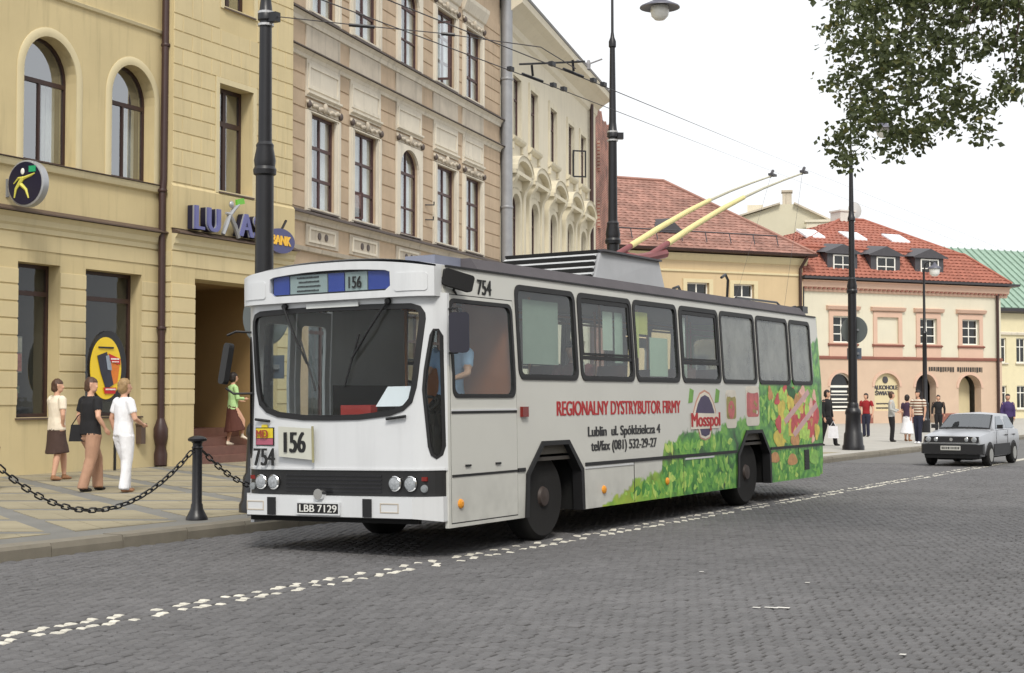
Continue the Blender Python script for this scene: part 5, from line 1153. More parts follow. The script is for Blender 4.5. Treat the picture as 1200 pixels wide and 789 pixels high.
for c_, z0_, z1_, hw_, lo_ in ((7.77, 1.14, 1.68, .20, m_j1), (8.62, 1.16, 1.74, .27, m_j2)):
    decal('jar_print', rrect(c_ - hw_, c_ + hw_, z0_, z1_, .07), m_jl, 1.2545); decal('jar_print', rrect(c_ - hw_ * .9, c_ + hw_ * .9, z0_ + .13, z1_ - .09, .06), lo_, 1.2565)
    decal('jar_print', ellip(c_, z0_ + .26, hw_ * .62, .13), m_j2, 1.2575); decal('jar_print', ellip(c_, z1_ - .06, hw_ * .86, .045), m_jl, 1.2578)
    for q_ in range(7): decal('jar_print', ellip(c_ + lv0.uniform(-.6, .6) * hw_, z0_ + lv0.uniform(.18, .42), .035, .03, 10), lv0.choice((m_j1, m_j2, m_jl)), 1.2582 + .0002 * q_)
lv = random.Random(21); LF = MB()
edge_pts = [(3.7, .30), (4.6, .52), (5.4, .62), (5.5, 1.0), (7.2, 1.05), (8.3, 1.15), (8.9, 1.3), (9.0, 1.72), (11.7, 1.72)]
def leaf_top(y):
    for (a0, z0), (a1, z1) in zip(edge_pts, edge_pts[1:]):
        if a0 <= y <= a1: return z0 + (z1 - z0) * (y - a0) / (a1 - a0)
    return 0
while len(LF.f) < 620:
    y = lv.uniform(3.8, 11.6); z = lv.uniform(.34, 1.7); q = lv.uniform(.05, .13)
    if z + q * .6 > leaf_top(y) or (7.85 - q < y < 9.42 + q and z < 1.16 + q) or .76 - q * .5 < z < .84 + q * .5 or z - q * .6 < .30 or (10.8 - q < y < 11.15 + q and z < .8): continue
    a = lv.uniform(0, 6.28); ca, sa = math.cos(a), math.sin(a); x0 = 1.2515 + .0018 * lv.random()
    P = [(-q, 0), (-q * .45, q * .38), (q * .2, q * .42), (q, 0), (q * .2, -q * .42), (-q * .45, -q * .38)]
    LF.add([(x0, y + u * ca - v * sa, z + u * sa + v * ca) for u, v in P], [tuple(range(6))])
def print_mat():
    m = bpy.data.materials.new('leaf_print'); m.use_nodes = True; t = m.node_tree; b = t.nodes['Principled BSDF']; b.inputs['Roughness'].default_value = .4
    g = t.nodes.new('ShaderNodeNewGeometry'); rp = t.nodes.new('ShaderNodeValToRGB'); e = rp.color_ramp.elements; e[0].color = S(52, 122, 44); e[1].color = S(190, 212, 104)
    for p, c in ((.3, S(86, 156, 58)), (.6, S(124, 184, 72)), (.8, S(152, 198, 84))): rp.color_ramp.elements.new(p).color = c
    nz = t.nodes.new('ShaderNodeTexNoise'); nz.inputs['Scale'].default_value = 16; nz.inputs['Detail'].default_value = 5; t.links.new(g.outputs['Position'], nz.inputs['Vector'])
    ad_ = t.nodes.new('ShaderNodeMath'); ad_.operation = 'MULTIPLY_ADD'; ad_.inputs[1].default_value = .9; t.links.new(nz.outputs['Fac'], ad_.inputs[0])
    sb_ = t.nodes.new('ShaderNodeMath'); sb_.operation = 'SUBTRACT'; sb_.inputs[1].default_value = .45; t.links.new(g.outputs['Random Per Island'], sb_.inputs[0]); t.links.new(sb_.outputs[0], ad_.inputs[2])
    t.links.new(ad_.outputs[0], rp.inputs['Fac']); t.links.new(rp.outputs['Color'], b.inputs['Base Color']); return m
tag(LF.build('leaf_print', print_mat(), BUS, recalc=False), None, None, None, 'stuff')
def blob(c, z, a, b, mat, x0, tilt=0.0, name='vegetable_print', n=18, k=.12):
    L_ = []
    for i in range(n):
        t = 2 * math.pi * i / n; r_ = 1 + k * math.sin(3 * t + c * 7)
        u, v = a * r_ * math.cos(t), b * r_ * math.sin(t); L_.append((c + u * math.cos(tilt) - v * math.sin(tilt), z + u * math.sin(tilt) + v * math.cos(tilt)))
    return decal(name, L_, mat, x0)
m_vr = M('pepper_red', S(190, 78, 82), .5, .3, 7); m_vy = M('pepper_yellow', S(206, 188, 84), .5, .3, 7); m_vo = M('carrot_tan', S(190, 140, 90), .5, .3, 7); m_vg = M('lettuce_green', S(128, 178, 84), .5, .4, 12); m_vd = M('herb_dark', S(34, 90, 44), .5, .5, 12)
for (c, z, a, b, mt, ti) in ((9.85, 1.42, .17, .30, m_vy, 0), (10.1, 1.62, .22, .14, m_vr, 1.3), (10.75, 1.30, .30, .15, m_vr, .4), (11.15, 1.05, .30, .14, m_vr, -1.1), (11.2, 1.35, .42, .30, m_vr, -.7), (10.35, 1.12, .30, .17, m_vy, .7),
                             (9.75, .95, .26, .16, m_vy, 1.3), (10.45, .92, .20, .12, m_vo, 1.2), (9.5, .66, .22, .08, m_vo, 1.4), (11.1, 1.60, .26, .14, m_vg, .3), (10.95, .90, .14, .10, m_vg, 0), (10.3, .60, .22, .09, m_vo, 1.2), (11.35, .6, .22, .12, m_vg, 1.2)):
    blob(c, z, a, b, mt, 1.2545 + .0006 * rb.random())
vg_ = random.Random(5); m_vh = M('pepper_shine', S(226, 176, 160), .4, .3, 9); m_vl = M('herb_lime', S(170, 205, 96), .5, .4, 12)
for q_ in range(46):
    c = vg_.uniform(9.25, 11.55); z = vg_.uniform(.90, 1.64); r_ = vg_.uniform(.05, .13)
    if c - r_ < 9.45 and z < 1.2: continue
    blob(c, z, r_ * vg_.uniform(1.0, 1.6), r_, vg_.choice((m_vr, m_vr, m_vy, m_vo, m_vg, m_vl, m_vl, m_vd, m_vh)), 1.2556 + .00003 * q_, vg_.uniform(0, 3), k=.2)
for (c, z) in ((10.55, 1.43), (10.95, 1.22)):
    L_ = [(-.62, -.20), (-.52, -.27), (.62, .20), (.54, .28)]; decal('ribbon', [(c + a, z + b) for a, b in L_], M('ribbon_pink', S(196, 160, 160), .5, .1, 8), 1.2575)
# roof equipment and trolley poles
BX = MB().add([(-.74, 4.5, 2.98), (.74, 4.5, 2.98), (.74, 6.75, 2.98), (-.74, 6.75, 2.98), (-.68, 4.85, 3.45), (.68, 4.85, 3.45), (.70, 6.6, 3.45), (-.70, 6.6, 3.45)], [(0, 1, 5, 4), (1, 2, 6, 5), (2, 3, 7, 6), (3, 0, 4, 7), (4, 5, 6, 7)])
bx = BX.build('roof_equipment_box', M('box_grey', S(168, 170, 174), .5, .08, 3), BUS)
for k in range(5):
    z = 3.04 + .085 * k; y = 4.46 + .064 * k + .02; hw = .72 - .013 * k
    MB().add([(-hw, y, z), (hw, y, z), (hw, y - .05, z + .012), (-hw, y - .05, z + .012), (-hw, y + .05, z + .05), (hw, y + .05, z + .05)], [(0, 1, 2, 3), (3, 2, 5, 4), (0, 4, 5, 1), (0, 3, 4), (1, 5, 2)]).build('louvre', m_bw, bx)
    MB().box(-hw, hw, y + .015, y + .05, z + .045, z + .085).build('louvre_gap', m_und, bx)
MB().box(-.72, .74, 4.82, 6.62, 3.45, 3.475).build('box_lid', m_dk, bx)
m_py = M('pole_yellow', S(222, 210, 146), .5, .08, 5); m_pg = M('pole_grey', S(186, 182, 160), .5, .1, 5); m_pr2 = M('pole_red', S(128, 66, 68), .5, .15, 6)
for s_ in (-1, 1):
    x = .30 * s_; base = Vector((x, 7.05, 3.56)); tip = Vector((x, 13.95, 5.66))
    d = tip - base
    pt = lambda t: base + d * t + Vector((0, 0, .22 * math.sin(math.pi * t) * .6))
    tp = MB().tube([pt(t) for t in (.0, .06, .13)], [.055, .05, .045], 8).build('trolley_pole', m_pr2, BUS, smooth=50)
    MB().tube([pt(t) for t in (.11, .25, .42, .56)], [.05, .048, .045, .04], 8).build('yellow_sleeve', m_py, tp, smooth=50)
    MB().tube([pt(t) for t in (.55, .7, .85, 1.0)], [.026, .022, .018, .015], 8).build('pole_tip', m_pg, tp, smooth=50)
    MB().box(x - .04, x + .04, 13.85, 14.10, 5.66, 5.70).tube([pt(.985), (x, 14.0, 5.76)], .03, 6).build('collector_head', m_dk, tp)
    MB().tube([(x, 6.55, 3.50), (x, 7.0, 3.56), (x, 7.7, 3.68)], .07, 8).lathe([(.16, 3.47), (.16, 3.53), (.09, 3.58), (0, 3.58)], (x, 6.5, 0), 14).box(x - .1, x + .1, 6.4, 7.1, 3.0, 3.47).build('pole_base', m_pr2, tp)
    MB().tube([pt(.99), (x * 1.6, 12.2, 3.0), (x * 1.6, 11.82, 2.2)], .0025, 4).build('rope', m_dk, tp)
# interior
m_seat = M('seat_brown', S(84, 54, 42), .7, .2, 5); m_rail = M('handrail_orange', S(190, 120, 60), .4, .1)
for k, y in enumerate((3.5, 4.4, 6.6, 7.5, 9.3, 10.2, 11.0)):
    for x in (.85, .38, -.85):
        if x < 0 and k in (1, 5): continue
        st = MB().box(x - .21, x + .21, y - .2, y + .25, 1.30, 1.38).build('seat', m_seat, BUS)
        MB().add([(x - .21, y + .25, 1.36), (x + .21, y + .25, 1.36), (x + .21, y + .33, 1.36), (x - .21, y + .33, 1.36), (x - .20, y + .36, 1.98), (x + .20, y + .36, 1.98), (x + .20, y + .40, 1.98), (x - .20, y + .40, 1.98)], [(0, 1, 5, 4), (1, 2, 6, 5), (2, 3, 7, 6), (3, 0, 4, 7), (4, 5, 6, 7)]).build('seat_back', m_seat, st)
        MB().box(x - .05, x + .05, y - .05, y + .1, .92, 1.30).build('seat_leg', m_und, st)
for y in (2.2, 3.95, 5.9, 7.1, 8.9, 10.6):
    for x in (.12, -.55): MB().tube([(x, y, .92), (x, y, 2.88)], .017, 6).build('handrail', m_rail, BUS)
for x in (.25, -.45): MB().tube([(x, 2.0, 2.62), (x, 11.3, 2.62)], .017, 6).build('handrail', m_rail, BUS)
MB().box(-.05, 1.18, 1.66, 1.70, .92, 2.0).box(.55, 1.18, 1.66, 1.70, 2.0, 2.86).build('cab_partition', M('cab_wood', S(150, 88, 48), .6, .15, 4), BUS)
MB().box(-1.12, 1.12, .18, .55, 1.0, 1.32).box(-.1, 1.1, .14, .50, 1.32, 1.42).build('dashboard', M('dash_black', S(36, 35, 35), .7, .1), BUS)
MB().box(-.5, -.1, .35, 1.2, .92, 1.40).build('motor_cover', MATS['dash_black'], BUS)
MB().box(-.16, .22, .38, .5, 1.42, 1.52).build('red_case', M('red_case', S(170, 44, 36), .5), BUS)
sw = MB().tube([(.62 + .23 * math.cos(q * math.pi / 8), .62 + .20 * math.sin(q * math.pi / 8), 1.50 + .10 * math.sin(q * math.pi / 8)) for q in range(16)], .016, 6, closed=True).tube([(.62, .45, 1.0), (.62, .62, 1.49)], .03, 6)
sw.build('steering_wheel', m_rub, BUS, smooth=50)
MB().add([(.48, .10, 1.50), (.86, .10, 1.50), (.94, .20, 1.70), (.56, .20, 1.70)], [(0, 1, 2, 3)]).build('paper_notice', M('notice_paper', S(232, 236, 242), .7, 0), BUS, recalc=False)
# pieces of paper and tinted cards inside the panes
for y0, y1, z0, z1, c in ((3.95, 4.22, 2.15, 2.62, (190, 205, 190)), (4.28, 4.50, 2.0, 2.62, (176, 196, 180)), (4.72, 4.98, 2.08, 2.66, (206, 212, 120)), (4.98, 5.24, 2.38, 2.66, (200, 200, 110)), (5.30, 5.86, 1.85, 2.35, (176, 196, 176)), (6.2, 6.45, 2.12, 2.65, (196, 206, 196)), (6.2, 6.5, 1.84, 2.02, (190, 206, 186)), (1.98, 2.80, 1.95, 2.66, (150, 164, 152)), (3.25, 3.45, 1.84, 2.0, (190, 196, 186)), (4.72, 4.84, 1.84, 2.04, (196, 198, 186))):
    MB().box(1.13, 1.134, y0, y1, z0, z1).build('paper_card', M('card_%d_%d_%d' % c, S(*c), .8, .06, 5), BUS)
MB().box(-1.17, 1.17, .4, 11.6, 2.84, 2.845).build('ceiling_panel', m_int, BUS)
for s_ in (1, -1):
    MB().plate(rect(.3 if s_ < 0 else 1.7, 11.6, .95, 1.76), [], .05, .055, mp=sidemap(s_)).build('inner_lining', m_int, BUS) if s_ > 0 else MB().plate(rect(1.65, 4.6, .95, 1.76), [], .05, .055, mp=sidemap(s_)).build('inner_lining', m_int, BUS)
# ------------------------------------------------------------------ lamp posts
def lamp_post(loc, label, arm=True, sign=0, clamp=True, rz=0.0):
    t = thing('lamp_post', label, 'lamp post', loc, rz, 'tall black street lamps along the kerb')
    MB().lathe([(.30, 0), (.30, .10), (.27, .16), (.25, .45), (.22, .50), (.20, .95), (.22, 1.0), (.21, 1.08), (.155, 1.16), (.15, 1.25), (.13, 1.3)], (0, 0, 0), 20).build('base', m_black, t, smooth=30)
    s = MB().lathe([(.125, 1.28), (.115, 4.3), (.145, 4.32), (.15, 4.38), (.13, 4.42), (.14, 4.5), (.11, 4.66), (.115, 4.70), (.088, 4.74), (.078, 6.3)], (0, 0, 0), 18).build('shaft', m_black, t, smooth=30)
    MB().lathe([(.078, 6.3), (.105, 6.32), (.105, 6.40), (.085, 6.44), (.068, 6.6), (.05, 8.0), (.07, 8.02), (.07, 8.12), (.04, 8.2), (.026, 8.3), (.022, 10.1), (.0, 10.15)], (0, 0, 0), 14).build('upper_shaft', m_black, t, smooth=30)
    if clamp:
        MB().lathe([(.105, 6.24), (.105, 6.27)], (0, 0, 0), 14).lathe([(.105, 6.40), (.105, 6.43)], (0, 0, 0), 14).build('clamp_band', M('steel_band', S(190, 190, 190), .35, metal=.6), t)
        MB().box(.08, .20, -.05, .05, 6.28, 6.40).build('clamp', m_black, t)
    if arm:
        P = [(0, 0, 9.3)] + [(.45 - .45 * math.cos(math.pi * k / 10), 0, 9.45 + .45 * math.sin(math.pi * k / 10)) for k in range(11)] + [(.9, 0, 9.3)]
        MB().tube(P, .03, 8).build('arm', m_black, t, smooth=60)
        h = MB().lathe([(.04, 9.32), (.06, 9.25), (.05, 9.2), (.10, 9.05), (.13, 9.02), (.13, 8.92), (.16, 8.90), (.37, 8.80), (.38, 8.775), (.30, 8.79), (.12, 8.85)], (.9, 0, 0), 20).build('lamp_head', M('lamp_grey_paint', S(92, 92, 104), .45, .1), t, smooth=40)
        MB().lathe([(.16, 8.80), (.18, 8.72), (.16, 8.62), (.09, 8.55), (0, 8.53)], (.9, 0, 0), 16).build('glass_bowl', M('opal_glass', S(245, 245, 240), .25, 0), h, smooth=60)
    if sign:
        sg = MB().lathe([(0, -.012), (.37, -.012), (.38, 0), (.37, .012), (0, .012)], (-.10 if sign < 3 else 0, .16, sign), 28, ax='y').build('round_traffic_sign', M('sign_back_grey', S(92, 98, 98), .55, .1), t, smooth=30)
        MB().box(-.20, .20, .15, .17, sign - .80, sign - .50).build('sign_plate', M('sign_plate_blue', S(92, 100, 112), .5, .1), t)
        for zz in (sign, sign - .65): MB().box(-.14, .14, .12, .15, zz - .03, zz + .03).build('sign_clamp', m_zinc, t)
    return t
lamp_post((-12.40, 15.27, .126), 'black lamp post with steel wire clamp beside the chained bollards', sign=2.50)
lamp_post((-12.40, 25.45, .126), 'black lamp post standing behind the trolleybus roof with hanging lamp head', rz=R(34))
l3 = lamp_post((-12.62, 40.9, .126), 'black lamp post with round traffic sign on the open square', sign=3.30, clamp=False, rz=R(0))
# smaller lantern in front of the red-roofed house
t = thing('lantern_post', 'slender black lantern post in front of the red-roofed house', 'lamp post', (-16.16, 62.1, .126))
MB().lathe([(.20, 0), (.20, .5), (.14, .6), (.13, 1.1), (.16, 1.15), (.10, 1.25), (.085, 4.0), (.11, 4.05), (.06, 4.15), (.045, 6.6)], (0, 0, 0), 12).build('post', m_black, t, smooth=30)
MB().tube([(0, 0, 6.55), (.08, 0, 6.9), (.30, 0, 6.98), (.44, .0, 6.9)], .03, 6).build('arm', m_black, t)
h = MB().lathe([(.03, 6.92), (.10, 6.80), (.26, 6.72), (.28, 6.66), (.2, 6.66)], (.44, 0, 0), 14).build('lamp_head', MATS['lamp_grey_paint'], t, smooth=40)
MB().lathe([(.22, 6.65), (.2, 6.45), (.1, 6.36), (0, 6.35)], (.44, 0, 0), 12).build('glass_bowl', MATS['opal_glass'], h, smooth=60)

# bollards and chains
BP = [(-12.30, 9.1), (-12.30, 13.95), (-12.38, 14.82)]
BP = [(-12.32, 10.75), (-12.32, 13.94), (-12.42, 17.1)]
bl = ['black iron bollard holding the left end of the sagging chain', 'black iron bollard in the middle of the chain fence', 'black iron bollard behind the trolleybus bumper']
for k, (x, y) in enumerate(BP):
    t = thing('bollard', bl[k], 'bollard', (x, y, .126), 0, 'black bollards along the kerb')
    MB().lathe([(.13, 0), (.13, .02), (.11, .06), (.075, .13), (.07, .18), (.06, .2), (.058, .84), (.07, .86), (.055, .88), (.055, .91)], (0, 0, 0), 16).build('post', m_black, t, smooth=30)
    MB().lathe([(.055, .91), (.075, .93), (.11, .94), (.115, .965), (.09, .985), (.05, 1.0), (0, 1.005)], (0, 0, 0), 16).build('cap', m_black, t, smooth=40)
    for s_ in (-1, 1): MB().tube([(.0, s_ * (.055 + .02 + .02 * math.cos(q * math.pi / 4)), .82 + .02 * math.sin(q * math.pi / 4)) for q in range(8)], .007, 5, closed=True).build('ring', m_black, t)
# chain link (stadium ring), alternating a quarter turn
lk = MB(); P = []
for k in range(6): P.append((.034 + .026 * math.cos(-math.pi / 2 + math.pi * k / 5), .026 * math.sin(-math.pi / 2 + math.pi * k / 5), 0))
for k in range(6): P.append((-.034 + .026 * math.cos(math.pi / 2 + math.pi * k / 5), .026 * math.sin(math.pi / 2 + math.pi * k / 5), 0))
lk.tube(P, .0095, 6, closed=True); LM = lk.mesh(m_black, 60)
def chain(a, b, sag, label):
    a, b = Vector(a), Vector(b); t = thing('chain', label, 'chain', a, 0, 'chains between the bollards')
    n = 200; pts = [a.lerp(b, i / n) - Vector((0, 0, sag * 4 * (i / n) * (1 - i / n))) for i in range(n + 1)]
    L_ = [0]
    for i in range(n): L_.append(L_[-1] + (pts[i + 1] - pts[i]).length)
    m = int(L_[-1] / .098)
    for k in range(m):
        s = (k + .5) * L_[-1] / m; i = next(j for j in range(n) if L_[j + 1] >= s)
        p = pts[i].lerp(pts[i + 1], (s - L_[i]) / (L_[i + 1] - L_[i])); d = (pts[i + 1] - pts[i]).normalized()
        q = d.to_track_quat('X', 'Z').to_matrix() @ Matrix.Rotation(R(90 if k % 2 else 0) + R(20), 3, 'X')
        o = ob('link', LM, t); o.location = p - a; o.rotation_euler = q.to_euler()
z = .126 + .82
def cpt(i, s_): return (BP[i][0], BP[i][1] + s_ * .095, z)
chain(cpt(0, 1), cpt(1, -1), .60, 'black iron chain sagging between bollards in front of the three women')
chain(cpt(1, 1), cpt(2, -1), .55, 'black iron chain running behind the trolleybus bumper')

# ------------------------------------------------------------------ overhead wires
m_wire = M('wire_dark', S(58, 54, 56), .5, 0)
WX = (-9.55, -8.95)
for k, x in enumerate(WX):
    mb = MB().tube([(x, -30, 5.78), (x, 17.9, 5.74), (x, 24, 5.70), (x - 1, 90, 5.9)], [.008, .007, .0016, .001], 5)  # wire thinned with distance to imitate sky glare swallowing it
    tag(mb.build('contact_wire', m_wire), 'overhead contact wire on the kerb side' if k == 0 else 'overhead contact wire on the road side', 'wire')
lc = (-12.20, 15.27, 6.466)
sp_ = MB().tube([lc, (-11.2, 15.7, 6.32), (-10.35, 16.15, 6.22), (-9.25, 16.9, 6.06), (-8.9, 17.2, 5.80)], .007, 5).build('span_wire', m_wire)
tag(sp_, 'cross wire strung from the near lamp post over the trolleybus', 'wire')
MB().tube([(-11.35, 15.64, 6.335), (-11.05, 15.78, 6.30)], .022, 8).tube([(-10.3, 16.18, 6.21), (-10.15, 16.27, 6.195)], .022, 8).build('insulator', m_black, sp_)
ht = thing('wire_hanger', 'dark insulated hanger carrying both contact wires', 'hanger', (-9.25, 17.2, 5.76))
hb = MB().tube([(-.42, -.12, .16), (.42, .12, .15)], .014, 6).build('bar', m_black, ht)
for x in (-.3, .3):
    MB().tube([(x, 0, .16), (x, .03, .02)], .018, 6).build('clamp', m_black, ht); MB().tube([(x, -.25, .0), (x, .3, .0)], .016, 6).build('splice', m_black, ht)
    for yy in (-.6, .55, .85): MB().box(x - .03, x + .03, yy, yy + .09, -.022, .03).build('insulator', m_black, ht)
h2 = thing('wire_hanger', 'grey wing-shaped wire hanger against the sky above the cream house', 'hanger', (-9.25, 18.25, 6.10))
m_pale = M('pale_fitting', S(150, 148, 150), .6)
MB().tube([(-.14, -.08, .06), (0, 0, .0), (.16, .09, .07)], .012, 6).build('arm', m_pale, h2); MB().lathe([(.0, -.09), (.025, -.07), (.03, 0), (.02, .05), (0, .06)], (0, 0, 0), 8).build('body', m_pale, h2)

# ------------------------------------------------------------------ people
m_skin = M('skin', S(206, 160, 134), .6, .05); 
def loft(mb, pts, rads, seg=14, mi=0):
    """closed tube through pts with elliptic rings (half width across x, half depth)"""
    pts = [Vector(p) for p in pts]; n = len(pts); vv = []
    for i, p in enumerate(pts):
        t = (pts[min(i + 1, n - 1)] - pts[max(i - 1, 0)]).normalized()
        a = Vector((1, 0, 0)); a = (a - t * a.dot(t))
        if a.length < .2: a = Vector((0, 1, 0)) - t * t.y
        a.normalize(); b = t.cross(a)
        r = rads[i]; r = (r, r) if not isinstance(r, tuple) else r
        for k in range(seg):
            q = 2 * math.pi * k / seg; vv.append(p + a * math.cos(q) * r[0] + b * math.sin(q) * r[1])
    ff = [(i * seg + k, i * seg + (k + 1) % seg, (i + 1) * seg + (k + 1) % seg, (i + 1) * seg + k) for i in range(n - 1) for k in range(seg)]
    ff += [tuple(range(seg)), tuple((n - 1) * seg + k for k in range(seg))]
    mb.add(vv, ff, mi)
def person(label, loc, face, H, top, bottom, hair, shoes, pose=None, skirt=None, sleeves='short', female=True, voxel=.013, group=None, hairlen=0.0, bottom_len=1.0, jacket=None, lean=0.0, bulk=1.0):
    """figure facing local -y; face = direction in degrees (clockwise from +Y). pose: joint offsets"""
    P = dict(lk=(.0, .0), rk=(.0, .0), lf=0.0, rf=0.0, le=(0, 0, 0), re=(0, 0, 0), lh=(0, 0, 0), rh=(0, 0, 0), head=(0, 0, 0), lift_l=0, lift_r=0)
    P.update(pose or {})
    s = H; grp = {}
    def g(m): return grp.setdefault(m, MB())
    sh = .098 if female else .118; hp = .088 if female else .082
    zl = 0.0
    def leg(sx, fwd, kn, lift):
        hip = Vector((sx * .050, 0, .50)); ank = Vector((sx * .048 + kn[1] * .0, fwd, .045 + lift)); knee = (hip + ank) / 2 + Vector((sx * .002, -.018 - kn[0], .012))
        toe = ank + Vector((sx * .008, -.085, -.030 - lift * .4)); heel = ank + Vector((0, .022, -.018))
        seq = [hip, hip.lerp(knee, .5), knee, knee.lerp(ank, .35), ank]
        rr_ = [.057, .049, .034, .033, .020]
        if bottom_len < .99 or skirt:
            loft(g(m_skin), [p * s for p in seq], [r * s for r in rr_])
            if not skirt: loft(g(bottom), [p * s for p in (hip, hip.lerp(knee, .6), knee)], [.064 * s, .056 * s, .05 * s])
        else:
            loft(g(bottom), [p * s for p in seq + [ank + Vector((0, 0, -.012))]], [r * s for r in (.062 * bulk, .055 * bulk, .043 * bulk, .041 * bulk, .039 * bulk, .040 * bulk)])
        loft(g(shoes), [p * s for p in (heel, ank.lerp(toe, .4) + Vector((0, 0, -.012)), toe)], [(.024 * s, .022 * s), (.026 * s, .022 * s), (.019 * s, .012 * s)], 10)
        loft(g(shoes if sleeves != 'x' else m_skin), [p * s for p in (ank + Vector((0, 0, .01)), ank + Vector((0, 0, -.02)))], [.021 * s, .024 * s], 10)
    leg(-1, P['lf'], P['lk'], P['lift_l']); leg(1, P['rf'], P['rk'], P['lift_r'])
    lo = Vector((0, -lean, 0))
    def up(x, y, z): return Vector((x, y - lean * max(0, (z - .5)) / .4, z)) * s
    # hips and torso
    loft(g(bottom), [up(0, 0, .455), up(0, .004, .50), up(0, .004, .55), up(0, 0, .60)], [(.080 * s, .055 * s), (hp * s + .004, .064 * s), (hp * s, .060 * s), (.074 * s, .05 * s)])
    tb = .50 if (jacket or female) else .535
    loft(g(top), [up(0, 0, tb), up(0, 0, .56), up(0, -.002, .62), up(0, -.006, .70), up(0, 0, .775), up(0, .002, .815), up(0, .004, .835)], [((hp + .014) * s * bulk, .072 * s * bulk), ((hp + .008) * s * bulk, .068 * s * bulk), (.086 * s * bulk, .064 * s * bulk), (.096 * s * bulk, .069 * s * bulk), (sh * s * bulk, .060 * s * bulk), ((sh - .028) * s * bulk, .045 * s), (.036 * s, .034 * s)])
    loft(g(m_skin), [up(0, .002, .80), up(0, -.002, .86), up(0, -.006, .885)], [.032 * s, .029 * s, .03 * s], 10)
    for sx, e, h, nm in ((-1, P['le'], P['lh'], 'l'), (1, P['re'], P['rh'], 'r')):
        S0 = up(sx * (sh + .005), 0, .795); E0 = up(sx * (sh + .035) + e[0] * sx, e[1], .645 + e[2]); W0 = up(sx * (sh + .035) + h[0] * sx, -.03 + h[1], .500 + h[2])
        loft(g(m_skin), [S0, S0.lerp(E0, .5), E0, E0.lerp(W0, .4), W0], [.033 * s, .029 * s, .023 * s, .022 * s, .0145 * s], 10)
        if sleeves == 'short': loft(g(top), [S0 + Vector((-sx * .02 * s, 0, .006 * s)), S0, S0.lerp(E0, .62)], [.044 * s, .042 * s, .037 * s], 10)
        else: loft(g(top), [S0 + Vector((-sx * .02 * s, 0, .006 * s)), S0, E0, W0.lerp(E0, .08)], [.036 * s, .036 * s, .031 * s, .025 * s], 10)
        d = (W0 - E0).normalized(); side_ = Vector((1, 0, 0)) - d * d.x; side_.normalize(); fw = d.cross(side_) * (1)
        # palm, four fingers of unequal length with a bend, thumb from the side of the palm
        pc = W0 + d * .03 * s
        loft(g(m_skin), [W0, pc, W0 + d * .052 * s], [(.014 * s, .011 * s), (.011 * s, .022 * s), (.010 * s, .021 * s)], 8)
        for q, ln in enumerate((.036, .042, .040, .031)):
            b0 = W0 + d * .05 * s + Vector((0, -1, 0)) * ((1.5 - q) * .0105 * s)
            loft(g(m_skin), [b0, b0 + d * ln * .55 * s, b0 + (d * ln * .95 + Vector((-sx * .012, 0, 0))) * s], [.0055 * s, .0052 * s, .004 * s], 6)
        t0 = W0 + d * .018 * s + Vector((0, -.018 * s, 0)); loft(g(m_skin), [t0, t0 + (d * .02 + Vector((0, -.012, 0))) * s, t0 + (d * .04 + Vector((0, -.014, 0))) * s], [.007 * s, .0065 * s, .0045 * s], 6)
    if skirt:
        w_ = P.get('sway', 0.0)
        loft(g(bottom), [up(0, 0, .575), up(0, .0, .50), Vector((0, .0, .40)) * s, Vector((0, w_, skirt)) * s], [(.078 * s, .056 * s), (.104 * s, .080 * s), (.110 * s, .090 * s), (P.get('flare', .112) * s, P.get('flare', .112) * s)], 20)
    # head with nose, ears, brow; hair shell
    rot = Matrix.Rotation(R(P['head'][0]), 3, 'Z') @ Matrix.Rotation(R(P['head'][1]), 3, 'X')
    hc = up(0, -.012, .928)
    def hp_(x, y, z): return hc + rot @ (Vector((x, y, z)) * s)
    def hell(m, c, r, sg=14, rg=10):
        g(m).ell(hp_(*c), (r[0] * s, r[1] * s, r[2] * s), 0, sg, rg, rot)
    hell(m_skin, (0, 0, .004), (.043, .053, .060)); hell(m_skin, (0, -.014, -.028), (.034, .036, .036)); hell(m_skin, (0, -.054, -.010), (.008, .013, .014), 8, 6); hell(m_skin, (0, -.047, -.040), (.014, .006, .006), 8, 6)
    for sx in (-1, 1): hell(m_skin, (sx * .044, .006, -.006), (.007, .012, .016), 8, 6)
    hell(hair, (0, .010, .016), (.055, .060, .065)); hell(hair, (0, .022, -.016), (.051, .048, .052 + hairlen))
    if hairlen: hell(hair, (0, .03, -.03 - hairlen * .6), (.042, .030, .03 + hairlen))
    # one continuous skin over everything
    allm = MB(); trees = []
    for m, b in grp.items():
        allm.add(b.v, b.f); trees.append((m, BVHTree.FromPolygons([Vector(v) for v in b.v], b.f)))
    me = allm.mesh([m_skin]); tmp = bpy.data.objects.new('tmp_body', me); COL.objects.link(tmp)
    md = tmp.modifiers.new('r', 'REMESH'); md.mode = 'VOXEL'; md.voxel_size = voxel; md.use_smooth_shade = True
    sm = tmp.modifiers.new('s', 'SMOOTH'); sm.factor = .5; sm.iterations = 2
    dg = bpy.context.evaluated_depsgraph_get(); fin = bpy.data.meshes.new_from_object(tmp.evaluated_get(dg))
    bpy.data.objects.remove(tmp); bpy.data.meshes.remove(me)
    from mathutils import noise as mnoise
    amp = .0075 if voxel < .015 else .004
    skin_i = [i for i, (m, _) in enumerate(trees) if m is m_skin][0]; stree = trees[skin_i][1]
    nrm_ = [v.normal.copy() for v in fin.vertices]
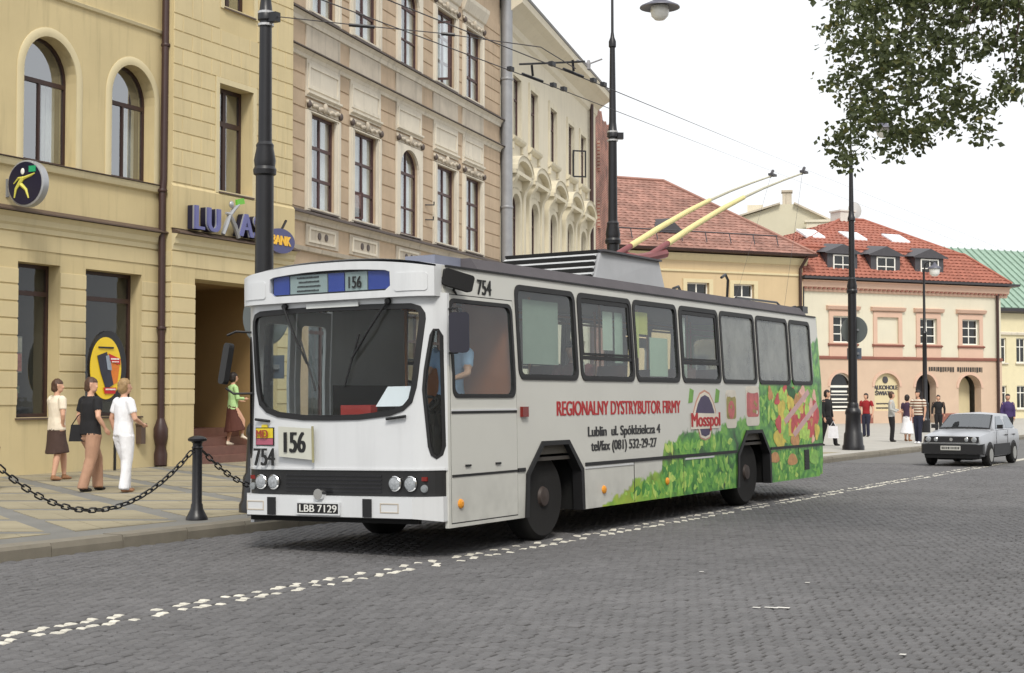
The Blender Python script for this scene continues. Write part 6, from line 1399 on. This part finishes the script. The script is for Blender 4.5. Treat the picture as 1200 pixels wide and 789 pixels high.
    for v, nn in zip(fin.vertices, nrm_):          # loose cloth and hair are never smooth
        d_ = stree.find_nearest(v.co)[3]
        if d_ is not None and d_ > .006:
            hz = v.co.z > .88 * s; f_ = 34 if hz else 11
            v.co += nn * amp * (1.5 if hz else 1.0) * (mnoise.noise(Vector((v.co.x * f_, v.co.y * f_, v.co.z * (f_ * .4)))) + .5 * mnoise.noise(Vector((v.co.x * f_ * 2.3, v.co.y * f_ * 2.3, v.co.z * f_))))
    fin.materials.clear(); order = [m for m, _ in trees]
    for m in order: fin.materials.append(m)
    # face first from the hair's point of view: the front of the head stays skin
    inv = rot.transposed()
    for p in fin.polygons:
        c = p.center; best = None; bd = 9
        for i, (m, tr) in enumerate(trees):
            q = tr.find_nearest(c)
            if q[0] is None: continue
            d = q[3] - (.002 if m not in (m_skin,) else 0)
            if m is hair:
                l = inv @ (c - hc)
                if l.y < -.012 * s and l.z < .026 * s: d += .05
            if d < bd: bd = d; best = i
        p.material_index = best or 0
    fin.shade_smooth()
    o = ob('person', fin, None, loc, (0, 0, R(180 - face))); fin.name = 'person'
    tag(o, label, 'person', group)
    return o
C_ = lambda n, r, g_, b: M('cloth_' + n, S(r, g_, b), .85, .08, 14, .15, 120)
blk, wht, crm = C_('black', 24, 23, 26), C_('white', 232, 232, 236), C_('cream', 226, 214, 194)
brn, tan, dsk = C_('brown_skirt', 70, 52, 46), C_('tan_trousers', 172, 134, 110), C_('dark_shoes', 34, 30, 28)
hbr, hbl, hdk = M('hair_brown', S(78, 54, 40), .6, .2, 40), M('hair_blonde', S(150, 122, 84), .6, .25, 40), M('hair_dark', S(38, 30, 26), .6, .2, 40)
nvy, red_, gry, grn, lgt = C_('navy', 34, 36, 56), C_('dark_red', 142, 28, 34), C_('grey', 176, 176, 172), C_('light_green', 178, 214, 150), C_('sky_blue', 150, 180, 215)
snd = C_('sandal', 150, 110, 80)
person('woman in cream blouse and knee-length brown skirt walking past the shop window', (-20.2, 19.2, .128), 12, 1.77, crm, brn, hbr, snd, dict(lf=.06, rf=-.12, rk=(.03, 0), lk=(.0, 0), le=(.01, .02, 0), lh=(-.02, .03, .06), re=(.0, -.03, 0), rh=(-.01, -.06, .02), head=(-55, 0, 0), lift_r=.0, sway=-.01, flare=.118), skirt=.27, bulk=1.14)
p2 = person('woman in black T-shirt and tan trousers walking between her two companions', (-17.40, 17.23, .128), 8, 1.76, blk, tan, hbr, dsk, dict(lf=.11, rf=-.12, rk=(.035, 0), lk=(.01, 0), le=(.03, .04, .01), lh=(.03, .0, .06), re=(.01, .02, 0), rh=(.02, -.02, 0), head=(-75, 0, 0)), skirt=None, bulk=1.18)
p3 = person('woman in white tunic and white trousers with tied-up blonde hair', (-16.80, 17.33, .128), 14, 1.74, wht, wht, hbl, snd, dict(lf=.02, rf=-.06, rk=(.01, 0), re=(.02, .03, 0), rh=(.02, .0, -.02), le=(.02, -.02, 0), lh=(-.04, -.10, .10), head=(-20, 0, 0)), bulk=1.14)
# handbag of the dark-dressed woman
hbag = MB().add([(-.16, -.05, 0), (.16, -.05, 0), (.16, .05, 0), (-.16, .05, 0), (-.13, -.03, .26), (.13, -.03, .26), (.13, .03, .26), (-.13, .03, .26)], [(0, 1, 5, 4), (1, 2, 6, 5), (2, 3, 7, 6), (3, 0, 4, 7), (4, 5, 6, 7), (0, 3, 2, 1)])
hb_ = thing('handbag', 'black shoulder bag hanging at the side of the woman in black', 'bag', (-17.55, 17.16, .90), R(30))
hbag.build('body', blk, hb_); MB().tube([(-.12, 0, .26), (-.03, 0, .40), (.05, 0, .44), (.12, 0, .26)], .009, 5).build('strap', blk, hb_)
# woman going up the bank steps
pa = Matrix.Translation(A.location) @ A.rotation_euler.to_matrix().to_4x4()
q = pa @ Vector((5.05, .25, .48))
person('woman in light green top and long brown skirt climbing the bank steps', q, 30, 1.66, grn, C_('rust_skirt', 86, 48, 38), hdk, crm, dict(lf=-.12, lk=(.05, 0), lift_l=.10, rf=.05, re=(.02, -.03, 0), rh=(-.02, -.10, .12), le=(0, -.02, 0), lh=(-.04, -.1, .14), head=(0, 0, 0), sway=-.03, flare=.15), skirt=.20, sleeves='long')
person('man in dark clothes walking off behind the trolleybus with a white bag', (-14.38, 44.02, .128), 100, 1.66, blk, blk, hdk, dsk, dict(lf=.10, rf=-.14, rk=(.03, 0)), sleeves='long', female=False, voxel=.016)
person('man in dark red shirt and dark trousers standing near the lamp post', (-16.3, 54.4, .128), 190, 1.58, red_, nvy, hdk, dsk, dict(re=(.03, .0, 0), rh=(.03, -.02, .0)), female=False, voxel=.017)
person('person in pale grey jacket and black trousers standing in the square', (-13.77, 48.73, .128), 80, 1.62, gry, blk, hbr, dsk, dict(re=(.02, -.03, .01), rh=(-.02, -.11, .12), lh=(-.02, -.10, .1)), sleeves='long', female=False, voxel=.017, jacket=True)
person('woman with dark top and long white skirt beside the pale jacket', (-13.5, 49.6, .128), 20, 1.52, C_('plum', 66, 48, 70), wht, hdk, snd, dict(sway=.02, flare=.15), skirt=.16, voxel=.017)
person('man in brown and white striped shirt and dark jeans beside the white skirt', (-12.55, 47.4, .128), 200, 1.66, brn, nvy, hdk, wht, dict(lf=.03, rf=-.03, le=(.02, 0, 0)), female=False, voxel=.015, sleeves='short')
person('person in black coat standing by the dark arched door', (-15.15, 60.2, .128), 170, 1.52, blk, blk, hdk, dsk, dict(), sleeves='long', female=False, voxel=.018)
person('person in purple jacket half hidden by the silver car', (-10.9, 52.5, .128), 160, 1.55, C_('purple', 66, 50, 96), blk, hdk, dsk, dict(lf=.05, rf=-.08), sleeves='long', voxel=.018)
# stripes of the striped shirt come from its cloth
def stripes():
    m = bpy.data.materials.new('cloth_striped'); m.use_nodes = True; t = m.node_tree; b = t.nodes['Principled BSDF']; b.inputs['Roughness'].default_value = .85
    tc = t.nodes.new('ShaderNodeTexCoord'); wv = t.nodes.new('ShaderNodeTexWave'); wv.bands_direction = 'Z'; wv.inputs['Scale'].default_value = 3.6; rp = t.nodes.new('ShaderNodeValToRGB'); rp.color_ramp.interpolation = 'CONSTANT'
    rp.color_ramp.elements[0].color = S(120, 80, 58); rp.color_ramp.elements[1].position = .5; rp.color_ramp.elements[1].color = S(222, 212, 196)
    t.links.new(tc.outputs['Object'], wv.inputs['Vector']); t.links.new(wv.outputs['Fac'], rp.inputs['Fac']); t.links.new(rp.outputs['Color'], b.inputs['Base Color']); return m
ms = stripes()
for o in COL.objects:
    if o.name.startswith('person') and 'striped' in o.get('label', ''):
        for i, m in enumerate(o.data.materials):
            if m is brn: o.data.materials[i] = ms
# driver and one passenger
def sitter(label, loc, H, top, hair):
    return person(label, loc, 180, H, top, blk, hair, dsk, dict(lf=-.20, rf=-.20, lk=(.12, 0), rk=(.12, 0), lift_l=.16, lift_r=.16, re=(.0, -.05, .02), rh=(-.03, -.16, .13), le=(0, -.05, .02), lh=(-.03, -.16, .13)), female=False, voxel=.018, sleeves='short')
sitter('driver in pale blue shirt seated at the trolleybus wheel', (-8.62, 13.75, .72), 1.68, lgt, hdk)
sitter('passenger with dark hair seated by the second side window', (-8.40, 16.15, .64), 1.62, C_('maroon', 96, 40, 40), hdk)

# shopping bag of the man behind the trolleybus
sb = MB().add([(-.15, -.05, 0), (.15, -.05, 0), (.15, .05, 0), (-.15, .05, 0), (-.13, -.02, .36), (.13, -.02, .36), (.13, .02, .36), (-.13, .02, .36)], [(0, 1, 5, 4), (1, 2, 6, 5), (2, 3, 7, 6), (3, 0, 4, 7), (0, 3, 2, 1)]).tube([(-.08, 0, .36), (0, 0, .5), (.08, 0, .36)], .008, 5)
o = sb.build('shopping_bag', wht); o.location = (-14.12, 43.8, .36); tag(o, 'white carrier bag in the hand of the man behind the trolleybus', 'bag')
# red bin cut by the left edge of the picture
t = thing('litter_bin', 'dark red litter bin on a post beyond the left end of the chain', 'bin', (-19.16, 16.73, -.10))
MB().lathe([(.16, .38), (.20, .42), (.22, .85), (.23, .9), (.20, .9), (.19, .45), (0, .44)], (0, 0, 0), 18).build('basket', M('bin_red', S(120, 30, 36), .5, .1), t, smooth=30)
MB().tube([(-.24, 0, .22), (-.24, .0, 1.0)], .03, 8).box(-.24, -.19, -.03, .03, .5, .56).build('post', m_black, t)
# ------------------------------------------------------------------ silver hatchback
m_car = M('car_silver', S(186, 188, 192), .28, .03, 3, metal=.55); m_cblk = M('car_black_plastic', S(30, 30, 32), .55, .1)
m_cg = glass('car_glass', (.45, .48, .50, 1), 2.6, .02, .03)
CAR = thing('hatchback_car', 'silver hatchback car with black grille coming down the street', 'car', (-8.55, 35.1, 0), R(-3)); CAR.scale = (.87, .87, .89)
Wd = .80
def csec(y, pts): return [(x, y, z) for x, z in pts]
# body sections: half outline from sill to belt to centre of bonnet/deck
secs = [(.02, [(.70, .34), (.74, .42), (.74, .62), (.70, .74), (.45, .775), (0, .785)]),
        (.12, [(.76, .26), (.79, .42), (.79, .64), (.74, .78), (.45, .81), (0, .82)]),
        (.9, [(.76, .24), (.80, .42), (.81, .66), (.77, .86), (.5, .90), (0, .91)]),
        (1.12, [(.76, .24), (.80, .42), (.81, .68), (.78, .90), (.6, .92), (0, .93)]),
        (3.45, [(.76, .24), (.80, .42), (.81, .70), (.78, .92), (.6, .93), (0, .93)]),
        (3.75, [(.72, .30), (.77, .42), (.78, .70), (.74, .90), (.5, .93), (0, .93)])]
def loftcar(mb, secs):
    n = len(secs[0][1]); vv = []
    for y, p in secs: vv += [(x, y, z) for x, z in p] + [(-x, y, z) for x, z in p[::-1]]
    k = 2 * n; ff = []
    for i in range(len(secs) - 1):
        for j in range(k): ff.append((i * k + j, i * k + (j + 1) % k, (i + 1) * k + (j + 1) % k, (i + 1) * k + j))
    ff += [tuple(range(k)), tuple((len(secs) - 1) * k + j for j in range(k))]
    mb.add(vv, ff)
b = MB(); loftcar(b, secs); b.build('body', m_car, CAR, smooth=28)
cab = [(1.14, [(.74, .90), (.70, .91), (0, .93)]), (1.85, [(.755, .92), (.585, 1.305), (0, 1.335)]), (2.6, [(.755, .92), (.60, 1.335), (0, 1.375)]), (3.2, [(.75, .92), (.585, 1.31), (0, 1.345)]), (3.70, [(.70, .91), (.66, .93), (0, .94)])]
b = MB(); loftcar(b, cab); b.build('cabin', m_car, CAR, smooth=28)
def quad(name, P, off, mat, par=CAR):
    P = [Vector(p) for p in P]; n = (P[1] - P[0]).cross(P[2] - P[0]).normalized()
    if n.y > 0 and abs(n.y) > .6 and P[0].y < 2: n = -n
    return MB().add([tuple(p + n * off) for p in P] + [tuple(p - n * .01) for p in P], [tuple(range(len(P)))] + [(i, (i + 1) % len(P), len(P) + (i + 1) % len(P), len(P) + i) for i in range(len(P))]).build(name, mat, par)
def screen(name, hw0, hw1, y0, z0, y1, z1, off, mat):
    vv = []; n = 8
    for (hw, y, z) in ((hw0, y0, z0), (hw1, y1, z1)):
        for i in range(n + 1):
            x = -hw + 2 * hw * i / n; c_ = 1 - (x / hw) ** 2; vv.append((x, y - .5 * off - .012 * c_, z + .85 * off + .024 * c_))
    m_ = n + 1; w2 = [(x, y + .03, z - .03) for x, y, z in vv]
    MB().add(vv + w2, [(i, i + 1, m_ + i + 1, m_ + i) for i in range(n)] + [(i, i + 1, 2 * m_ + i + 1, 2 * m_ + i) for i in range(n)] + [(m_ + i, m_ + i + 1, 3 * m_ + i + 1, 3 * m_ + i) for i in range(n)] + [(0, m_, 3 * m_, 2 * m_), (n, m_ + n, 3 * m_ + n, 2 * m_ + n)]).build(name, mat, CAR, smooth=40)
screen('windscreen_seal', .69, .58, 1.18, .935, 1.83, 1.30, .008, m_cblk)
screen('windscreen', .65, .55, 1.215, .955, 1.80, 1.283, .022, m_cg)
for s_ in (1, -1):
    def sx(z, y): 
        t_ = (z - .92) / (1.31 - .92); return s_ * (.755 + (.592 - .755) * t_)
    def sq(name, pts, off, mt):
        P = [(sx(z, y) + s_ * off, y, z) for y, z in pts]; Q = [(x - s_ * .02, y, z) for x, y, z in P]; n = len(P)
        MB().add(P + Q, [tuple(range(n)), tuple(range(n, 2 * n))] + [(i, (i + 1) % n, n + (i + 1) % n, n + i) for i in range(n)]).build(name, mt, CAR)
    sq('side_window', [(1.52, .955), (2.42, .955), (2.42, 1.275), (1.95, 1.265)], .012, m_cg)
    sq('side_window', [(2.52, .955), (3.38, .955), (3.10, 1.255), (2.52, 1.275)], .012, m_cg)
    MB().box(s_ * .812 - .008, s_ * .812 + .008, 1.10, 2.68, .26, .56).build('rub_strip', m_cblk, CAR)
    MB().box(s_ * .812 - .004, s_ * .812 + .004, 2.455, 2.465, .40, .9).box(s_ * .812 - .004, s_ * .812 + .004, 1.35, 1.36, .40, .88).build('door_gap', m_cblk, CAR)
    MB().box(s_ * .815 - .015, s_ * .815 + .015, 2.2, 2.38, .76, .79).box(s_ * .815 - .015, s_ * .815 + .015, 3.0, 3.16, .76, .79).build('door_handle', m_cblk, CAR)
    mm = MB().add([(s_ * .80, 1.42, .95), (s_ * .96, 1.38, .95), (s_ * .96, 1.38, 1.06), (s_ * .80, 1.42, 1.05), (s_ * .80, 1.52, .95), (s_ * .95, 1.47, .96), (s_ * .95, 1.47, 1.05), (s_ * .80, 1.52, 1.05)], [(0, 1, 2, 3), (4, 5, 6, 7), (0, 1, 5, 4), (1, 2, 6, 5), (2, 3, 7, 6), (3, 0, 4, 7)]); mm.build('mirror', m_cblk, CAR)
    for yc in (.72, 3.05):
        wv = MB().lathe([(.16, -.09), (.26, -.095), (.285, -.06), (.285, .06), (.26, .095), (.16, .09)], (s_ * .745, yc, .285), 24, ax='x').build('wheel', MATS['tyre_rubber'], CAR, smooth=35)
        MB().lathe([(.17, .097 * s_), (.16, .07 * s_), (.10, .05 * s_), (.05, .075 * s_), (0, .08 * s_)], (s_ * .75, yc, .285), 18, ax='x').build('rim', M('alloy_rim', S(172, 172, 168), .4, .05, metal=.4), wv, smooth=40)
        n = 12; ao = [(yc + .345 * math.cos(math.pi * i / n), .28 + .345 * math.sin(math.pi * i / n)) for i in range(n + 1)]
        P = [(s_ * .812, y, z) for y, z in ao]; Q = [(s_ * .60, y, z) for y, z in ao]; k = len(P)
        MB().add(P + Q, [tuple(range(k)), tuple(range(k, 2 * k))] + [(i, (i + 1) % k, k + (i + 1) % k, k + i) for i in range(k)]).build('wheel_arch', m_cblk, CAR)
# front: grille band with four lamps, big black bumper, plate
gr_ = MB().box(-.71, .71, -.012, .05, .615, .765).build('grille', m_cblk, CAR)
for k in range(4): MB().box(-.40, .40, -.018, -.01, .635 + .032 * k, .645 + .032 * k).build('grille_slat', M('grille_grey', S(58, 58, 60), .5), gr_)
for x, r in ((-.60, .072), (.60, .072), (-.40, .055), (.40, .055)):
    hh = MB().lathe([(0, -.01), (r, -.012), (r, -.03), (r * .9, -.034), (0, -.03)], (x, 0, .69), 18, ax='y').build('headlight', m_chr, CAR, smooth=40)
    MB().lathe([(0, -.045), (r * .6, -.042), (r * .88, -.034), (0, -.032)], (x, 0, .69), 18, ax='y').build('lens', m_lens, hh, smooth=60)
MB().lathe([(.03, -.022), (.045, -.022), (.045, -.012), (.03, -.012)], (0, 0, .69), 16, ax='y').build('badge', m_chr, gr_)
MB().add([(-.80, .25, .30), (.80, .25, .30), (.80, .25, .585), (-.80, .25, .585), (-.74, -.07, .33), (.74, -.07, .33), (.74, -.07, .56), (-.74, -.07, .56), (-.81, .05, .33), (.81, .05, .33), (.81, .05, .58), (-.81, .05, .58)], [(4, 5, 6, 7), (8, 4, 7, 11), (0, 8, 11, 3), (5, 9, 10, 6), (9, 1, 2, 10), (7, 6, 10, 2, 3, 11), (4, 8, 0, 1, 9, 5)]).build('bumper', m_cblk, CAR)
MB().box(-.66, .66, -.03, -.005, .592, .608).build('trim_strip', m_chr, CAR)
MB().box(-.72, .72, .05, .25, .21, .31).build('front_spoiler', m_cblk, CAR)
pq = MB().box(-.26, .26, -.085, -.068, .42, .53).build('number_plate', M('plate_pale', S(196, 196, 190), .5), CAR)
pb = MB(); x = -.23
while x < .22:
    q = .014 + .02 * rb.random(); pb.box(x, x + q, -.088, -.084, .445, .505); x += q + .016
pb.build('plate_characters', m_pr, pq)
for x0, x1 in ((-.5, -.05), (.05, .5)): MB().tube([(x0, 1.16, .965), (x1, 1.30, 1.0)], .012, 5).build('wiper', m_cblk, CAR)
MB().box(-.70, .70, .1, 3.6, .20, .26).box(-.45, .45, .3, 1.2, .16, .22).build('underbody', m_und, CAR)

# ------------------------------------------------------------------ tree overhanging from the right
TR = thing('street_tree', 'leafy dark tree whose branches hang in over the street', 'tree', (3.6, 12.5, .0))
m_bark = M('bark', S(74, 62, 52), .9, .2, 6, .6, 20)
def leafmat():
    m = bpy.data.materials.new('leaf'); m.use_nodes = True; MATS['leaf'] = m; t = m.node_tree; N = t.nodes; L = t.links; N.clear()
    o = N.new('ShaderNodeOutputMaterial'); df = N.new('ShaderNodeBsdfPrincipled'); tl = N.new('ShaderNodeBsdfTranslucent'); mx_ = N.new('ShaderNodeMixShader'); mx_.inputs[0].default_value = .38
    g = N.new('ShaderNodeNewGeometry'); rp = N.new('ShaderNodeValToRGB'); e = rp.color_ramp.elements; e[0].color = S(66, 74, 50); e[1].color = S(128, 124, 70); q = rp.color_ramp.elements.new(.5); q.color = S(88, 98, 60); q = rp.color_ramp.elements.new(.93); q.color = S(96, 104, 62)
    L.new(g.outputs['Random Per Island'], rp.inputs['Fac']); L.new(rp.outputs['Color'], df.inputs['Base Color']); L.new(rp.outputs['Color'], tl.inputs['Color']); df.inputs['Roughness'].default_value = .55
    L.new(df.outputs[0], mx_.inputs[1]); L.new(tl.outputs[0], mx_.inputs[2]); L.new(mx_.outputs[0], o.inputs['Surface']); return m
m_leaf = leafmat()
rt = random.Random(11)
trunk = [Vector((0, 0, 0)), Vector((-.05, .05, 1.5)), Vector((-.15, .1, 3.0)), Vector((-.2, .2, 4.4)), Vector((-.1, .3, 6.0)), Vector((.1, .4, 8.5)), Vector((.2, .3, 11))]
MB().tube(trunk, [.36, .27, .24, .21, .16, .10, .04], 12).build('trunk', m_bark, TR, smooth=50)
# limbs towards the street
LIMBS = [[(-.15, .1, 3.4), (-1.8, 1.0, 4.6), (-3.6, 1.9, 5.5), (-5.6, 2.8, 6.0), (-7.3, 3.3, 5.9)], [(-.2, .2, 4.2), (-1.8, .5, 5.8), (-3.6, 1.2, 6.8), (-5.6, 2.2, 7.3)], [(-.2, .2, 4.0), (-1.4, 1.8, 5.0), (-3.0, 3.6, 5.6), (-4.6, 5.0, 5.8)], [(-.1, .3, 5.0), (1.6, -.8, 6.4), (3.2, -1.2, 7.4)], [(-.1, .3, 5.6), (.6, 2.2, 7.0), (1.2, 3.8, 8.0)], [(-.1, .3, 5.8), (-1.6, -1.2, 7.4), (-2.8, -2.0, 8.6)], [(0, .35, 7), (1.0, 1.0, 9.0), (1.6, 1.4, 10.2)]]
lb = MB(); lpts = []
for P in LIMBS:
    P = [Vector(p) for p in P]; n = len(P); lb.tube(P, [.12 * (1 - .75 * i / (n - 1)) for i in range(n)], 8)
    for i in range(n - 1):
        for k in range(8): lpts.append(P[i].lerp(P[i + 1], k / 8))
lb.build('limb', m_bark, TR, smooth=50)
toff = Vector((3.6, 12.5, 0)); cm = cam.rotation_euler.to_matrix()
def wpt(px, py, D):
    d = cm @ Vector(((px - 600) / 1780, (394.5 - py) / 1780, -1)); return Vector((0, 0, 1.6)) + d * D - toff
# clumps: lobes of the hanging edge (centre in the view, radius) and the rest of the crown
lobes = [(1010, 20, 34), (1050, 40, 44), (1100, 20, 44), (1150, 10, 40), (1190, 30, 26), (1040, 90, 40), (1005, 62, 26), (1000, 105, 24), (1020, 130, 28), (1060, 135, 36), (1090, 100, 34), (1120, 60, 30), (1110, 130, 30), (1135, 112, 20), (1048, 168, 20), (1000, 162, 20), (1085, 155, 18), (1092, 148, 12), (1165, 120, 18), (1150, 140, 12), (1185, 90, 26), (1160, 60, 22), (988, 190, 10), (990, 188, 8), (980, 160, 12), (985, 60, 14), (978, 95, 10), (972, 38, 10), (1150, 155, 10), (1180, 60, 16), (1010, -30, 50), (1080, -40, 60), (1150, -40, 60), (1210, -20, 50), (1230, 70, 40), (1240, 20, 40)]
gaps = [(1018, 72, 10), (1042, 108, 10), (1068, 92, 8), (1075, 125, 8), (1118, 90, 13), (1140, 80, 14), (1155, 95, 12), (1172, 30, 13), (1182, 55, 9), (1135, 130, 8), (1100, 30, 6), (1095, 62, 7), (1125, 35, 8), (1165, 70, 10), (1150, 25, 6)]
cl = []
for (px, py, r) in lobes:
    for k in range(max(3, int(r * r / 42))):
        a, q = rt.uniform(0, 2 * math.pi), r * math.sqrt(rt.random()); x, y = px + q * math.cos(a), py + q * math.sin(a) * .9
        if any((x - gx) ** 2 + (y - gy) ** 2 < gr * gr for gx, gy, gr in gaps): continue
        cl.append((wpt(x, y, rt.uniform(14.5, 18.0)), rt.uniform(.06, .13), rt.randint(11, 19)))
while len(cl) < 2100:
    p = Vector((rt.gauss(0, 1), rt.gauss(0, 1), rt.gauss(0, 1))).normalized() * rt.random() ** .4
    p = Vector((p.x * 5.2 - .4, p.y * 5.0 + .6, p.z * 3.9 + 7.6)); q = pix(p + toff)
    if q is not None and abs(q[0]) < 640 and abs(q[1]) < 430: continue
    cl.append((p, rt.uniform(.15, .32), rt.randint(10, 18)))
lf = MB(); tw = MB(); V_, F_ = [], []
for c, r, n in cl:
    j = min(lpts, key=lambda p: (p - c).length_squared)
    if rt.random() < .5 and (j - c).length < 1.3: 
        mid = j.lerp(c, .5) + Vector((rt.uniform(-.1, .1), rt.uniform(-.1, .1), .08)); tw.tube([j, mid, c], [.008, .006, .003], 4)
    for k in range(n):
        p = c + Vector((rt.gauss(0, r * .7), rt.gauss(0, r * .7), rt.gauss(0, r * .55)))
        d = Vector((rt.uniform(-1, 1), rt.uniform(-1, 1), rt.uniform(-1.0, .3))).normalized(); s_ = d.cross(Vector((rt.uniform(-1, 1), rt.uniform(-1, 1), rt.uniform(-1, 1)))).normalized()
        L0 = rt.uniform(.05, .092); wdt = L0 * rt.uniform(.30, .42); nn = d.cross(s_) * (L0 * .12); i0 = len(V_)
        V_ += [tuple(p), tuple(p + d * L0 * .45 + s_ * wdt + nn), tuple(p + d * L0), tuple(p + d * L0 * .45 - s_ * wdt + nn)]
        F_ += [(i0, i0 + 1, i0 + 2), (i0, i0 + 2, i0 + 3)]
tag(tw.build('twigs', m_bark, TR, recalc=False), None, None, None, 'stuff')
lf.add(V_, F_); tag(lf.build('crown', m_leaf, TR, recalc=False), None, None, None, 'stuff')

# ------------------------------------------------------------------ houses across the street, seen only in the glass
for k, (y, ln, c, lab) in enumerate(((-14, 26, (214, 204, 180), 'pale townhouse across the street mirrored in the shop windows'), (12.3, 30, (196, 176, 146), 'beige townhouse across the street mirrored in the bus panes'))):
    E_ = thing('opposite_house', lab, 'building', (13.0, y + ln, 0), R(-90))
    mt = M('opposite_plaster_%d' % k, S(*c), .9, .06, .6); nW = int(ln / 2.6)
    op = [rect(1.0 + 2.6 * i, 2.3 + 2.6 * i, z, z + 1.9) for i in range(nW) for z in (1.2, 4.6, 8.0)]
    MB().plate(rect(0, ln, 0, 11.2), op, 0, .3).build('wall', mt, E_)
    MB().plate(rect(0, ln, 0, 11.2), (), .9, 1.0).build('inner_wall', m_room, E_)
    for i in range(nW):
        for z in (1.2, 4.6, 8.0):
            u = 1.0 + 2.6 * i
            window(E_, rect(u, u + 1.3, z, z + 1.9), grid_panes(u, u + 1.3, z, z + 1.9, .08, 2, (z + 1.25,), .07), .12, m_wf, m_gfar, .06)
            MB().plate(rect(u - .2, u + 1.5, z - .15, z + 2.1), [rect(u, u + 1.3, z, z + 1.9)], -.06, .01).build('surround', m_wf, E_)
    MB().mould(-.2, ln + .2, [(0, 10.9), (.4, 11.2), (.4, 11.4), (-6, 14.5), (-6, 11.4)]).build('roof', MATS['dark_roof_tile'], E_)
